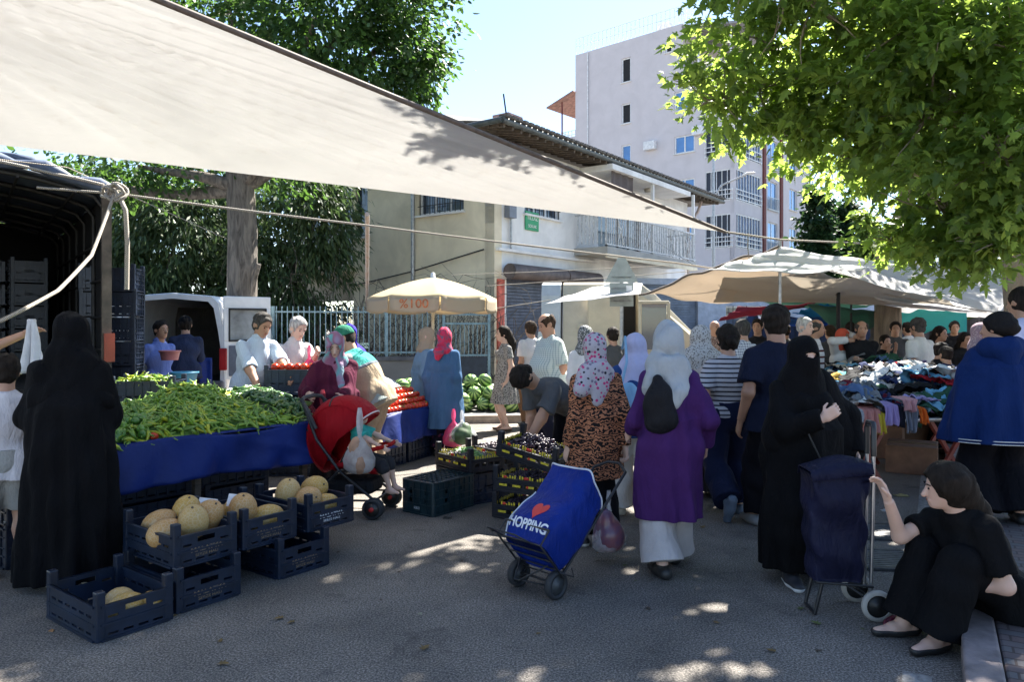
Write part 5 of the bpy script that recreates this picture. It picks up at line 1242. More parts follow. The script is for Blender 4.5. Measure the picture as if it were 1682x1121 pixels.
# ---- beige van on the right of the house
bv = thing('beige_van', 'beige panel van with its sliding door and cab door open', 'van', (P(880, 537, 14.2).x, 14.2, 0), R(-5))
M_VB = mat('van_beige', (.50, .44, .32), .38, .10, 3, coat=.3); M_VG = mat('van_grey_white', (.46, .49, .50), .4, .1, 3)
prof = [(0, .35), (-.04, .9), (0, 1.5), (.10, 2.2), (.22, 2.42), (.9, 2.5), (1.6, 2.42), (1.78, 1.5), (1.8, .35)]
mb = MB(); n_ = len(prof); xs = [0, .08, 1.2, 2.3]; sc_ = [(.96, .97), (1, 1), (1, 1), (1, 1)]
for nm, xs, m_ in (('rear_body', [(0, .94), (.10, 1), (.48, 1)], M_VG), ('body', [(.52, 1), (1.55, 1)], M_VB), ('cab', [(1.95, 1), (2.05, .99), (2.3, .9), (3.1, .5)], M_VB)):
    mb = MB(); vs = [Vector((x + (.10 * (1 - (z / 2.5)) * -1 if x < .05 else 0) + (.22 * (z / 2.5) ** 2 if x < .05 else 0), y, .35 + (z - .35) * s)) for x, s in xs for y, z in prof]
    fs = [(i * n_ + k, i * n_ + k + 1, (i + 1) * n_ + k + 1, (i + 1) * n_ + k) for i in range(len(xs) - 1) for k in range(n_ - 1)] + [tuple(range(n_))[::-1], tuple((len(xs) - 1) * n_ + k for k in range(n_))]
    mb.add(vs, fs, 0, False); mb.build(nm, m_, bv, bevel=.01)
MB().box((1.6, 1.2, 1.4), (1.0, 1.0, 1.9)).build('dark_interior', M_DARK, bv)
MB().box((1.3, -.10, 1.35), (.62, .05, 1.95)).build('sliding_door', mat('van_beige2', (.55, .48, .34), .38, .08, 3, coat=.3), bv, bevel=.03)
MB().box((.5, -.045, 1.4), (.025, .01, 2.0)).build('body_seam', M_RUB, bv)
for x, z in ((.72, 1.12), (1.15, 1.18)): MB().box((x, -.06, z), (.12, .03, .035)).build('door_handle', M_RUB, bv)
MB().lathe([(0, .012), (.06, .01), (.07, 0)], (.86, -.045, 1.6), 16, axis=(0, -1, 0)).build('fuel_cap', M_VB, bv)
mb = MB()
for (x, z, sx, sz) in ((2.2, .75, .62, .8), (1.95, 1.6, .06, .9), (2.47, 1.6, .06, .9), (2.2, 2.05, .56, .06)): mb.box((x, -.35, z), (sx, .05, sz))
dd = mb.build('cab_door', M_VB, bv, bevel=.01); MB().box((2.2, -.35, 1.6), (.46, .01, .85)).build('door_window', M_GLASS, dd)
for x in (.55, 2.6): MB().lathe([(.05, -.1), (.25, -.11), (.33, -.09), (.34, .08), (.2, .11), (.05, .1)], (x, .05, .34), 20, axis=(0, 1, 0)).build('wheel', M_RUB, bv)

# ---- parasol
pc = P(711, 537, 10.6); pa = thing('parasol', 'cream market parasol with a scalloped valance and faded orange print', 'parasol', (pc.x, 10.6, 0), R(12))
R0, zr_, zt_ = .93, 2.0, 2.30; npan = 8; mC = tarp_mat('parasol_cream', (.72, .62, .42), .5, (.62, .36, .16), .1)
mb = MB(); MB().tube([(0, 0, 0), (0, 0, 2.36)], .022, 10).build('pole', mat('parasol_pole', (.55, .50, .40), .5), pa)
def pr(a, t):
    k = a / (2 * math.pi) * npan; fr_ = k - math.floor(k); cr_ = math.cos(math.pi / npan) / math.cos((fr_ - .5) * 2 * math.pi / npan)
    rr = R0 * t * (1 - (1 - cr_)); return Vector((rr * math.cos(a), rr * math.sin(a), zt_ - (zt_ - zr_) * (t ** 1.5) - .02 * math.sin(math.pi * fr_) * t))
mb.grid(lambda u, v: pr(u * 2 * math.pi, v), 64, 10); can = mb.build('canopy', mC, pa, solid=.004)
mb = MB()
def val(u, v):
    p = pr(u * 2 * math.pi, 1); fr_ = (u * npan) % 1; p.z -= v * (.185 + .012 * math.sin(math.pi * fr_)); s = 1 + .012 * v * math.sin(u * 40); return Vector((p.x * s, p.y * s, p.z))
for k in range(npan): mb.grid(lambda u, v, k=k: val((k + .015 + u * .97) / npan, v), 8, 4)
vl = mb.build('valance', tarp_mat('valance_cream', (.58, .50, .38), .4, (.45, .30, .16), .1), pa, solid=.003)
aa = R(-90 - 25 - 12); cp_ = Vector((math.cos(R(-112.5 )) , math.sin(R(-112.5)), 0)); nn_ = cp_; tx = Vector((-nn_.y, nn_.x, 0))
Mt = Matrix.Translation(nn_ * (R0 * math.cos(math.pi / npan) + .012) + Vector((0, 0, zr_ - .10))) @ Matrix((tx, Vector((0, 0, 1)), nn_)).transposed().to_4x4()
textmesh('print', '%100', .17, mat('faded_orange', (.52, .17, .06), .7, .4, 20), pa, Mt, .001, bold=.002, sx=1.1)
mb = MB()
for k in range(npan): a = 2 * math.pi * k / npan; mb.bar((0, 0, zr_ - .2), Vector((math.cos(a) * R0 * .55, math.sin(a) * R0 * .55, zr_ + .14)), .012); mb.bar((0, 0, zt_ - .01), Vector((math.cos(a) * R0 * .98, math.sin(a) * R0 * .98, zr_ + .005)), .012)
mb.build('ribs', M_STEEL, pa); MB().lathe([(0, .07), (.03, .06), (.035, 0), (.05, -.02)], (0, 0, zt_ + .01), 12).build('finial', mat('white_plastic', (.7, .7, .7), .4), pa)
# ================= CRATES AND PRODUCE
M_CR = mat('crate_navy', (.006, .014, .034), .42, .3, 8, .15, 60, .003); M_CRT = mat('crate_teal', (.006, .022, .030), .42, .3, 8, .15, 60, .003); M_CRB = mat('crate_black', (.007, .008, .015), .5, .3, 8)
M_LTW = mat('crate_print_white', (.55, .58, .62), .6, .2, 60); M_LTO = mat('crate_print_worn', (.22, .15, .07), .7, .5, 90, two=(.03, .04, .07))
def side_wall(mb, L, H, th, holes, y, ax):       # wall along x (ax=0) or y (ax=1) at offset y with real slots
    xs = sorted({-L / 2, L / 2} | {h[0] for h in holes} | {h[1] for h in holes}); zs = sorted({0, H} | {h[2] for h in holes} | {h[3] for h in holes})
    for j in range(len(zs) - 1):
        cz = (zs[j] + zs[j + 1]) / 2; run = None
        for i in range(len(xs)):
            solid = i < len(xs) - 1 and not any(h[0] < (xs[i] + xs[i + 1]) / 2 < h[1] and h[2] < cz < h[3] for h in holes)
            if solid and run is None: run = xs[i]
            if (not solid) and run is not None:
                a, b = run, xs[i]; c = ((a + b) / 2, y, cz); s = (b - a, th, zs[j + 1] - zs[j])
                if ax: c = (c[1], c[0], c[2]); s = (s[1], s[0], s[2])
                mb.box(c, s); run = None
def make_crate(label, kind='deep', m=None, lt=None, text=('MALATYA', 'SEBZE HALI')):
    t = thing('plastic_crate', label, 'crate', (0, 0, 0)); m = m or M_CR
    L, W, H, PH = {'deep': (.6, .4, .185, .255), 'tray': (.58, .39, .115, .215), 'closed': (.54, .37, .285, .285), 'tall': (.6, .4, .27, .32)}[kind]
    t['H'] = PH if kind == 'tray' else {'deep': .215, 'closed': .285, 'tall': .285}.get(kind, H)
    def slots(Ln, n, hole):
        hs = []; w_ = Ln / n
        if kind == 'closed':
            return [(-.12 + i * .06, -.105 + i * .06 + .02, .10 + j * .07, .15 + j * .07) for i in (0, 3) for j in (0, 1)] if Ln < .5 else []
        for i in range(n):
            x = -Ln / 2 + w_ * (i + .5)
            if n > 2 and not (hole and abs(x) < .06 and kind == 'deep'): hs.append((x - w_ * .34, x + w_ * .34, .112 if kind != 'tray' else .045, .126 if kind != 'tray' else .075))
            hs.append((x - w_ * .34, x + w_ * .34, .025, .037)) if kind != 'tray' else None
        if hole and kind in ('deep', 'tall'): hs = [h for h in hs if not (h[0] < .062 and h[1] > -.062 and h[2] > .1)] + [(-.055, .055, .128, .158)]
        return hs
    mb = MB()
    for s_ in (-1, 1):
        side_wall(mb, L - .06, H, .008, slots(L - .10, 6, False), s_ * (W / 2 - .006), 0); side_wall(mb, W - .06, H, .008, slots(W - .09, 4, True), s_ * (L / 2 - .006), 1)
        for z, t_ in ((H - .006, .018), (.008, .02), (.085, .012) if kind != 'tray' else (.09, .010)):
            mb.box((0, s_ * (W / 2 - .001), z), (L - .045, t_ + .004, .012)); mb.box((s_ * (L / 2 - .001), 0, z), (t_ + .004, W - .045, .012))
        if kind in ('closed', 'tall'):
            for z in (.14, .21): mb.box((0, s_ * (W / 2), z), (L - .045, .014, .008)); mb.box((s_ * (L / 2), 0, z), (.014, W - .045, .008))
            for k in range(1, 8): mb.box((-L / 2 + k * L / 8, s_ * (W / 2 + .001), H / 2), (.006, .012, H - .03))
            for k in range(1, 5): mb.box((s_ * (L / 2 + .001), -W / 2 + k * W / 5, H / 2), (.012, .006, H - .03))
    mb.box((0, 0, .012), (L - .02, W - .02, .008)); mb.build('basket', m, t)
    mb = MB()
    for sx in (-1, 1):
        for sy in (-1, 1):
            x, y = sx * (L / 2 - .022), sy * (W / 2 - .022)
            if kind != 'closed':
                MB().box((x, y, PH / 2), (.046, .046, PH)).build('corner_post', m, t, bevel=.006)
            else: MB().tube([(x, y, .0), (x, y, H)], .024, 10).build('corner_post', m, t)
    mb = MB()
    if kind == 'closed':
        for k in range(9): mb.box((-L / 2 + (k + .5) * L / 9, 0, H - .004), (.012, W - .03, .008))
        for k in range(6): mb.box((0, -W / 2 + (k + .5) * W / 6, H - .004), (L - .03, .012, .008))
        mb.box((0, 0, H - .014), (L - .03, W - .03, .006)); mb.build('lid', m, t)
    if lt:
        for s_ in (-1, 1):
            Mx = Matrix.Translation((s_ * (L / 2 + .004), 0, .085 if kind != 'closed' else .055)) @ Matrix(((0, 0, s_), (s_, 0, 0), (0, 1, 0))).to_4x4()
            if kind == 'deep':
                textmesh('lettering', text[0], .036, lt, t, Matrix.Translation((0, 0, -.012)) @ Mx @ Matrix.Translation((0, .012, 0)), .0008, bold=.0008, sx=1.25)
                textmesh('lettering', text[1], .022, lt, t, Matrix.Translation((0, 0, -.014)) @ Mx @ Matrix.Translation((0, -.017, 0)), .0008, sx=1.3)
            else: textmesh('lettering', text[0], .03, lt, t, Mx, .0008)
    return t
CG = 'plastic crates around the stall'
cr_w = make_crate('x', 'deep', M_CR, M_LTW); cr_o = make_crate('x', 'deep', M_CR, M_LTO); cr_p = make_crate('x', 'deep', M_CR); cr_t = make_crate('x', 'tray', M_CRB); cr_c = make_crate('x', 'closed', M_CRT, M_LTW, ('SEBZE',)); cr_l = make_crate('x', 'tall', M_CR)
used_c = set()
def crate(proto, corner, z, ang, label, sx=1, sy=1, rot=None, group=CG):
    """corner = ground position of the corner nearest the camera; ang = direction of the long side"""
    L, W = (.6, .4) if proto not in (cr_t, cr_c) else ((.58, .39) if proto == cr_t else (.54, .37))
    a = Vector((math.cos(R(ang)), math.sin(R(ang)), 0)); b = Vector((-a.y, a.x, 0)); c = Vector((corner[0], corner[1], z)) + a * L / 2 * sx + b * W / 2 * sy
    if proto.name in used_c: o = copy_tree(proto)
    else: o = proto; used_c.add(proto.name)
    o.location = c; o.rotation_euler = rot or (0, 0, R(ang)); o['label'] = label; o['group'] = group; return o
# --- melon crates.  long side points back-left (143 deg), short sides with the print face the street
LA_ = 143
c0 = crate(cr_p, (-2.09, 3.72), 0, LA_, 'navy crate on the ground in the lower left corner with three melons left in it', 1, -1)
lo1 = crate(cr_o, (-1.86, 4.10), 0, LA_, 'lower navy crate under the five melon crate, nearest of the bottom row', 1, -1); lo1b = (-1.30, 4.82)
lo2 = crate(cr_o, (-1.47, 4.66), 0, LA_, 'lower navy crate farther along under the right end melon crates', 1, -1)
u1 = crate(cr_o, (-1.92, 4.20), .215, LA_, 'upper navy crate holding five melons, nearest of the top row', 1, -1)
u2 = crate(cr_o, (-1.66, 4.56), .215, LA_, 'upper navy crate holding three melons, middle of the top row', 1, -1)
u3 = crate(cr_w, (-1.40, 4.92), .215, LA_, 'upper navy crate with white lettering at the right end of the top row', 1, -1)
u3.location += Vector((.03, .04, 0))
# melons
def melon_mat(name, a, b):
    t = NT(name); n = t.noise(3, 4); v = t.new('TexVoronoi', feature='DISTANCE_TO_EDGE'); t.link(t.mapped(), v.inputs[0]); v.inputs['Scale'].default_value = 55
    c = t.ramp(n, [(.3, a), (.65, b)]); m_ = t.ramp(v.outputs[0], [(0, .45), (.12, 0)]); t.link(t.mix(m_, c, (.55, .47, .33)), t.b.inputs['Base Color']); t.b.inputs['Roughness'].default_value = .55; t.bump(v.outputs[0], -.35, .004); return t.m
mms = [melon_mat('melon_tan', (.38, .19, .055), (.48, .27, .09)), melon_mat('melon_yellow', (.42, .23, .035), (.48, .30, .07)), melon_mat('melon_olive', (.40, .25, .08), (.48, .31, .11))]
def melon_mesh(i):
    mb = MB(); n = 20; prof = []
    for k in range(13):
        t_ = math.pi * k / 12; prof.append((.082 * math.sin(t_) ** .92, -.105 * math.cos(t_)))
    prof[0] = (0, -.105); prof[-1] = (0, .098); mb.lathe(prof, n=n)
    vs = [Vector(v) for v in mb.v]
    mb.v = [tuple(v * (1 + .012 * math.sin(10 * math.atan2(v.y, v.x)))) for v in vs]; return mb
mel = []
for i in range(3): o = melon_mesh(i).build('melon', mms[i]); st_ = MB().tube([(0, 0, .095), (0, .004, .106)], [.008, .005], 6).build('stem', M_WOODD, o); mel.append(o)
um = set()
def melon(parent, lx, ly, z, k, rot, label, s=1):
    o = mel[k]
    if k in um: o = copy_tree(o)
    um.add(k); p = Matrix.Rotation(parent.rotation_euler.z, 4, 'Z') @ Vector((lx, ly, z)); o.location = parent.location + p; o.rotation_euler = rot; o.scale = (s,) * 3
    tag(o, label, 'melon', 'melons in the navy crates')
melon(c0, -.08, -.02, .10, 2, (1.4, 0, .9), 'pale melon at the back of the lower left single crate', .95); melon(c0, -.19, .0, .10, 1, (1.5, 0, 2.2), 'yellow melon in the lower left single crate', .95); melon(c0, -.21, -.12, .09, 1, (1.5, 0, .4), 'small yellow melon against the front of the lower left single crate', .8)
for j, (lx, ly, z, k, rot, l_) in enumerate(((.14, .05, .16, 0, (1.2, .2, 1.5), 'orange tan melon at the rear left of the five melon crate'), (-.06, .12, .15, 0, (1.5, 0, 2.6), 'tan melon lying at the front left of the five melon crate'), (.10, -.10, .21, 1, (.3, .3, 0), 'yellow striped melon standing in the middle of the five melon crate'), (-.12, -.02, .20, 2, (.35, -.3, 1), 'large pale melon at the front of the five melon crate'), (-.06, -.15, .20, 0, (.5, .5, .4), 'brownish melon at the right of the five melon crate'))): melon(u1, lx, ly, z, k, rot, l_, 1.08)
for j, (lx, ly, z, k, rot, l_) in enumerate(((-.10, .07, .20, 0, (.4, .2, 0), 'big round tan melon on top of the middle crate'), (.08, .0, .15, 1, (1.4, 0, .6), 'yellow melon behind the big one in the middle crate'), (-.14, -.08, .12, 1, (1.4, 0, 1.9), 'yellow melon low at the right of the middle crate'), (.16, .1, .11, 0, (1.4, 0, 1.9), 'tan melon at the back of the middle crate'))): melon(u2, lx, ly, z, k, rot, l_, 1.1)
for j, (lx, ly, z, k, rot, l_) in enumerate(((.05, .10, .20, 2, (.3, .2, 0), 'pale upright melon at the left of the right end crate'), (-.10, .04, .17, 0, (1.3, 0, .8), 'orange melon in the middle of the right end crate'), (.04, -.12, .20, 1, (1.2, .0, 1.0), 'yellow green melon at the right of the right end crate'), (-.12, -.08, .10, 1, (1.4, 0, 1.9), 'yellow melon low in the right end crate'))): melon(u3, lx, ly, z, k, rot, l_, 1.08)
# paper between the melons
for i, (px, py, Y) in enumerate(((384, 832, 4.75), (335, 838, 4.85))):
    mb = MB(); mb.grid(lambda u, v: P(px, py, Y) + Vector((.11 * u - .05, .05 * v + .03 * u, .07 * v - .02 * u)), 5, 5); tag(mb.build('price_card', mat('paper', (.70, .70, .72), .8), solid=.002), ['white price card tucked beside the five melon crate', 'small white paper behind the yellow melon'][i], 'card')
# --- crate stack beside the truck
st0 = Vector((P(190, 537, 8.7).x, 8.7, 0))
for i in range(8):
    o = crate(cr_l, (0, 0), 0, 62, 'empty navy crate in the tall stack by the truck, number %d from the top' % (8 - i) if False else ['bottom', 'second from bottom', 'third from bottom', 'fourth from bottom', 'fourth from top', 'third from top', 'second from top', 'topmost'][i] + ' empty navy crate in the tall stack beside the truck', group='crates stacked beside the truck')
    o.location = st0 + Vector((rnd.uniform(-.01, .01) - .03, 0, i * .287)); o.rotation_euler = (0, 0, R(12 + rnd.uniform(-1.5, 1.5)))
# crates inside the truck
for i, (a, l, z) in enumerate([(a_, l_, z_) for z_ in range(5) for l_ in (2.6, 3.3) for a_ in (.55, 1.0, 1.5)]):
    o = copy_tree(cr_w if i % 2 else cr_l, label='dark crate stacked inside the truck bed', group='crates inside the truck'); o.location = trk.location + tq(a, l, 1.0 + z * .29); o.rotation_euler = (0, 0, math.atan2(.8, -.6))
# --- crates by vendors and under tables
# long stall
SD = Vector((.62, .785, 0)); NB = Vector((-.785, .62, 0)); T0 = Vector((-2.72, 5.2, 0))
def tb(s, d, z): return T0 + SD * s + NB * d + Vector((0, 0, z))
SZ = .75; stall = thing('produce_stall', 'long produce table with a blue plastic skirt under the green peppers and cucumbers', 'market stall', tb(0, 0, 0)); so_ = stall.location.copy()
rotS = Matrix((SD, -NB, Vector((0, 0, 1)))).transposed()
M_BSK = mat('blue_skirt', (.004, .018, .13), .6, .15, 2.5, .35, 4, .05, spec=.25)
def table(st, o_, sd, nb_, z, s0, s1, dep, drop, fold_at):
    rt = Matrix((sd, -nb_, Vector((0, 0, 1)))).transposed(); q = lambda s, d, z_: o_ + sd * s + nb_ * d + Vector((0, 0, z_)) - st.location
    MB().box(q((s0 + s1) / 2, dep / 2, z - .03), (s1 - s0 - .02, dep, .04), rt).build('table_board', M_WOODD, st); L_ = s1 - s0
    def sk(u, v):
        s = s0 + u * L_; fold = .035 * math.sin(s * 4.2 + 1) + .02 * math.sin(s * 11 + v * 3) + .012 * math.sin(s * 23 + 1); h = drop + .03 * math.sin(s * 1.7 + .6) - .03 * math.sin(s * 3.1)
        e = .03 * math.exp(-((s - fold_at - v * 1.1) / .12) ** 2); return q(s, -.03 - v * .03 - v * (fold + e) * 1.2, z + .02 - v * h + .02 * math.sin(s * 5) * (1 - v))
    mb = MB(); mb.grid(sk, 110, 12); mb.grid(lambda u, v: q(s1 + .02 + .05 * v, u * dep - .03, z + .02 - v * drop * 1.05 + .02 * math.sin(u * 14)), 30, 8); mb.grid(lambda u, v: q(s0 + u * L_, -.03 + v * .16, z + .02 + .012 * math.sin(v * 3.14)), 60, 3); mb.build('blue_skirt', M_BSK, st, solid=.004)
    for s in ([s0 + .1, (s0 + s1) / 2, s1 - .1] if L_ > 1.5 else [s0 + .1, s1 - .06]):
        for d in (.1, dep - .1): MB().box(q(s, d, z / 2 - .03), (.05, .05, z - .04), rt).build('leg', M_WOODD if L_ > 1.5 else M_CR, st)
table(stall, T0, SD, NB, SZ, -.5, 1.66, 1.5, .31, .75)
T2 = Vector((-1.36, 8.28, 0)); S2 = Vector((.412, .911, 0)); N2 = Vector((-.911, .412, 0)); Z2 = .60
stall2 = thing('tomato_table', 'short blue skirted table on crates piled with red tomatoes', 'market stall', T2); table(stall2, T2, S2, N2, Z2, -.25, 1.05, .8, .34, 9)
k = 0
for s, d in ((-.35, .45), (.35, .45), (1.05, .5)):
    for z in range(2):
        o = copy_tree(cr_l, label='dark crate %s under the pepper table, %s' % (['on the ground', 'on top of another'][z], ['left end', 'middle', 'right end'][k]), group='crates under the stall'); o.location = tb(s, d, z * .29); o.rotation_euler = (0, 0, math.atan2(SD.y, SD.x) + rnd.uniform(-.04, .04))
    k += 1
for i, s in enumerate((.1, .76)): o = copy_tree(cr_l, label='dark crate under the tomato table, %s' % ['nearer one', 'farther one'][i], group='crates under the stall'); o.location = T2 + S2 * s + N2 * .25; o.rotation_euler = (0, 0, math.atan2(S2.y, S2.x))
# peppers
def gauss(x, s): return math.exp(-(x / s) ** 2)
def heap_pep(s, d):
    b = .17 * gauss(s - .95, .85) * gauss(d - .75, .62) + .11 * gauss(s - .9, .28) * gauss(d - .85, .28) + .07 * gauss(s - .1, .6) * gauss(d - .4, .4)
    e = min(1, max(0, d + .02) / .12); return SZ + .02 + (b + .03) * e
def heap_cuc(s, d): return SZ + .02 + (.20 * gauss(s - 1.42, .42) * gauss(d - .7, .6) + .05) * min(1, max(0, d) / .12)
def pepper_mesh(seed):
    rs = random.Random(seed); pts = []; rr = []; L = rs.uniform(.10, .14); c1, c2 = rs.uniform(-.5, .5), rs.uniform(-.9, .9); a = 0; p = Vector((0, 0, 0)); n = 9
    for i in range(n + 1):
        t_ = i / n; pts.append(p.copy()); rr.append(.0125 * (math.sin(min(1, t_ * 5 + .25) * math.pi / 2)) * (1 - t_ ** 2.2) + .002); a += (c1 + c2 * t_) / n * 2.4; p = p + Vector((math.cos(a), math.sin(a), .12 * math.sin(t_ * 6 + seed))) * L / n
    cx = sum((q.x for q in pts)) / len(pts); pts = [q - Vector((cx, 0, 0)) for q in pts]
    mb = MB(); mb.tube(pts, rr, 7, flat=.85); q = pts[0]; mb.tube([q + Vector((.004, 0, 0)), q - Vector((.014, 0, 0)), q - Vector((.03, .006, .004))], [.011, .004, .0035], 6, 1); return mb
def pm(name, a, b):
    t = NT(name); oi = t.new('ObjectInfo'); gm = t.new('NewGeometry'); r = t.math('FRACT', t.math('ADD', oi.outputs['Random'], gm.outputs['Random Per Island'])); t.link(t.ramp(r, [(0, a), (.75, b), (.93, (min(1, b[0] * 1.7), b[1] * 1.15, b[2] * .6))]), t.b.inputs['Base Color']); t.b.inputs['Roughness'].default_value = .3; t.b.inputs['Subsurface Weight'].default_value = .08; t.b.inputs['Subsurface Radius'].default_value = (.01, .02, .004); return t.m
MPEP = pm('pepper_green', (.065, .15, .012), (.20, .32, .035)); MSTEM = mat('pepper_stem', (.16, .28, .05), .6); MCUC = pm('cucumber_green', (.018, .06, .014), (.055, .12, .03))
pep = [pepper_mesh(i).build('pepper', [MPEP, MSTEM]) for i in range(8)]
def scatter_heap(protos, fn, srange, drange, n_ind, n_stuff, label, cat, group, stuffname, stufflabel, tilt=.5, seed=0, mask=None, lift=.012):
    rs = random.Random(seed); pts = []
    while len(pts) < n_ind + n_stuff:
        s, d = rs.uniform(*srange), rs.uniform(*drange)
        if mask and not mask(s, d, rs): continue
        pts.append((s, d))
    pts.sort(key=lambda q: q[1] + (0 if rs.random() < .85 else -.3)); V_, F_, MI = [], [], []
    for i, (s, d) in enumerate(pts):
        e = .03; nx = -(fn(s + e, d) - fn(s - e, d)) / (2 * e); ny = -(fn(s, d + e) - fn(s, d - e)) / (2 * e); N = (SD * nx + NB * ny + Vector((0, 0, 1))).normalized()
        Mx = N.to_track_quat('Z', 'Y').to_matrix() @ Euler((rs.gauss(0, tilt * .6), rs.gauss(0, tilt), rs.uniform(0, 6.28))).to_matrix(); loc = tb(s, d, fn(s, d) + rs.uniform(-.008, lift + .012)); pr = protos[i % len(protos)]
        if i < n_ind:
            o = pr if i < len(protos) else copy_tree(pr); o.location = loc; o.rotation_euler = Mx.to_euler(); tag(o, label, cat, group)
        else:
            b = len(V_); V_ += [tuple(loc + Mx @ v.co) for v in pr.data.vertices]; F_ += [tuple(b + k for k in p.vertices) for p in pr.data.polygons]; MI += [p.material_index for p in pr.data.polygons]
    if n_stuff:
        mb = MB(); mb.v = V_; mb.f = F_; mb.m = MI; mb.smooth = [True] * len(F_); o = mb.build(stuffname, list(protos[0].data.materials)); tag(o, stufflabel, cat, None, 'stuff')
def heap_base(name, fn, s0, s1, d0, d1, m, label):
    mb = MB(); mb.grid(lambda u, v: tb(s0 + u * (s1 - s0), d0 + v * (d1 - d0), fn(s0 + u * (s1 - s0), d0 + v * (d1 - d0)) - .015), 40, 30); o = mb.build(name, m); tag(o, label, 'heap', None, 'stuff')
pmask = lambda s, d, rs: s < 1.08 + .34 * (1 - d) + rs.uniform(-.06, .06) 
heap_base('pepper_heap_core', heap_pep, -.48, 1.45, .0, 1.5, mat('pepper_core', (.05, .13, .012), .6, .4, 20), 'inside of the big heap of green peppers')
scatter_heap(pep, heap_pep, (-.48, 1.5), (.0, 1.5), 300, 1800, 'curved light green pepper lying on the big pepper heap', 'pepper', 'green peppers heaped on the stall', 'pepper_heap', 'more green peppers further back on the heap', .5, 1, pmask)
# bell peppers, rounder, at the left front edge
def bell_mesh(seed):
    mb = MB(); prof = [(0, .028), (.012, .032), (.024, .026), (.030, .005), (.026, -.02), (.015, -.034), (0, -.036)]; mb.lathe(prof, n=12); mb.v = [tuple(Vector(v) * (1 + .10 * math.cos(3 * math.atan2(v[1], v[0]) + seed))) for v in mb.v]; mb.tube([(0, 0, .026), (.004, 0, .045)], [.006, .004], 6, 1); return mb
bell = [bell_mesh(i).build('bell_pepper', [pm('bell_green', (.045, .14, .02), (.09, .22, .03)), MSTEM]) for i in range(3)]
scatter_heap(bell, lambda s, d: heap_pep(s, d) + .018, (-.46, .22), (.02, .42), 70, 0, 'round dark green pepper at the front left edge of the heap', 'pepper', 'round peppers at the heap edge', '', '', 1.2, 3)
rb = bell_mesh(5).build('bell_pepper', [mat('bell_red', (.45, .04, .01), .3), MSTEM]); rb.location = tb(.22, .03, SZ + .05); rb.rotation_euler = (1.2, .3, 0); tag(rb, 'single red pepper at the front edge of the green heap', 'pepper')
# cucumbers
def cuc_mesh(seed):
    rs = random.Random(seed); mb = MB(); L = rs.uniform(.12, .16); c = rs.uniform(-.02, .02); n = 8; mb.tube([((i / n - .5) * L, c * math.sin(math.pi * i / n), 0) for i in range(n + 1)], [.006] + [.0165 * (1 - .25 * abs(i / n - .5) ** 2 * 4) for i in range(1, n)] + [.006], 8); return mb
cuc = [cuc_mesh(i).build('cucumber', MCUC) for i in range(5)]
heap_base('cucumber_heap_core', heap_cuc, 1.05, 1.64, .02, 1.5, mat('cucumber_core', (.015, .045, .012), .6, .4, 20), 'inside of the cucumber heap')
scatter_heap(cuc, heap_cuc, (1.0, 1.64), (.02, 1.48), 300, 200, 'small dark green cucumber on the cucumber heap', 'cucumber', 'cucumbers heaped on the stall', 'cucumber_heap', 'more cucumbers further back on the heap', .25, 5, lambda s, d, rs: s > 1.08 + .34 * (1 - d) + rs.uniform(-.04, .04) - (.2 if d > .9 else 0))
# tomatoes
def tom_mesh(): mb = MB(); mb.lathe([(0, .026), (.012, .030), (.026, .024), (.036, .004), (.032, -.018), (.016, -.030), (0, -.031)], n=14); mb.tube([(0, 0, .024), (.003, 0, .036)], [.004, .003], 5, 1); [mb.tube([(0, 0, .029), (.016 * math.cos(a), .016 * math.sin(a), .033)], [.004, .001], 4, 1) for a in np.arange(0, 6.28, 1.256)]; return mb
tmm = NT('tomato_red'); oi = tmm.new('ObjectInfo'); tmm.link(tmm.ramp(oi.outputs['Random'], [(0, (.42, .02, .008)), (1, (.62, .06, .015))]), tmm.b.inputs['Base Color']); tmm.b.inputs['Roughness'].default_value = .22; tmm = tmm.m
toms = [tom_mesh().build('tomato', [tmm, MSTEM])]; rs = random.Random(4); n_ = 0
for layer in range(4):
    for i in range(14 - layer):
        for j in range(8 - layer * 2):
            o = toms[0] if n_ == 0 else copy_tree(toms[0]); n_ += 1; o.location = T2 + S2 * (.0 + (i + layer * .5) * .073 + rs.uniform(-.008, .008)) + N2 * (.04 + (j + layer * .9) * .085 + rs.uniform(-.008, .008)) + Vector((0, 0, Z2 + .055 + layer * .055)); o.rotation_euler = (rs.uniform(-.7, .7), rs.uniform(-.7, .7), rs.uniform(0, 6)); o.scale = (rs.uniform(1.05, 1.25),) * 3; tag(o, 'ripe red tomato in the neat pile at the right end of the stall', 'tomato', 'tomatoes piled on the stall')
# plastic bags and paper on the table
def film(name, col, alpha=.65, rough=.3, tr=.3):
    if name in _mc: return _mc[name]
    t = NT(name); b = t.b; n = t.noise(9, 5, 1); t.link(t.ramp(n, [(.3, mul(col, .75)), (.7, col)]), b.inputs['Base Color']); b.inputs['Roughness'].default_value = rough
    t.link(t.ramp(t.noise(6, 4, .8), [(.35, alpha - .15), (.65, min(1, alpha + .2))]), b.inputs['Alpha']); t.bump(t.noise(14, 4, 1.5), .8, .02); translucent(t, c4(col), tr); 
    # keep the alpha by mixing with transparency
    tp_ = t.new('BsdfTransparent'); mx = t.new('MixShader'); src = t.n['Material Output'].inputs[0].links[0].from_socket; b.inputs['Alpha'].default_value = 1
    for l in list(t.t.links):
        if l.to_socket == b.inputs['Alpha']: a_ = l.from_socket; t.t.links.remove(l)
    t.link(a_, mx.inputs[0]); t.link(tp_.outputs[0], mx.inputs[1]); t.link(src, mx.inputs[2]); t.link(mx.outputs[0], t.n['Material Output'].inputs[0]); _mc[name] = t.m; return t.m
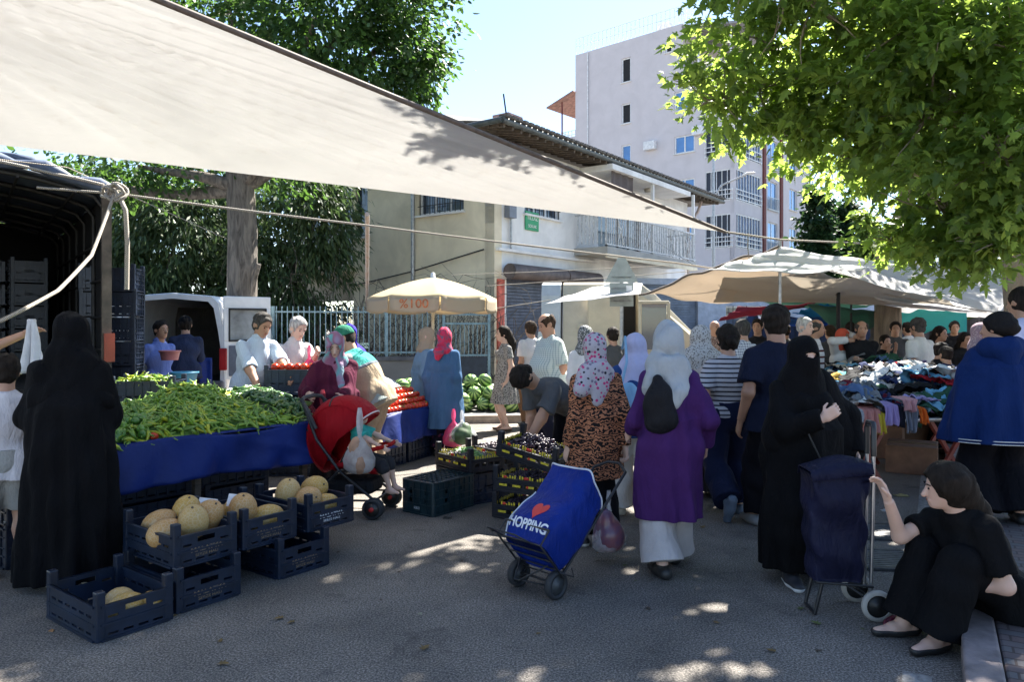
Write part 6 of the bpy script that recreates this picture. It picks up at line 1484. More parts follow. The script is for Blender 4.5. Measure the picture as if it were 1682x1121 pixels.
def bag(label, loc, w, h, m, contents=None, cm=None, seed=0, group=None, d=None, handle=.12, cn='contents'):
    """hanging carrier bag: loc = top of the handles"""
    t = thing('carrier_bag', label, 'bag', loc, rnd.uniform(0, .6), group); d = d or w * .7; rs = np.random.RandomState(seed); n = 28; vs = []
    prof = [(0, .12), (.05, .10), (.12, .16), (.25, .42), (.45, .78), (.65, 1.0), (.85, .95), (.95, .7), (1, .15)]; mb = MB(); H2 = h - handle
    pp = [(z, r) for z, r in prof]; rows = []
    for z, r in pp:
        for k in range(n):
            a = 2 * math.pi * k / n; q = 1 + (.10 * math.sin(5 * a + seed + 3 * z) + .07 * math.sin(11 * a + 2 * seed + 5 * z)) * (1 - z * .5); vs.append(Vector((w / 2 * r * q * math.cos(a), d / 2 * r * q * math.sin(a), -handle - z * H2)))
    fs = [(i * n + k, i * n + (k + 1) % n, (i + 1) * n + (k + 1) % n, (i + 1) * n + k) for i in range(len(pp) - 1) for k in range(n)]
    mb.add(vs, fs, 0, True); mb.build('film', m, t)
    mb = MB()
    for s_ in (-1, 1): mb.grid(lambda u, v, s_=s_: Vector(((u - .5) * .03 + s_ * .012 * math.sin(v * 3), s_ * .02 * v + .004 * math.sin(u * 9), -v * (handle + .02))), 3, 6)
    mb.build('handles', m, t)
    if contents:
        Fl = Field((-w, -w, -h - .05), (w, w, 0), .009)
        for (x, y, z, r, s2) in contents: Fl.ell((x * w, y * w, -handle - z * H2), (r * w, r * w, r * w * s2), None, .015)
        Fl.wrinkle(.002, seed); Fl.obj(cn, cm, t)
    return t
mb = MB(); 
def crump(name, label, loc, sz, m, seed, cat='bag'):
    Fl = Field((-sz, -sz, -.02), (sz, sz, sz * .9), .012 if sz > .12 else .008); rs = np.random.RandomState(seed)
    for i in range(7): Fl.ell((rs.uniform(-.5, .5) * sz, rs.uniform(-.5, .5) * sz, rs.uniform(0, .3) * sz), tuple(rs.uniform(.18, .5, 3) * sz * np.array([1, 1, .7])), None, .02)
    Fl.wrinkle(.012, seed, (50, 50, 50)); o = Fl.obj(name, m); o.location = loc; return tag(o, label, cat)
crump('bag_heap', 'crumpled pink plastic bags lying behind the peppers', tb(.95, 1.35, SZ + .13), .18, film('pink_film', (.75, .16, .22), .95, .35), 3)
crump('bag_heap', 'crumpled white plastic bag behind the cucumbers', tb(1.45, 1.42, SZ + .10), .17, mat('white_film', (.60, .60, .62), .4, .1, 9, .5, 20), 5)
crump('bag_heap', 'small white bag between the peppers and cucumbers', tb(1.12, 1.18, SZ + .14), .10, mat('white_film', (.60, .60, .62), .4, .1, 9, .5, 20), 8)
# black lattice crate of peppers left of the walking man
lc = crate(cr_l, (0, 0), 0, 0, 'dark lattice crate full of light green peppers near the crate stack'); lc.location = (P(245, 537, 7.35).x, 7.35, .80); lc.rotation_euler = (0, 0, R(8))
for z in (0, 1, 2):
    if z < 2: o = copy_tree(cr_l, label='%s dark crate under the lattice crate of peppers' % ['lower', 'upper'][z], group=CG); o.location = (lc.location.x, 7.35, .0 + z * .39); o.rotation_euler = (0, 0, R(8)); o.scale = (1, 1, 1.3)
mb = MB(); V_, F_ = [], []; rs = random.Random(9)
for i in range(160):
    pr = pep[i % 8]; Mx = Euler((rs.gauss(0, .4), rs.gauss(0, .4), rs.uniform(0, 6.28))).to_matrix(); x, y = rs.uniform(-.26, .12), rs.uniform(-.16, .16); l_ = Vector((x, y, .25 + .04 * (1 - (x / .3) ** 2) + rs.uniform(-.02, .01))); b = len(V_); V_ += [tuple(l_ + Mx @ v.co) for v in pr.data.vertices]; F_ += [tuple(b + k for k in p.vertices) for p in pr.data.polygons]
mb.v, mb.f, mb.m, mb.smooth = V_, F_, [0] * len(F_), [True] * len(F_); o = mb.build('pepper_heap', MPEP); o.location = lc.location; o.rotation_euler = lc.rotation_euler; tag(o, 'loose light green peppers filling the lattice crate', 'pepper', None, 'stuff')
# crates at the vendors' side
vc = crate(cr_l, (0, 0), 0, 0, 'navy crate on a stack between the two vendors and the maroon woman'); vc.location = (P(487, 537, 8.1).x, 8.1, .87); vc.rotation_euler = (0, 0, R(5))
for z in range(3): o = copy_tree(cr_l, label='%s navy crate of the stack holding up the vendors crate' % ['bottom', 'middle', 'top'][z], group=CG); o.location = (vc.location.x, 8.1, z * .29); o.rotation_euler = (0, 0, R(5))
for i in range(6): o = copy_tree(toms[0]); o.location = vc.location + Vector((-.22 + .08 * i, -.05 + .03 * (i % 2), .29)); o.scale = (1.3,) * 3; tag(o, 'red tomato on the vendors crate', 'tomato', 'tomatoes on the vendors crate')
for i, (px, Y, z) in enumerate(((268, 9.9, 0), (268, 9.9, .29), (302, 9.5, 0), (302, 9.5, .29), (302, 9.5, .58))):
    o = copy_tree(cr_l, label=['bottom blue crate behind the walking man', 'upper blue crate carrying the pink tub', 'bottom blue crate under the blue tub', 'middle blue crate under the blue tub', 'top blue crate under the blue tub'][i], group=CG); o.location = (P(px, 537, Y).x, Y, z + (.12 if False else 0)); o.rotation_euler = (0, 0, R(80))
# --- closed teal crate and trays of dark fruit in the middle
cc = crate(cr_c, (-.66, 6.19), 0, 53, 'closed teal crate with a lattice lid on the road left of the fruit trays', 1, 1)
for z in range(1): o = crate(cr_l, (-.36, 6.62), 0, 128, 'dark crate carrying the mixed fruit tray behind the teal crate', 1, -1)
tr1 = crate(cr_t, (-.375, 6.60), .29, 128, 'black tray of small dark figs and green leaves on top of the dark crate', 1, -1)
tr1b = crate(cr_t, (-.05, 7.02), .29, 128, 'second black tray of dark fruit just behind the first one', 1, -1)
o = crate(cr_l, (-.05, 7.04), 0, 128, 'dark crate carrying the second fruit tray', 1, -1)
gs = []
for z, (dx, rt, l_) in enumerate(((0, (0, 0, R(-29)), 'bottom black tray of dark grapes in the stack of three'), (.01, (0, 0, R(-30)), 'middle black tray of dark grapes in the stack of three'), (.03, (R(4), R(10), R(-33)), 'topmost black tray of dark grapes tilted by the bending man'))):
    o = crate(cr_t, (-.17, 6.21), z * .222, -29, l_, 1, 1, rt); o.location += Vector((dx, 0, .035 if z == 2 else 0)); gs.append(o)
def fill(parent, col, n, r, label, cat, seed, z0=.03, zh=.10, name='grapes', hump=.06, ellip=1.0, hx=.25, hy=.155):
    rs = np.random.RandomState(seed); mb = MB(); bm = bmesh.new(); bmesh.ops.create_icosphere(bm, subdivisions=2, radius=1); sv = np.array([v.co[:] for v in bm.verts]); sf = [[v.index for v in f.verts] for f in bm.faces]; bm.free()
    for i in range(n):
        x, y = rs.uniform(-hx, hx), rs.uniform(-hy, hy); z = z0 + zh + hump * (1 - (x / hx) ** 2) * (1 - (y / hy) ** 2) * (.5 + rs.rand()) + rs.uniform(-.02, .01); rr = r * rs.uniform(.8, 1.2)
        mb.add([tuple(v) for v in sv * np.array([rr, rr * ellip, rr]) + np.array([x, y, z])], sf, 0, True)
    o = mb.build(name, col); o.location = parent.location; o.rotation_euler = parent.rotation_euler; return tag(o, label, cat, None, 'stuff')
MGR = mat('dark_grape', (.018, .010, .022), .35, .4, 60, two=(.045, .03, .05))
for i, g_ in enumerate(gs): fill(g_, MGR, 520, .0115, ['dark grapes filling the bottom tray', 'dark grapes filling the middle tray', 'dark grapes heaped in the tilted top tray'][i], 'grapes', i, .02, .07, hump=.05 if i < 2 else .09)
fill(tr1, mat('dark_fig', (.045, .035, .035), .5, .4, 30), 240, .019, 'small dark figs filling the tray behind the teal crate', 'figs', 11, .02, .07, 'figs', .03); fill(tr1, mat('leaf_green_fruit', (.10, .22, .05), .5, .3, 30), 70, .017, 'green fruit along the back of the fig tray', 'fruit', 12, .03, .09, 'green_fruit', .03, 1.6, .20, .05)
fill(tr1b, mat('grey_plum', (.10, .075, .085), .5, .4, 30), 200, .02, 'greyish plums in the second tray', 'plums', 13, .03, .08, 'plums', .03)
# yellow card fringe printed on the liners of the fruit trays
MY = mat('yellow_liner', (.60, .48, .03), .6, .2, 40); MRD = mat('red_liner', (.50, .03, .02), .6)
for tt, l_ in zip(gs + [tr1], ('bottom grape tray', 'middle grape tray', 'tilted grape tray', 'fig tray')):
    lt_ = thing('card_liner', 'yellow and red printed card liner inside the ' + l_, 'liner', tt.location, 0, 'card liners of the fruit trays'); lt_.rotation_euler = tt.rotation_euler; mb = MB(); rs = random.Random(len(l_))
    for s_ in (-1, 1):
        for i in range(22):
            x = -.25 + i * .0235
            if rs.random() < .85: mb.box((x, s_ * .178, .118 + rs.uniform(-.008, .012)), (.014, .002, .03))
        for i in range(12): mb.box((s_ * .27, -.15 + i * .027, .12 + rs.uniform(-.005, .01)), (.002, .016, .03))
        for i in range(4): mb.box((-.19 + i * .127, s_ * .1965, .06), (.075, .002, .018))
    mb.build('yellow_print', MY, lt_); mb = MB()
    for s_ in (-1, 1): mb.ball((.02, s_ * .178, .125), (.03, .004, .014), 8); mb.box((.04, s_ * .1975, .06), (.02, .002, .018)); mb.ball((-.18, s_ * .178, .125), (.022, .004, .012), 8)
    mb.build('red_print', MRD, lt_)
# --- watermelons
def wm_mat():
    t = NT('watermelon'); x = t.xyz(); an = t.new('Math', operation='ARCTAN2'); t.link(x[1], an.inputs[0]); t.link(x[0], an.inputs[1])
    n = t.noise(9, 5, .5); w_ = t.math('SINE', t.math('ADD', t.math('MULTIPLY', an.outputs[0], 9), t.math('MULTIPLY', n, 4)))
    t.link(t.ramp(t.math('MULTIPLY_ADD', w_, .5, .5), [(.35, (.025, .085, .02)), (.55, (.28, .42, .14))]), t.b.inputs['Base Color']); t.b.inputs['Roughness'].default_value = .3; return t.m
wm = MB().lathe([(.0, -.145)] + [(.128 * math.sin(math.pi * k / 12), -.145 * math.cos(math.pi * k / 12)) for k in range(1, 12)] + [(0, .145)], n=20).build('watermelon', wm_mat()); first = True; rs = random.Random(2)
WP = [(x, y, .245) for y in range(4) for x in range(6)] + [(x + .5, y + .5, .44) for y in range(3) for x in range(4)] + [(1.2, 1.2, .63), (2.2, 1.4, .63)]
for (ix, iy, z) in WP:
    o = wm if first else copy_tree(wm); first = False; b0 = P(765, 537, 12.75); o.location = (b0.x - .25 + ix * .265 + rs.uniform(-.03, .03), 12.85 + iy * .27 + rs.uniform(-.03, .03), z + rs.uniform(-.01, .01)); o.rotation_euler = (rs.uniform(.9, 1.9), rs.uniform(-.3, .3), rs.uniform(-.9, .9)); o.scale = (rs.uniform(.9, 1.05),) * 3; tag(o, 'striped watermelon in the sunlit heap on the pavement', 'watermelon', 'watermelons heaped on the pavement')
for i, (px, Y, z) in enumerate(((652, 12.6, .25), (668, 12.5, .25), (684, 12.8, .25), (660, 12.7, .46), (672, 12.9, .46), (760, 12.5, .24))): o = copy_tree(wm); o.location = (P(px, 537, Y).x, Y, z + .12); o.rotation_euler = (1.4, 0, rs.uniform(-.8, .8)); tag(o, 'striped watermelon in the small heap behind the tomatoes', 'watermelon', 'watermelons behind the tomatoes')
bx = thing('cardboard_box', 'brown cardboard box behind the tomatoes', 'box', (P(672, 537, 12.3).x, 12.3, .13), .1); MB().box((0, 0, .17), (.6, .4, .34)).build('carton', mat('cardboard', (.24, .13, .08), .85, .2, 6), bx, bevel=.006); MB().box((0, 0, .345), (.05, .4, .003)).build('tape', mat('tape', (.30, .2, .1), .3), bx)

# ================= CLOTHES STALL
cs = thing('clothes_stall', 'low trestle table heaped with clothes, folding red legs underneath', 'market stall', (3.0, 6.75, 0)); q00, q10, q11, q01 = [Vector(v) for v in ((3.0, 6.75, 0), (4.45, 7.10, 0), (6.5, 11.2, 0), (4.9, 11.4, 0))]
def ct(u, v, z=0): p = (q00 * (1 - u) + q10 * u) * (1 - v) + (q01 * (1 - u) + q11 * u) * v; p.z = z; return p
def ch(u, v): return .80 + .17 * math.sin(math.pi * min(1, max(0, u))) ** .7 * min(1, v * 4 + .15) + .06 * math.sin(u * 9 + v * 5) * math.sin(v * 11) + .05 * math.sin(v * 23 + u * 4)
mb = MB(); c_ = cs.location; mb.add([ct(*q, z) - c_ for z in (.70, .74) for q in ((0, 0), (1, 0), (1, 1), (0, 1))], [(0, 3, 2, 1), (4, 5, 6, 7), (0, 1, 5, 4), (1, 2, 6, 5), (2, 3, 7, 6), (3, 0, 4, 7)]); mb.build('table_top', mat('grey_board', (.15, .15, .15), .7, .3, 5), cs)
MRL = mat('red_leg', (.24, .045, .03), .5, .2, 9)
for v in (.02, .35, .68, .98):
    for a, b in ((.04, .34), (.66, .96)):
        MB().bar(ct(a, v, .03) - c_, ct(b, v, .70) - c_, .035).build('leg', MRL, cs); MB().bar(ct(b, v + .008, .03) - c_, ct(a, v + .008, .70) - c_, .035).build('leg', MRL, cs)
mb = MB(); mb.tube([ct(0, 0, .73) - c_ + Vector((-.02, -.03, 0)), ct(1, 0, .73) - c_ + Vector((.04, -.03, 0))], .02, 8); mb.build('edge_tube', M_STEEL, cs)
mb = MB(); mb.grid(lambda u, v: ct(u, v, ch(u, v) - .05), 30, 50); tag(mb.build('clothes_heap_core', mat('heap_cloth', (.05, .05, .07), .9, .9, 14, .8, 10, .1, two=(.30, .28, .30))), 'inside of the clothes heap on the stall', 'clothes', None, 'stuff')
GC = [('black', (.012, .012, .014), 13), ('white', (.62, .62, .62), 8), ('navy', (.02, .03, .09), 6), ('grey', (.16, .17, .18), 7), ('dusty pink', (.52, .22, .22), 4), ('red', (.35, .02, .03), 3), ('light blue', (.16, .38, .55), 4), ('mustard', (.42, .26, .05), 2), ('cream', (.50, .45, .38), 5), ('teal', (.08, .26, .26), 2), ('lilac', (.36, .30, .52), 3), ('dark green', (.03, .08, .05), 2), ('denim blue', (.08, .13, .24), 5), ('maroon', (.13, .015, .03), 2)]
variants = []
def gmesh(seed, m, name='garment'):
    rs = np.random.RandomState(seed); ph = rs.rand(12) * 6.28; W2, H2 = .17 + .10 * rs.rand(), .15 + .09 * rs.rand()
    def fn(u, v):
        x, y = (u - .5) * 2, (v - .5) * 2; e = 1 + .22 * math.sin(3 * math.atan2(y, x) + ph[0]) + .14 * math.sin(7 * math.atan2(y, x) + ph[1])
        r = min(1, math.hypot(x, y) / 1.25); z = .055 * (1 - r ** 3) * (1 + .4 * math.sin(x * 4 + ph[7]) ) + (.020 * math.sin(6.5 * x + 3.5 * y + ph[2] + 2 * math.sin(2.5 * y + ph[8])) + .016 * math.sin(9 * y - 5 * x + ph[3] + 1.5 * math.sin(4 * x + ph[9])) + .010 * math.sin(17 * x + 9 * y + ph[4]) + .007 * math.sin(25 * y + 11 * x + ph[5])) * (1.15 - r * .5)
        return Vector((x * W2 * e + .02 * math.sin(9 * y + ph[6]), y * H2 * e + .02 * math.sin(8 * x + ph[7]), z - .02 * r))
    mb = MB(); mb.grid(fn, 26, 22); return mb
rs = random.Random(12); gi = 0
for nm, c, n in GC:
    m = cloth('garment_' + nm.replace(' ', '_'), c, var=.2); pr = [gmesh(gi * 3 + k, m).build('garment', m, solid=.004) for k in range(2)]
    for k in range(int(n * 2.6)):
        o = pr[k] if k < 2 else copy_tree(pr[k % 2]); u, v = rs.random(), rs.random() ** 1.35; p = ct(u, v, ch(u, v) + rs.uniform(-.01, .03)); s = rs.uniform(.75, 1.2); o.scale = (s, s, s * rs.uniform(.9, 1.6)); o.location = p; o.rotation_euler = (rs.gauss(0, .28), rs.gauss(0, .28), rs.uniform(0, 6.28)); tag(o, 'crumpled %s garment in the heap on the clothes stall' % nm, 'clothing', 'clothes heaped on the stall')
    gi += 1
# garments hanging over the near edge
def hang(px, w_, top, bot, col, label, seed, taper=0.0, split=False, name='hanging_garment', Y=6.62, kind='plain', c2=None):
    c = P(px, 537, Y); rs = np.random.RandomState(seed); ph = rs.rand(6) * 6.28; zt_, zb_ = CAM + (HZ - top) / F * Y, CAM + (HZ - bot) / F * Y; t = thing(name, label, 'clothing', (c.x, Y, 0), .1); mt = cloth('hang' + str(seed), col, kind, c2)
    def fn(u, v):
        ww = w_ * (1 - taper * v) * (1 + .08 * math.sin(v * 5 + ph[0])); y = -.02 - .03 * math.sin(v * 1.5) + .022 * math.sin(u * 13 + ph[1] + v * 2) * (.3 + v) + .01 * math.sin(u * 29 + ph[2]); z = zt_ + (zb_ - zt_) * v + .012 * math.sin(u * 9 + ph[3]) * v
        if v < .12: y += (.12 - v) * 1.4
        return Vector(((u - .5) * ww, y, z))
    mb = MB()
    if split:
        mb.grid(lambda u, v: fn(u * .46, v), 10, 16); mb.grid(lambda u, v: fn(.54 + u * .46, v), 10, 16); mb.grid(lambda u, v: fn(.4 + u * .2, v * .3), 4, 5)
    else: mb.grid(fn, 20, 18)
    mb.build('fabric', mt, t, solid=.006); return t
hang(1428, .16, 668, 712, (.50, .22, .19), 'salmon pink garment hanging at the left of the table edge', 1); hang(1444, .085, 675, 711, (.55, .42, .05), 'mustard yellow cloth hanging beside the salmon one', 2)
hang(1460, .13, 662, 697, (.36, .27, .50), 'lilac garment hanging with a dark waistband', 3, .1); hang(1491, .115, 657, 709, (.20, .21, .25), 'grey trousers hanging over the table edge', 4, .25, True)
hang(1491, .13, 654, 675, (.52, .26, .26), 'dusty pink top laid over the grey trousers', 5, .3, Y=6.55); hang(1512, .07, 668, 695, (.65, .13, .02), 'orange cloth hanging at the right of the grey trousers', 6); hang(1476, .05, 665, 700, (.02, .02, .03), 'black strip of cloth hanging between lilac and grey', 7)
hang(1405, .12, 670, 690, (.45, .45, .45), 'black and white garment hanging at the left table corner', 8, 0, kind='floral', c2=(.02, .02, .02)) if False else hang(1405, .12, 670, 692, (.35, .35, .36), 'grey cloth hanging at the left table corner', 8)
for i, (u, v, w_, h_) in enumerate(((.6, .30, .6, .3), (.4, .55, .8, .4), (.75, .7, .8, .4))):
    p = ct(u, v); t = thing('storage_box', 'cardboard carton stored under the clothes stall, %s' % ['nearest', 'middle', 'farthest'][i], 'box', p, R(60)); MB().box((0, 0, h_ / 2), (w_, .5, h_)).build('carton', mat('cardboard', (.24, .13, .08), .85, .2, 6), t, bevel=.006); MB().box((0, 0, h_ + .002), (.06, .5, .003)).build('tape', mat('tape', (.30, .2, .1), .3), t)
# far tables behind with dark goods
for i, (px, Y, w_, l_) in enumerate(((1560, 13.2, 2.4, 'far table of goods behind the clothes stall on the right'), (1240, 12.5, 1.6, 'far table of yellow goods behind the striped shirt woman'), (1470, 16, 3, 'far table in front of the teal screen'))):
    p = P(px, 537, Y); t = thing('goods_table', l_, 'table', (p.x, Y, 0), R(15)); MB().box((0, 0, .78), (w_, 1.0, .05)).build('table_top', M_WOODD, t); mb = MB(); mb.grid(lambda u, v: Vector(((u - .5) * w_, -.52 + .02 * math.sin(u * 30), .8 - v * .6)), 30, 3); mb.build('skirt', cloth('skirt%d' % i, [(.05, .05, .06), (.03, .04, .10), (.06, .07, .06)][i]), t)
    for k in range(10):
        m = [cloth('goods%d' % j, c) for j, c in enumerate(((.55, .55, .55), (.5, .36, .08), (.05, .08, .2), (.4, .1, .1), (.08, .2, .08)))][(k + (1 if i == 1 else 0)) % 5]; o = gmesh(k + 50 * i, m).build('garment', m, solid=.004); o.location = (p.x + rs.uniform(-w_ / 2, w_ / 2) * .85, Y + rs.uniform(-.3, .3), .85); tag(o, 'small folded goods on the ' + ['right far table', 'far table of yellow goods', 'far table by the teal screen'][i], 'clothing', 'goods on the far tables')
# ================= PEOPLE
BLK = (.0045, .0045, .0055); HB = M_hair((.018, .013, .010)); HBR = M_hair((.05, .03, .018)); HG = M_hair((.42, .40, .38)); HGR = M_hair((.06, .055, .05))
SHB = mat('shoe_black', (.02, .02, .02), .5); SHW = mat('shoe_white', (.62, .60, .56), .6); SHG = mat('shoe_grey', (.20, .20, .20), .7)
def sneaker(name, top, sole):
    if (name,) in _mc: return _mc[(name,)]
    t = NT(name); z = t.xyz()[2]; t.link(t.mix(t.math('LESS_THAN', z, .028), top, sole), t.b.inputs['Base Color']); t.b.inputs['Roughness'].default_value = .6; _mc[(name,)] = t.m; return t.m
SNK = sneaker('sneaker_black', (.02, .02, .025), (.6, .6, .6))
def at_(px, Y): return Vector(((px - 841) / F * Y, Y, 0))
D = 180    # facing away
# --- 1 woman in black abaya, seen from behind, left
person('woman in a long black robe seen from behind at the left', at_(116, 4.62), 200, 1.70, 'light', .009, sex='f', girth=1.05, pitch=6, seed=1,
    items=[('dress', cloth('abaya_black', BLK, var=.2), dict(sleeve=1.0, z=.05, r=(.28, .26), r0=(.17, .15), waist=.14, fold=.034, nf=7, g=.035, pow=.55, wr=.007)),
           ('hijab', cloth('abaya_black', BLK), dict(cape=.22, t=.022, back=.02, wr=.009)), ('shoes', SHW)], hands={'L': (.18, -.26, .95), 'R': (-.16, -.28, .95)})
# --- boy at left edge
person('boy in white tee and grey shorts at the left edge', at_(8, 4.75), 215, 1.42, 'mid', .008, sex='c', seed=2, pitch=12,
    items=[('top', cloth('tee_white', (.60, .58, .62)), dict(sleeve=.3, hem=.12, g=.022)), ('shorts', cloth('shorts_grey', (.34, .34, .33)), dict(frac=.46, g=.03, wide=.05)), ('hair', HB, dict(t=.014)), ('shoes', sneaker('sneaker_grey', (.30, .30, .32), (.6, .55, .2)), dict(g=.014))])
# --- man behind with raised arm holding white bag
ro, Jm = person('man in dark navy at the left edge raising his arm with a white bag', at_(-45, 5.9), 170, 1.74, 'mid', .009, seed=3, yaw=-20,
    items=[('top', cloth('tee_navy2', (.015, .022, .05)), dict(sleeve=.3, hem=.14)), ('trousers', cloth('trs_dark', (.03, .03, .035))), ('hair', HB), ('shoes', SHB)], hands={'L': (-.48, -.22, 1.60), 'R': (-.25, .0, .9)}, poles={'L': V(.1, -.2, -1)})
mb = MB(); wp = P(52, 520, 5.75); mb.grid(lambda u, v: wp + Vector(((u - .5) * (.05 + .12 * v) + .0, .02 * math.sin(u * 12 + v * 4), -.03 - v * .42 + .01 * math.sin(u * 9))), 14, 16); tag(mb.build('carrier_bag', mat('white_film', (.60, .60, .62), .4, .1, 9, .5, 20), solid=.03), 'white plastic bag held up by the man at the left edge', 'bag')
# --- man in blue polo walking
person('man in a light blue polo and pale trousers striding past the white van', at_(262, 10.3), 60, 1.74, 'tan', .011, face=True, seed=4, aw=.95,
    items=[('top', cloth('polo_blue', (.16, .22, .52)), dict(sleeve=.33, hem=.10, g=.018)), ('collar', cloth('polo_blue', (.16, .22, .52))), ('trousers', cloth('trs_stone', (.36, .32, .30)), dict(g=.014)), ('hair', HB), ('shoes', SHB)],
    feet={'L': (.08, -.34), 'R': (-.08, .30)}, hands={'R': (-.24, -.12, .92), 'L': (.2, .16, .86)}, pel=.50)
person('man in a dark navy jacket and cap leaning into the open white van', at_(305, 11.3), 205, 1.80, 'tan', .012, lean=14, seed=5,
    items=[('top', cloth('jacket_navy', (.030, .038, .075)), dict(sleeve=.98, hem=.14, g=.022)), ('trousers', cloth('trs_black', (.006, .006, .009))), ('hair', HB), ('cap', cloth('cap_black', BLK)), ('shoes', SHB)], hands={'L': (.15, -.5, 1.15), 'R': (-.15, -.5, 1.15)})
# --- vendors
person('dark haired man in a pale blue shirt serving behind the vegetables', at_(415, 8.3), 48, 1.80, 'tan', .009, lean=16, twist=0, yaw=5, pitch=22, face=(.02, .015, .012), seed=6, girth=1.12, aw=1.12,
    items=[('top', cloth('shirt_palebl', (.42, .50, .58), 'plaid', (.50, .57, .66), sc=.6), dict(sleeve=.46, hem=.13, g=.026, sg=-.012, wr=.007)), ('collar', cloth('shirt_palebl', (.42, .50, .58), 'plaid', (.50, .57, .66), sc=.6)), ('trousers', cloth('trs_brown', (.20, .10, .04))), ('hair', HGR), ('shoes', SHB)],
    hands={'L': (.10, -.62, 1.02), 'R': (-.20, -.50, .93)}, hn={'L': {'curl': 1.2}, 'R': {'curl': .9}})
person('white haired man in a white shirt holding tomatoes and a pink bag', at_(478, 8.75), 50, 1.74, 'light', .009, lean=10, pitch=20, face=(.35, .33, .3), seed=7, girth=1.12,
    items=[('top', cloth('shirt_white', (.52, .50, .50)), dict(sleeve=.44, hem=.12, g=.024, sg=-.010, wr=.006)), ('collar', cloth('shirt_white', (.52, .50, .50))), ('trousers', cloth('trs_grey', (.15, .15, .16))), ('hair', HG), ('shoes', SHB)],
    hands={'L': (.0, -.52, 1.30), 'R': (-.15, -.46, 1.05)}, hn={'R': {'curl': 1.3}, 'L': {'curl': 1.3}})
bag('bright pink carrier bag in the hand of the white haired man', P(508, 567, 8.35), .20, .36, film('pink_film2', (.85, .10, .25), .75, .35), [(0, 0, .6, .25, 1)], tmm, 3, d=.14)
# glasses for two men are thin wires: kept as small parts of their own owner
person('woman in maroon cardigan and multicoloured headscarf choosing vegetables behind the stroller', at_(549, 7.1), 20, 1.56, 'light', .008, sex='f', girth=1.22, lean=6, pitch=24, yaw=-10, face=True, seed=8, aw=1.15,
    items=[('dress', cloth('cardigan_maroon', (.075, .012, .03)), dict(sleeve=.96, z=.55, r=(.25, .23), r0=(.19, .16), g=.03, fold=.012, wr=.006)), ('skirt', cloth('skirt_dark', (.02, .02, .025)), dict(z=.08, r=(.24, .22))),
           ('hijab', cloth('scarf_multi', (.26, .10, .16), 'swirl', (.12, .34, .36), (.30, .22, .32)), dict(back=.0, tails=[((.02, -.10, -.05), (.08, -.20, -.34), .05, .04, (0, -1, 0))])), ('shoes', SHB)],
    hands={'R': (-.26, -.32, .98), 'L': (.02, -.38, .95)}, hn={'L': {'curl': 1.1}, 'R': {'curl': 1.2}})
for i, (px, py) in enumerate(((512, 640), (530, 640))): bag(['left', 'right'][i] + ' thin red plastic bag held by the woman in maroon', P(px, py, 6.78), .20, .42, film('red_film', (.42, .05, .07), .7, .35), [(0, 0, .6, .3, 1.2)], MCUC, i + 4, d=.14)
person('person in a dark blue headscarf half hidden behind the man in the green cap', at_(571, 8.4), 40, 1.64, 'mid', .012, sex='f', seed=9, items=[('dress', cloth('coat_dark', (.03, .03, .04)), dict(sleeve=.98, z=.3, r=(.27, .24))), ('hijab', cloth('scarf_blue', (.04, .03, .28)), dict(cape=.05))])
vr2, Jv = person('bending man in a green cap, teal and beige work vest and beige trousers', at_(618, 7.55), 256, 1.72, 'tan', .008, lean=32, pitch=22, yaw=10, girth=1.12, seed=10, lw=1.1,
    items=[('top', cloth('sleeve_grey', (.26, .30, .28)), dict(sleeve=.40, hem=.10, g=.014)), ('trousers', cloth('trs_beige', (.27, .20, .14)), dict(g=.03, wide=.02)), ('hair', HB, dict(t=.002)), ('cap', cloth('cap_green', (.03, .16, .10))), ('shoes', SHB)],
    hands={'L': (.20, -.66, .92), 'R': (-.12, -.62, .95)}, hn={'L': {'curl': 1.2}, 'R': {'curl': 1.2}})
# two coloured vest over the shirt: a teal yoke and a beige skirt part with a grey band
def vest(root, J, cols, seed):
    u = J['u']; H = J['H']; cut = J['C'] + u * .0 * H
    for part, (nm, m) in enumerate(cols):
        Fg = fields(J, .009, .22); f_torso(Fg, J, .042, 1.12); b = J['P'] - u * .14
        Fg.cap(J['P'], b - u * .04, .185, .20, .04, J['f'], .88); Fg.wrinkle(.005, seed)
        if part == 0: Fg.half(cut, -u); Fg.half(J['N'] + u * .02, u)
        elif part == 1: Fg.half(cut - u * .001, u); Fg.half(b, -u)
        else: Fg.D += .0; Fg.half(cut + u * .012, u); Fg.half(cut - u * .012, -u); 
        if part == 2: Fg.D -= .004
        Fg.obj(nm, m, root)
vest(vr2, Jv, (('vest_yoke', cloth('vest_teal', (.06, .36, .31))), ('vest_lower', cloth('vest_beige', (.33, .26, .18))), ('vest_band', cloth('band_grey', (.14, .17, .20)))), 5)
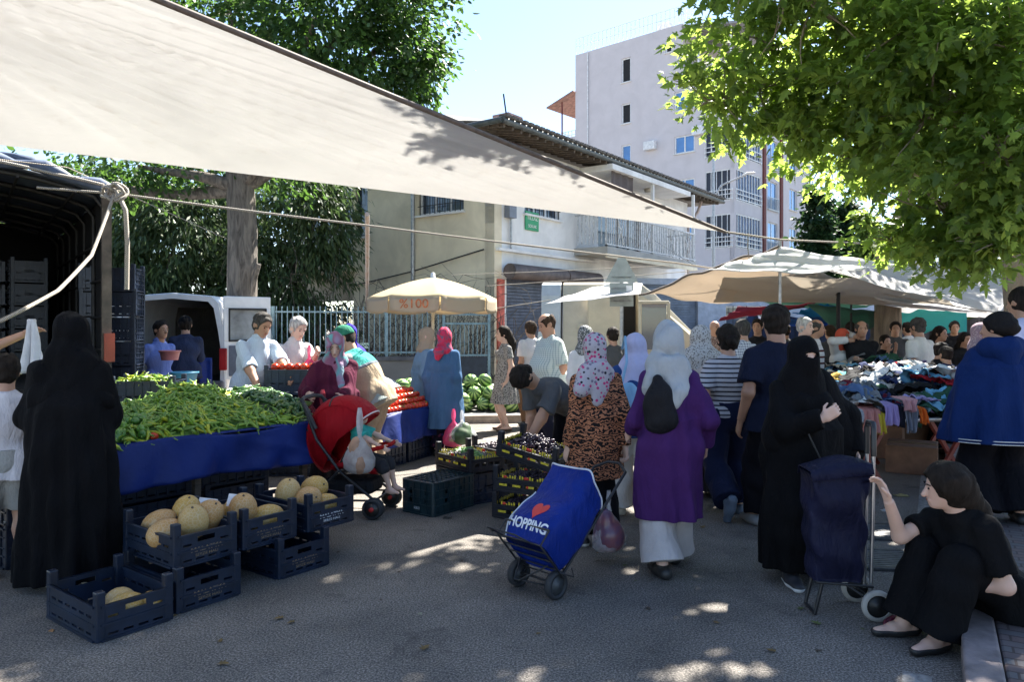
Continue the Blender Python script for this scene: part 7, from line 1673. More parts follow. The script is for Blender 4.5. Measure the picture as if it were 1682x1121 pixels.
# printed words on the back of the vest
bk_ = -nrm(Jv['f']); upv = nrm(Jv['u']); rt = -np.cross(bk_, upv) * -1
pos = Jv['C'] + Jv['u'] * .115 * 1.72 + bk_ * .158
Mt = Matrix.Translation(Vector(pos)) @ Matrix((Vector(np.cross(upv, bk_)), Vector(upv), Vector(bk_))).transposed().to_4x4()
textmesh('back_print', 'TAZE MEYVE\nSEBZE', .036, mat('print_dark', (.01, .06, .07), .7), vr2, Mt, .004)
person('figure in white bending forward behind the man with the vest', at_(632, 8.9), 250, 1.60, 'mid', .012, lean=55, seed=11, hands={'L': (.15, -.75, .8), 'R': (-.15, -.75, .8)}, items=[('top', cloth('tee_bright', (.62, .62, .62)), dict(sleeve=.98, hem=.1)), ('trousers', cloth('trs_grey', (.15, .15, .16))), ('hair', HG)])
person('woman in a long pale blue coat and tan headscarf, left of a pair', at_(699, 9.75), 115, 1.60, 'light', .009, sex='f', girth=1.1, yaw=-20, face=True, seed=12, lean=-2,
    items=[('dress', cloth('coat_palebl', (.15, .24, .33)), dict(sleeve=.98, z=.42, r=(.26, .23), g=.035, fold=.012, nf=5)), ('skirt', cloth('skirt_navy', (.015, .02, .04)), dict(z=.1, r=(.22, .2))), ('hijab', cloth('scarf_tan', (.30, .24, .17)), dict(tails=[((0, -.08, -.02), (0, -.13, -.14), .07, .04)])), ('shoes', SHB)])
wb, Jw = person('woman in mid blue coat and red patterned headscarf carrying two bags', at_(729, 9.15), 160, 1.60, 'light', .008, sex='f', girth=1.1, yaw=35, seed=13, lean=-2,
    items=[('dress', cloth('coat_blue', (.05, .11, .21)), dict(sleeve=.96, z=.36, r=(.27, .24), g=.035, fold=.014, nf=5)), ('trousers', cloth('trs_floral', (.02, .015, .03), 'floral', (.2, .05, .1), (.05, .05, .2), sc=.5), dict(wide=.04)), ('hijab', cloth('scarf_red', (.45, .03, .06), 'swirl', (.48, .04, .10), (.06, .10, .16), sc=1.6), dict(back=.0, tails=[((0, .10, -.0), (0, .16, -.08), .07, .03)])), ('shoes', SHB)])
pw = wrist(wb, Jw, 'R', (0, 0, -.02))
bag('pink carrier bag hanging from the hand of the woman in the mid blue coat', P(745, 672, 8.9), .27, .46, film('pink_film2', (.85, .10, .25), .75, .35), [(0, 0, .7, .36, .9)], mat('pale_veg', (.45, .28, .2), .6), 6, 'carrier bags of the woman in blue')
bag('white carrier bag of greens beside the pink carrier bag', P(759, 674, 8.85), .32, .38, film('clear_film', (.80, .82, .84), .35, .25), [(0, 0, .7, .40, .9), (.1, 0, .5, .25, 1.2)], mat('bag_greens', (.05, .10, .04), .6, .5, 12), 7, 'carrier bags of the woman in blue')
# --- middle group
person('girl with very long dark hair in a black and white patterned dress', at_(830, 11.4), 285, 1.62, 'light', .010, sex='f', seed=14, yaw=-8, face=True,
    items=[('dress', cloth('dress_bw', (.30, .29, .28), 'floral', (.03, .03, .03), (.06, .06, .06), sc=1.2), dict(sleeve=.28, z=.42, r=(.23, .21), r0=(.13, .115), fold=.02, g=.014)), ('hair', HB, dict(style='long', L=.42)), ('shoes', mat('sandal_brown', (.10, .06, .04), .6), dict(top=-.03))])
person('man in a white polo and brown trousers behind the big man in plaid', at_(873, 11.9), 210, 1.70, 'tan', .011, seed=15, girth=1.1, items=[('top', cloth('polo_white', (.60, .58, .58)), dict(sleeve=.36, hem=.12, g=.022)), ('trousers', cloth('trs_brown2', (.16, .09, .05)), dict(g=.02)), ('hair', HBR), ('shoes', SHB)], hands={'R': (-.22, -.2, .85)})
person('big balding man in a pale green checked shirt looking down', at_(904, 9.4), 300, 1.78, 'tan', .009, seed=16, girth=1.35, aw=1.15, nw=1.25, pitch=22, yaw=-6, face=(.08, .06, .05), lean=2,
    items=[('top', cloth('check_green', (.50, .56, .53), 'plaid', (.18, .26, .27), sc=1.1), dict(sleeve=.42, hem=.14, g=.028, wr=.006)), ('collar', cloth('collar_dark', (.05, .07, .09))), ('trousers', cloth('trs_navy', (.012, .014, .028)), dict(g=.02)), ('hair', HBR, dict(style='bald')), ('shoes', SHB, dict(top=-.03))])
gm_, Jg = person('man in a grey t-shirt bending far down over the fruit crates', at_(938, 7.1), 312, 1.74, 'tan', .008, lean=68, seed=17, girth=1.05, aw=1.15, pitch=55, pel=.50,
    items=[('top', cloth('tee_grey', (.085, .088, .095)), dict(sleeve=.36, hem=.08, g=.022, wr=.007)), ('trousers', cloth('trs_black', (.006, .006, .009)), dict(g=.02)), ('hair', HB), ('shoes', SHB)],
    hands={'L': (.10, -.76, .46), 'R': (-.05, -.55, .60)}, feet={'L': (.12, .05), 'R': (-.14, .2)}, hn={'L': {'curl': 1.3, 'dir': V(.05, -.3, -1)}, 'R': {'curl': 1.2}})
person('woman in speckled grey headscarf and white top behind the floral headscarf', at_(962, 8.9), 190, 1.62, 'light', .012, sex='f', seed=18, items=[('dress', cloth('top_white', (.62, .61, .60)), dict(sleeve=.98, z=.5, r=(.25, .22))), ('skirt', cloth('skirt_dark', (.02, .02, .025)), dict(z=.08, r=(.24, .22))), ('hijab', cloth('scarf_speckle', (.10, .11, .11), 'dots', (.45, .45, .45), sc=1.3), dict(back=.0))])
lw_, Jl = person('woman in tiger striped dress and floral headscarf pulling the blue trolley', at_(980, 5.35), 197, 1.56, 'light', .007, sex='f', girth=.98, seed=19, aw=.95, yaw=-10,
    items=[('dress', cloth('tiger_dress', (.36, .15, .08), 'leopard', (.015, .012, .012)), dict(sleeve=.98, z=.52, r=(.205, .20), r0=(.145, .135), g=.022, fold=.010, nf=5, wr=.006)), ('trousers', cloth('trs_black', (.006, .006, .009)), dict(wide=.03)),
           ('hijab', cloth('scarf_floral', (.38, .36, .40), 'floral', (.42, .05, .16), (.16, .14, .20), sc=.85), dict(back=.0, tails=[((.0, .10, .02), (.05, .13, -.18), .075, .05, (0, 1, 0)), ((.08, .05, .0), (.16, .10, -.10), .08, .06)])), ('shoes', sneaker('sneaker_black', (.02, .02, .025), (.6, .6, .6)))],
    hands={'R': (-.17, .12, .74), 'L': (.20, -.05, .74)}, poles={'L': V(.1, 1, -.4), 'R': V(-.1, 1, -.4)}, hn={'R': {'curl': 1.4}}, feet={'L': (.08, -.10), 'R': (-.08, .06)})
bag('white carrier bag with dark aubergines and onions hanging beside the tiger striped dress', P(1000, 806, 5.0), .25, .42, film('clear_film2', (.72, .74, .80), .45, .3), [(0, 0, .62, .42, 1.1), (-.12, 0, .35, .26, 1.6), (.2, .05, .75, .26, 1)], mat('aubergine', (.05, .04, .09), .3, .5, 6, two=(.25, .08, .07)), 8)
person('woman in white headscarf, navy top, white wide trousers, with a light blue bag', at_(1045, 6.15), 184, 1.55, 'light', .008, sex='f', girth=1.05, seed=20, aw=1.1,
    items=[('dress', cloth('top_navy', (.02, .05, .16)), dict(sleeve=.98, z=.70, r=(.25, .22), g=.025, fold=.01, wr=.006)), ('trousers', cloth('trs_white', (.62, .58, .54)), dict(g=.035, wide=.07)), ('hijab', cloth('scarf_white', (.42, .42, .60)), dict(cape=.16, back=.0, t=.02)), ('shoes', mat('shoe_beige', (.5, .46, .38), .6))], feet={'L': (.10, -.18), 'R': (-.10, .16)})
t = thing('shoulder_bag', 'light blue soft shoulder bag worn by the woman in the white headscarf', 'bag', P(1031, 662, 5.85), .2); Fl = Field((-.2, -.12, -.2), (.2, .12, .2), .009); Fl.ell((0, 0, 0), (.125, .055, .17), None, .02); Fl.cap((-.08, 0, -.1), (.08, 0, -.1), .05, .05, .04); Fl.wrinkle(.007, 4); Fl.obj('pouch', cloth('bag_blue', (.24, .42, .60), rough=.6), t); MB().tube([(-.05, 0, .15), (.0, .02, .32), (.03, .14, .52), (.05, .26, .42)], .011, 6).build('strap', cloth('bag_blue', (.24, .42, .60), rough=.6), t)
pw_, Jp = person('woman in long purple coat and pale grey headscarf with small black backpack', at_(1100, 4.8), 186, 1.62, 'light', .006, sex='f', girth=1.0, seed=21, aw=1.0, yaw=-8,
    items=[('dress', cloth('coat_purple', (.052, .017, .095)), dict(sleeve=.96, z=.36, r=(.225, .21), r0=(.15, .135), g=.024, lg=.028, fold=.016, nf=5, wr=.009, pow=1.0)), ('trousers', cloth('trs_cream', (.42, .39, .39)), dict(g=.008, wide=.10, frac=.97)),
           ('hijab', cloth('scarf_grey', (.34, .36, .38)), dict(back=-.01, t=.022, wr=.011, tails=[((.0, .10, .03), (.03, .16, -.17), .085, .05, (0, 1, 0)), ((-.03, .11, .0), (-.02, .17, -.12), .07, .05, (0, 1, 0)), ((.08, .03, .02), (.13, .08, -.10), .09, .05)])), ('shoes', SHB)],
    hands={'L': (.20, -.24, .88), 'R': (-.27, -.08, .82)}, poles={'L': V(.15, 1, -.3), 'R': V(-.2, 1, -.3)}, feet={'L': (.07, .07), 'R': (-.10, -.22)}, hn={'R': {'curl': 1.2}})
bp = thing('backpack', 'small black drawstring backpack on the back of the woman in purple', 'backpack', (0, 0, 0)); bp.location = pw_.location + Vector((-.095, -.16, 1.12)); bp.rotation_euler = (R(4), R(-6), 0); bp.scale = (.8, .8, .86)
Fl = Field((-.2, -.15, -.25), (.2, .15, .25), .008); Fl.ell((0, 0, -.03), (.125, .075, .19), None, .02); Fl.cap((-.07, 0, -.14), (.07, 0, -.14), .06, .06, .05); Fl.cap((0, 0, .05), (0, .01, .17), .07, .045, .04); Fl.wrinkle(.006, 2); Fl.obj('pouch', cloth('bag_black', (.012, .012, .015), rough=.6), bp)
mb = MB(); mb.tube([(.05, .0, .10), (.10, .05, .125), (.145, .12, .13), (.17, .2, .10)], .014, 6, flat=.4); mb.tube([(.08, .02, -.12), (.17, .10, -.08), (.20, .2, -.02)], .010, 6); mb.build('straps', cloth('bag_black', (.012, .012, .015), rough=.6), bp)
person('woman in a white lace headscarf and beige top behind the woman in purple', at_(1152, 7.0), 186, 1.62, 'light', .009, sex='f', seed=22, girth=1.1, items=[('dress', cloth('top_beige', (.42, .36, .32)), dict(sleeve=.98, z=.5, r=(.26, .23), g=.025)), ('skirt', cloth('skirt_dark', (.02, .02, .025)), dict(z=.08, r=(.24, .22))), ('hijab', cloth('scarf_lace', (.46, .44, .42), 'dots', (.16, .15, .14), sc=1.3), dict(back=.0, cape=.03)), ('shoes', SHB)])
st_, Js = person('woman with a dark hair bun in a black and white striped top mid stride', at_(1197, 6.3), 183, 1.62, 'mid', .008, sex='f', seed=23, girth=1.1, aw=1.1,
    items=[('top', cloth('breton', (.46, .44, .46), 'stripes', (.02, .02, .03), sc=1.05), dict(sleeve=.42, hem=.02, g=.022)), ('trousers', cloth('trs_navyblue', (.010, .014, .038)), dict(g=.03, wide=.055, rise=.07)), ('hair', HB, dict(style='bun', t=.018, bz=-.01)), ('shoes', mat('shoe_navy', (.10, .13, .18), .7))],
    feet={'L': (.10, .28, .10, .1, -.4, -.9), 'R': (-.10, -.05)}, hands={'L': (.24, -.12, .95), 'R': (-.26, .0, .85)})
person('tall dark haired young man in a navy t-shirt seen from behind', at_(1276, 5.8), 184, 1.77, 'dark', .008, seed=24, aw=1.05, nw=1.1,
    items=[('top', cloth('tee_navy', (.009, .012, .028)), dict(sleeve=.36, hem=.13, g=.03, wr=.007)), ('trousers', cloth('trs_black', (.006, .006, .009)), dict(g=.03, wide=.02)), ('hair', HB, dict(style='thick', t=.014)), ('shoes', SHG)], hands={'L': (.27, -.05, .86), 'R': (-.33, -.08, .84)}, feet={'L': (.1, -.2), 'R': (-.1, .1)})
nq, Jn = person('woman in full black robe and face veil, only eyes and hand showing', at_(1316, 4.72), 6, 1.545, 'light', .006, sex='f', seed=25, girth=1.1, yaw=4, face=(.02, .015, .01), nomouth=True,
    items=[('dress', cloth('niqab_black', (.004, .004, .005), var=.25), dict(sleeve=1.0, z=.09, r=(.25, .22), r0=(.20, .17), g=.04, fold=.036, nf=6, wr=.010, pow=1.0, foot=V(-.02, 0, 0))),
           ('niqab', cloth('niqab_black', (.004, .004, .005)), dict(cape=.36, t=.024, wr=.006)), ('shoes', SNK, dict(g=.012))],
    hands={'R': (-.02, -.30, 1.05), 'L': (.34, -.04, .80)}, poles={'R': V(-.6, .3, -.6), 'L': V(1, .5, 0)}, hn={'R': {'dir': V(.35, -.1, .25), 'n': V(.1, .9, -.1), 'curl': .9, 'thumb': V(0, 0, 1)}}, feet={'L': (.15, .1), 'R': (-.13, -.12)})
# cloak falling from her left arm
Fl = fields(Jn, .010, .34); Fl.cap(V(.10, .03, 1.18), V(.27, .05, .82), .16, .175, .06, V(0, 1, 0), .7); Fl.cap(V(.25, .05, .85), V(.19, .05, .58), .165, .10, .06, V(0, 1, 0), .7); Fl.wrinkle(.010, 7, (30, 30, 6)); Fl.obj('cloak', cloth('niqab_black', (.004, .004, .005)), nq)
t = thing('waist_bag', 'narrow dark pouch on a strap hanging at the hip of the veiled woman', 'bag', nq.location + Vector((.06, -.26, .70)), 0); MB().box((0, 0, 0), (.05, .03, .15), Euler((0, R(-25), 0)).to_matrix()).build('pouch', mat('pouch', (.06, .065, .08), .5), t, bevel=.012); MB().tube([(-.03, 0, .07), (-.12, -.01, .25), (-.05, .0, .40)], .006, 5).build('strap', M_RUB, t)
bh, Jb = person('person in a bright blue hooded cape and black turban at the right edge', Vector((at_(1640, 5.6).x, 5.6, .118)), 172, 1.60, 'mid', .008, sex='f', seed=26, girth=1.25, aw=1.2, yaw=40,
    items=[('dress', cloth('cape_blue', (.007, .022, .095)), dict(sleeve=.62, z=.62, r=(.40, .28), r0=(.22, .17), g=.045, fold=.026, nf=6, wr=.010, waist=.22, bell=.3)), ('trousers', cloth('trs_black', (.006, .006, .009)), dict(g=.04, wide=.09)), ('turban', cloth('turban_black', (.016, .014, .014)), dict(bz=.01)), ('shoes', SHB)], feet={'L': (.15, 0), 'R': (-.15, 0)})
Fl = fields(Jb, .011, .3); S_ = Jb['S']; Fl.cap(S_ + V(-.10, .06, .02), S_ + V(.10, .06, .02), .09, .09, .05); Fl.cap(S_ + V(0, .12, .0), S_ + V(0, .17, -.16), .10, .03, .05); Fl.ell(S_ + V(0, .0, .08), (.075, .085, .12), None, .03, sub=True); Fl.wrinkle(.006, 3); Fl.obj('hood', cloth('cape_blue', (.007, .022, .095)), bh)
mb = MB(); zz = .625
for dz in (0, .022): mb.tube([V(.405 * math.cos(a), .285 * math.sin(a), zz + dz) for a in np.linspace(0, 6.2832, 50)], .004, 4, cap=False)
mb.build('hem_piping', mat('white_piping', (.55, .55, .55), .6), bh)
# --- seated woman on the kerb
sw_, Jsw = person('young woman in black sitting on the kerb with one hand raised', Vector((2.50, 3.84, 0)), 283, 1.56, 'light', .006, sex='f', seed=27, lean=29, aw=1.0, yaw=-30, pel=.155, face=True,
    items=[('top', cloth('tee_black', (.006, .006, .007)), dict(sleeve=.36, hem=.15, g=.028, wr=.007)), ('trousers', cloth('trs_blackwide', (.005, .005, .006)), dict(g=.028, wide=.05, rise=.08)), ('hair', HB, dict(style='long', L=.16, side=.0, t=.024)), ('shoes', SHB, dict(top=-.035))],
    feet={'L': (.10, -.44), 'R': (-.10, -.46)}, knees={'L': V(.1, -.6, 1.2), 'R': V(-.1, -.6, 1.2)},
    hands={'R': (-.10, -.55, .70), 'L': (.04, -.30, .30)}, poles={'R': V(-.2, .0, -1), 'L': V(.45, .35, -.8)}, hn={'R': {'dir': V(-.25, -.25, .9), 'n': V(-.2, -.6, .3), 'curl': .5}})
# --- far crowd
def far(label, px, Y, rz, H, top, tc, bot, hair, z=0, skin='tan', sex='m', sl=.36, extra=(), **kw):
    it = [('top' if sex != 'f' or top != 'dress' else 'dress', tc, dict(sleeve=sl, hem=.12, g=.022) if top != 'dress' else dict(sleeve=.98, z=.3, r=(.26, .23))), ('trousers', bot)] + list(hair) + [('shoes', SHB)] + list(extra)
    L_ = at_(px, Y); L_.z = z; kw.setdefault('face', (rz < 80 or rz > 300))
    return person(label, L_, rz, H, skin, .013, items=it, sex=sex, seed=int(px), **kw)
CW = cloth('far_white', (.60, .60, .58)); CB = cloth('far_black', (.014, .014, .016)); CG_ = cloth('far_grey', (.08, .08, .08)); CN = cloth('far_navy', (.02, .03, .08)); JN = cloth('denim_light', (.20, .30, .42))
far('bald man in a brown patterned shirt far behind the lace headscarf', 1172, 13.5, 20, 1.72, 'top', cloth('brown_print', (.18, .12, .10), 'dots', (.4, .33, .28), sc=.8), CB, [], face=True)
far('man in a blue and white checked shirt looking away behind the striped top woman', 1222, 9.6, 215, 1.70, 'top', cloth('gingham', (.50, .52, .58), 'plaid', (.02, .03, .10), sc=1.4), CB, [('hair', HGR)])
far('dark haired man in black far behind the gingham shirt', 1245, 12.5, 330, 1.74, 'top', CB, CB, [('hair', HB)])
far('grey haired man in a white top left of the striped shirt man', 1318, 10.2, 40, 1.74, 'top', CW, CB, [('hair', HG)], skin='light', face=True)
far('man in a red, black and white striped shirt behind the grey haired man', 1337, 10.6, 60, 1.72, 'top', cloth('stripe_far', (.58, .56, .56), 'stripes', (.08, .02, .02), sc=2.4), CB, [('hair', HGR, dict(style='bald'))])
far('person in grey with a crossed bag strap behind the dark pole', 1365, 12.6, 190, 1.64, 'top', CG_, CB, [('hair', HBR)])
far('woman in a white blouse, light jeans and orange cap photographing', 1381, 11.2, 30, 1.58, 'top', CW, JN, [('hijab', cloth('cap_orange', (.5, .09, .05)))], sex='f', sl=.98, hands={'L': (.05, -.2, 1.45), 'R': (-.12, -.2, 1.4)}, girth=1.15)
far('bald man in a black t-shirt with folded arms behind the clothes stall', 1414, 11.0, 350, 1.70, 'top', CB, CB, [('hair', HGR, dict(style='bald'))], face=True, hands={'L': (-.1, -.28, 1.12), 'R': (.1, -.26, 1.08)}, girth=1.15, aw=1.15)
far('dark haired child in black holding hands to the face', 1452, 11.8, 10, 1.48, 'top', CB, CB, [('hair', HB)], hands={'L': (.05, -.2, 1.22), 'R': (-.08, -.2, 1.2)}, skin='mid')
far('man in dark grey seen between the child and the white t-shirt man', 1470, 13, 340, 1.70, 'top', CG_, CB, [('hair', HB)])
far('broad man in a white t-shirt seen from behind at the clothes stall', 1511, 10.6, 205, 1.74, 'top', CW, CB, [('hair', HGR)], girth=1.2, aw=1.1)
far('woman with long dark hair in black right of the white t-shirt man', 1541, 11.8, 30, 1.62, 'top', CB, CB, [('hair', HB, dict(style='long', L=.3))], sex='f')
far('boy in a black t-shirt leaning over the clothes stall', 1528, 9.6, 60, 1.42, 'top', CB, CB, [('hair', HB)], lean=12, hands={'L': (.1, -.4, .95), 'R': (-.1, -.4, .95)})
far('boy in a navy t-shirt seen from behind right of the leaning boy', 1556, 9.3, 190, 1.36, 'top', CN, CB, [('hair', HB)])
far('woman in a mauve headscarf and lilac top behind the blue cape', 1607, 9.0, 60, 1.66, 'top', cloth('lilac_far', (.42, .38, .52)), CB, [('hijab', cloth('mauve', (.22, .16, .20), 'dots', (.35, .28, .3)), dict(cape=.06))], sex='f', sl=.98)
far('dark haired woman in black sitting behind the stall on the right', 1583, 11.5, 10, 1.52, 'top', CB, CB, [('hair', HB, dict(style='long', L=.3))], sex='f')
far('tall man in a pale lilac shirt cut by the right picture edge', 1683, 6.9, 200, 1.86, 'top', cloth('lilac_shirt', (.50, .50, .66)), CB, [('hair', HB)], z=.12)
far('dark haired person in a grey shirt between the wall of clothes and the stall', 1290, 13.2, 160, 1.66, 'top', CG_, CN, [('hair', HB)])
far('man in navy standing under the blue sheet', 1397, 14.5, 170, 1.70, 'top', cloth('maroon_far', (.12, .02, .03)), CB, [('hair', HB)])
far('woman in a dark headscarf and long coat under the green sheet', 1436, 15, 20, 1.60, 'dress', CN, CB, [('hijab', CG_)], sex='f')
far('man in a pale shirt far away near the teal screen', 1492, 15.0, 200, 1.70, 'top', cloth('far_pale', (.4, .42, .45)), CB, [('hair', HB)])
far('man in a black polo standing at the far right table', 1567, 14.2, 340, 1.72, 'top', CB, CG_, [('hair', HB)])
far('head of a dark haired person visible by the grey sign pole', 1008, 10.8, 200, 1.60, 'top', CG_, CB, [('hair', HB)])

# ================= CARTS AND STROLLER
def wheel(mb_parent, c, r, w_, axis, tm, hm, name='wheel'):
    o = MB().lathe([(r * .72, -w_ / 2), (r * .96, -w_ / 2), (r, -w_ * .2), (r, w_ * .2), (r * .96, w_ / 2), (r * .72, w_ / 2), (r * .72, -w_ / 2)], c, 28, axis=axis).build(name, tm, mb_parent)
    h = MB().lathe([(0, -w_ * .42), (r * .2, -w_ * .45), (r * .24, -w_ * .25), (r * .73, -w_ * .2), (r * .73, w_ * .2), (r * .24, w_ * .25), (r * .2, w_ * .45), (0, w_ * .42)], c, 20, axis=axis).build('hub', hm, o); return o
# blue bag trolley
e1 = Vector((.70, -.715, 0)).normalized(); e2 = Vector((.56, .52, .645)); e2 = (e2 - e1 * e2.dot(e1)).normalized(); e3 = e1.cross(e2).normalized(); e3 = e3 if e3.z > 0 else -e3
bt = thing('shopping_trolley', 'blue bag shopping trolley with a red heart, tilted and pulled by the woman in stripes', 'trolley', (.15, 4.45, 0), 0, None, .94); MT = Matrix((e1, e2, e3)).transposed()
def tl(a, b, c): return Vector((0, 0, .095)) + e1 * a + e2 * b + e3 * c
W2, T2 = .185, .15
def bagp(u, v):      # u around, v along the length
    a = u * 2 * math.pi; cs_, sn = math.cos(a), math.sin(a); n_ = .42; x = W2 * math.copysign(abs(cs_) ** n_, cs_); y = T2 * math.copysign(abs(sn) ** n_, sn)
    k = 1 + .10 * math.sin(math.pi * v) + .016 * math.sin(9 * v + 3 * a) + .018 * math.sin(21 * v + 2 * a) * (1 - v * .2); return tl(x * k * (1.0 if v > .02 else .97), .07 + v * .56 + .045 * sn * v + .02 * math.sin(3 * a) * v, y * k + .03 * math.sin(v * 7) * (sn > 0) + .15)
MBL = cloth('trolley_blue', (.006, .022, .175), rough=.42, var=.2); mb = MB(); mb.grid(bagp, 96, 40)
n0 = len(mb.v); cb = tl(0, .07, .15); ctp = tl(.02, .60, .17); mb.v += [tuple(cb), tuple(ctp)]
for i in range(96): mb.f += [(i, i + 1, n0), (40 * 97 + i + 1, 40 * 97 + i, n0 + 1)]; mb.m += [0, 0]; mb.smooth += [True, True]
bg_ = mb.build('bag', MBL, bt)
mb = MB(); mb.tube([bagp(i / 60, 1.0) + e2 * .004 for i in range(61)], .007, 6); mb.build('top_piping', mat('trim_white', (.55, .58, .65), .5), bg_)
mb = MB(); mb.tube([bagp(.36, v) + e3 * .004 - e1 * .004 for v in np.linspace(0, .62, 20)], .005, 6); mb.build('seam_piping', mat('trim_white', (.55, .58, .65), .5), bg_)
def onbag(x, y, lift=.006):   # place flat marks on the bag face: x across, y along
    best = None; sn_ = 1; v = (y - .07) / .56
    ca = max(-1, min(1, x / (W2 * (1 + .10 * math.sin(math.pi * v))))); a = math.acos(math.copysign(abs(ca) ** (1 / .42), ca)); return bagp(a / (2 * math.pi), v) + e3 * lift
def wrapmesh(src, parent, name, m):
    bm = bmesh.new(); bm.from_mesh(src); bmesh.ops.subdivide_edges(bm, edges=[e for e in bm.edges if e.calc_length() > .02], cuts=2)
    me = bpy.data.meshes.new(name); bmesh.ops.triangulate(bm, faces=bm.faces)
    for v in bm.verts: v.co = onbag(v.co.x, v.co.y, .003 + v.co.z)
    bm.to_mesh(me); bm.free(); me.materials.clear(); me.materials.append(m); return link(name, me, parent)
MWT = mat('print_white', (.68, .70, .74), .5, .05); MHR = mat('heart_red', (.55, .02, .02), .5, .1)
to = textmesh('tmp', 'SHOPPING', .085, MWT, None, Matrix.Translation((-.01, .155, 0)), .0006, bold=.0022, sx=.86); wrapmesh(to.data, bg_, 'lettering', MWT); bpy.data.objects.remove(to)
mb = MB(); hp = []
for i in range(40): a = 2 * math.pi * i / 40; hp.append((.0048 * 16 * math.sin(a) ** 3 * .78 + .02, .275 + .0048 * (13 * math.cos(a) - 5 * math.cos(2 * a) - 2 * math.cos(3 * a) - math.cos(4 * a))))
mb.v = [(x, y, 0) for x, y in hp] + [(x * .5 + .01, y * .5 + .1375, 0) for x, y in hp] + [(.02, .275, 0)]; mb.f = [(i, (i + 1) % 40, 40 + (i + 1) % 40, 40 + i) for i in range(40)] + [(40 + i, 40 + (i + 1) % 40, 80) for i in range(40)]; mb.m = [0] * 80; mb.smooth = [False] * 80
ho_ = mb.build('tmp2', MHR); wrapmesh(ho_.data, bg_, 'heart', MHR); bpy.data.objects.remove(ho_)
MFB = mat('frame_black', (.015, .015, .017), .4, .2, 8)
mb = MB()
for s_ in (-1, 1): mb.tube([tl(s_ * .15, -.02, -.02), tl(s_ * .15, .55, -.02), tl(s_ * .14, .95, -.03)], .010, 8)
mb.tube([tl(-.14, .95, -.03), tl(-.05, 1.02, -.03), tl(.05, 1.02, -.03), tl(.14, .95, -.03)], .011, 8)
for b in (.12, .34, .56): mb.tube([tl(-.15, b, -.02), tl(.15, b, -.02)], .006, 6)
mb.build('handle_frame', MFB, bt)
mb = MB(); 
for s_ in (-1, 1): mb.tube([tl(s_ * .19, .05, .0), tl(s_ * .19, .05, .32), tl(s_ * .19, .16, .33)], .007, 6)
for c in (.0, .08, .16, .24, .32): mb.tube([tl(-.19, .05, c), tl(.19, .05, c)], .005, 6)
for b, c in ((.16, .33),): mb.tube([tl(-.19, b, c), tl(.19, b, c)], .007, 6)
mb.tube([tl(-.14, .05, .32), tl(-.14, .0, .46), tl(.10, .0, .46), tl(.10, .05, .32)], .006, 6); mb.tube([tl(-.12, .05, .1), tl(-.02, -.12, .14), tl(.1, -.03, .0)], .006, 6); mb.tube([tl(.12, .05, .1), tl(.02, -.12, .14), tl(-.1, -.03, .0)], .006, 6)
mb.tube([tl(-.16, 0, 0), tl(.16, 0, 0)], .008, 6); mb.tube([tl(.19, .05, .05), tl(.24, .09, -.02), tl(.19, .14, -.02)], .005, 6)
mb.build('basket_frame', MFB, bt)
for s_ in (-1, 1): wheel(bt, Vector((0, 0, .088)) + e1 * (.165 * s_), .088, .045, e1, mat('tyre_black', (.02, .022, .026), .7), mat('hub_grey', (.06, .065, .07), .5))
# navy upright trolley
nt_ = thing('shopping_trolley', 'upright dark navy shopping trolley with an aluminium handle standing before the veiled woman', 'trolley', (1.84, 4.16, 0), R(-4)); MNV = cloth('trolley_navy', (.010, .011, .030), rough=.5, var=.3)
def nb(u, v):
    a = u * 2 * math.pi; cs_, sn = math.cos(a), math.sin(a); n_ = .3; tp_ = .80 + .2 * v; x = .165 * math.copysign(abs(cs_) ** n_, cs_) * tp_; y = .12 * math.copysign(abs(sn) ** n_, sn) * tp_
    return Vector((x - .03 + .012 * math.sin(v * 9 + a * 2) * (sn < 0) + .008 * math.sin(v * 19 + a), y + .012 * math.sin(v * 13 + a * 3), .19 + v * (.60 - .05 * cs_ * (1 if v > .9 else 0)) + (.05 * cs_ * v)))
mb = MB(); mb.grid(nb, 80, 30); n0 = len(mb.v); mb.v += [(-.03, 0, .19), (.0, 0, .83)]
for i in range(80): mb.f += [(i, i + 1, n0), (30 * 81 + i + 1, 30 * 81 + i, n0 + 1)]; mb.m += [0, 0]; mb.smooth += [True, True]
mb.build('bag', MNV, nt_)
mb = MB(); mb.grid(lambda u, v: Vector((-.19 + u * .33, -.13 + v * .26, .80 + .045 * u + .05 * math.sin(u * math.pi) * math.sin(v * math.pi) + (.0 if 0 < v < 1 else -.05))), 12, 10); mb.build('flap', MNV, nt_, solid=.006)
ALU = mat('aluminium', (.45, .46, .48), .3, .1, 4, metal=.85); mb = MB()
for s_ in (-1, 1): mb.tube([(.155, s_ * .045, .12), (.165, s_ * .045, .6), (.17, s_ * .045, 1.02)], .011, 8)
mb.tube([(.17, -.045, 1.02), (.172, -.04, 1.05), (.172, .04, 1.05), (.17, .045, 1.02)], .012, 8); mb.build('handle_frame', ALU, nt_)
MB().tube([(.17, -.045, .88), (.17, -.045, 1.03), (.172, -.035, 1.06), (.172, .035, 1.06), (.17, .045, 1.03), (.17, .045, .88)], .016, 8).build('grip', MFB, nt_)
mb = MB(); mb.tube([(-.16, -.09, .19), (.15, -.09, .17)], .008, 6); mb.tube([(-.16, .09, .19), (.15, .09, .17)], .008, 6); mb.tube([(-.12, -.08, .18), (-.16, -.08, .01)], .010, 6); mb.tube([(-.12, .08, .18), (-.16, .08, .01)], .010, 6); mb.tube([(-.16, -.08, .012), (-.16, .08, .012)], .010, 6); mb.tube([(.15, -.13, .085), (.15, .13, .085)], .008, 6); mb.tube([(.0, -.09, .18), (.15, -.12, .085)], .007, 6); mb.build('base_frame', MFB, nt_)
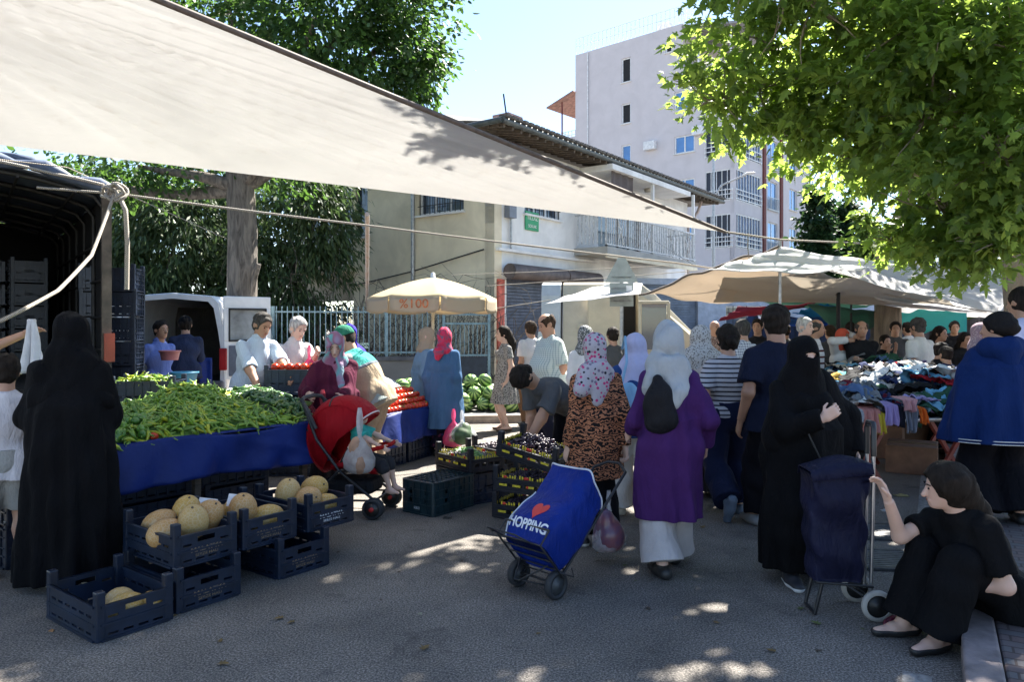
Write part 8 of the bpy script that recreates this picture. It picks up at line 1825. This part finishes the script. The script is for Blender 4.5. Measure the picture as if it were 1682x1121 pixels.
for s_ in (-1, 1): wheel(nt_, (.15, s_ * .145, .085), .085, .03, (0, 1, 0), mat('tyre_grey', (.36, .34, .31), .7, .2, 10), mat('hub_black', (.015, .015, .016), .5))
# dark red bag on the ground beside the seated woman
crump('carrier_bag', 'dark red plastic bag lying on the road beside the seated woman', G(1468, 1035) + Vector((.03, 0, 0)), .11, film('dark_red_film', (.20, .02, .05), .95, .35), 6)
# red white folding trolley glimpsed between purple and striped women
rt_ = thing('folding_trolley', 'small red and white folding trolley glimpsed between the purple coat and the striped top', 'trolley', at_(1160, 6.75), .2); mb = MB(); MB().box((0, 0, .62), (.32, .26, .30)).build('red_bag', cloth('red_bag', (.5, .02, .03)), rt_, bevel=.03); MB().box((0, 0, .42), (.33, .27, .09)).build('white_band', cloth('white_band', (.5, .48, .46)), rt_, bevel=.02)
mb = MB(); [mb.tube([(x, y, 1.0 if y > 0 else .35), (x, y, .05)], .009, 6) for x in (-.16, .16) for y in (-.12, .14)]; mb.tube([(-.16, .14, 1.0), (.16, .14, 1.0)], .012, 6); [mb.tube([(x, -.12, .30), (x, .14, .12)], .008, 6) for x in (-.16, .16)]; mb.build('frame', mat('red_leg', (.24, .045, .03), .5, .2, 9), rt_)
for s_ in (-1, 1): wheel(rt_, (s_ * .17, .14, .06), .06, .03, (1, 0, 0), MFB, MFB)
# --- stroller
sr = thing('stroller', 'red hooded pushchair with black frame standing beside the stall', 'stroller', (-1.42, 6.42, 0), R(-10), None, .92); MRED = cloth('stroller_red', (.28, .005, .01), rough=.6, var=.12)
# hood and seat back: bulging shell, local x to the child side
def hood(u, v):      # u across the width, v from the lower back over the top to the front
    a = R(-60 + 205 * v); r = .36 + .03 * math.sin(math.pi * u); wz = .21 * (1 - .10 * abs(math.cos(a))); y = (u - .5) * 2 * wz; bulge = .05 * (1 - (2 * u - 1) ** 4)
    return Vector((-(r + bulge) * math.cos(a) * .82 - .02, y, .70 + (r * .86 + bulge) * math.sin(a) * (1 if math.sin(a) > 0 else 1.0)))
mb = MB(); mb.grid(hood, 24, 40); hd_ = mb.build('hood', MRED, sr, solid=.012)
mb = MB()
for s_ in (0, 1): 
    c = Vector((-.02, (-.20 if s_ == 0 else .20), .70)); pts_ = [hood(s_, i / 20) for i in range(21)]; b = len(mb.v); mb.v += [tuple(p) for p in pts_] + [tuple(c)]; mb.f += [(b + i, b + i + 1, b + 21) for i in range(20)]; mb.m += [0] * 20; mb.smooth += [True] * 20
mb.build('hood_sides', MRED, sr, solid=.01)
for v_ in (.36, .66, .985): MB().tube([hood(u, v_) + (hood(u, v_) - Vector((-.02, 0, .70))).normalized() * .008 for u in np.linspace(0, 1, 16)], .008, 6).build('hood_seam', MFB if v_ < .9 else mat('trim_white2', (.6, .5, .5), .6), hd_)
mb = MB(); mb.grid(lambda u, v: Vector((-.10 + .42 * v, (u - .5) * .36, .40 + .02 * math.sin(v * 5) + .05 * (2 * u - 1) ** 2)), 8, 8); mb.build('seat', MRED, sr, solid=.04)
mb = MB(); mb.box((.05, 0, .26), (.5, .34, .14)); mb.build('storage_basket', cloth('basket_black', (.015, .015, .017)), sr, bevel=.05)
mb = MB()
for s_ in (-.22, .22):
    mb.tube([(-.36, s_, 1.05), (-.22, s_, .70), (.0, s_, .42), (.34, s_, .16)], .014, 8); mb.tube([(-.28, s_, .14), (.0, s_, .42), (.30, s_, .50)], .013, 8); mb.tube([(-.28, s_, .14), (.34, s_, .16)], .010, 8)
mb.tube([(-.28, -.22, .14), (-.28, .22, .14)], .011, 8); mb.tube([(.34, -.22, .16), (.34, .22, .16)], .011, 8); mb.build('frame', MFB, sr)
MB().tube([(-.22, -.23, .80), (-.32, -.23, 1.0), (-.37, -.21, 1.06), (-.39, -.10, 1.075), (-.39, .10, 1.075), (-.37, .21, 1.06), (-.32, .23, 1.0), (-.22, .23, .80)], .019, 10).build('push_bar', mat('grip_black', (.03, .03, .032), .7), sr)
MB().tube([(.24, -.2, .60), (.40, -.17, .64), (.42, 0, .64), (.40, .17, .64), (.24, .2, .60)], .02, 8).build('bumper_bar', cloth('red_bar', (.30, .01, .01)), sr)
MHB = mat('hub_black2', (.03, .03, .03), .4)
for x, s_ in ((-.28, -.25), (-.28, .25), (.34, -.25), (.34, .25)):
    for k in (-1, 1): o_ = wheel(sr, (x, s_ + k * .028, .095), .095, .03, (0, 1, 0), mat('tyre_black', (.02, .022, .026), .7), MHB); MB().lathe([(0, -.035), (.02, -.035), (.02, .035), (0, .035)], (x, s_ + k * .028, .095), 12, axis=(0, 1, 0)).build('hub_cap', mat('hub_red', (.45, .02, .02), .5), sr)
# toddler
person('toddler in a teal t-shirt sitting in the red pushchair', sr.location + Vector((.12, -.02, .16)), 78, .90, 'light', .007, sex='c', seed=31, pel=.36, lean=-5, items=[('top', cloth('tee_teal', (.05, .40, .36)), dict(sleeve=.32, hem=.05, g=.014)), ('shorts', cloth('trs_dark', (.03, .03, .035)), dict(frac=.6, g=.012)), ('hair', M_hair((.06, .035, .02)))], feet={'L': (.06, -.28, .02), 'R': (-.06, -.28, .02)}, hands={'L': (.14, -.25, .42), 'R': (-.14, -.25, .42)}, yaw=-10)
bag('bulging white carrier bag of bread hanging from the stroller handle', sr.location + Vector((.16, -.30, .93)), .26, .55, film('clear_film3', (.68, .66, .66), .62, .35), [(-.1, 0, .5, .26, 2.0), (.12, .05, .55, .24, 2.0), (0, -.1, .72, .3, 1.2)], mat('bread', (.42, .24, .15), .7, .3, 6), 9, d=.2, handle=.20)
# litter and stains on the road
for i, (px, py, s_, c, l_) in enumerate(((735, 852, .035, (.02, .02, .02), 'squashed dark fruit on the road in front of the teal crate'), (760, 840, .02, (.02, .02, .02), 'small dark crumb on the road right of the teal crate'), (812, 873, .02, (.03, .03, .03), 'dark bit of litter in front of the grape trays'), (1480, 815, .06, (.35, .30, .12), 'scrap of yellow paper near the drain grate'), (1455, 840, .04, (.4, .4, .4), 'scrap of white paper on the drain grate'), (690, 1010, .012, (.3, .28, .2), 'tiny pale crumb on the bare asphalt'), (85, 1038, .012, (.4, .2, .08), 'small orange crumb left of the single melon crate'))):
    p = G(px, py); mb = MB(); mb.grid(lambda u, v: Vector(((u - .5) * s_ * 2, (v - .5) * s_ * 1.6, .004 + .006 * math.sin(u * 7 + i) * math.sin(v * 8))), 6, 6); o = mb.build('litter', mat('litter%d' % i, c, .8, .3, 30), solid=.003); o.location = p; tag(o, l_, 'litter')

# fallen leaves and crumbs on the asphalt
rs = random.Random(21); lfm = [mat('dry_leaf%d' % i, c, .8, .3, 20) for i, c in enumerate(((.16, .10, .03), (.10, .12, .03), (.06, .04, .025)))]; lfp = []
for i in range(46):
    if i < 3: mb = MB(); mb.add([(x * .05, y * .05, .006 + .012 * abs(x) + .004 * y) for x, y in LOBED], [tuple(range(8)), (0,) + tuple(range(7, 14))]); o = mb.build('fallen_leaf', lfm[i]); lfp.append(o)
    else: o = copy_tree(lfp[i % 3])
    Y = rs.uniform(3.4, 7); x = rs.uniform(-.5, .62) * Y; o.location = (x, Y, 0); o.rotation_euler = (0, 0, rs.uniform(0, 6.28)); o.scale = (rs.uniform(.4, 1.1),) * 3; tag(o, ['dry brown leaf fallen on the asphalt', 'olive green leaf fallen on the asphalt', 'dark shrivelled leaf fallen on the asphalt'][i % 3], 'leaf', 'fallen leaves on the road')
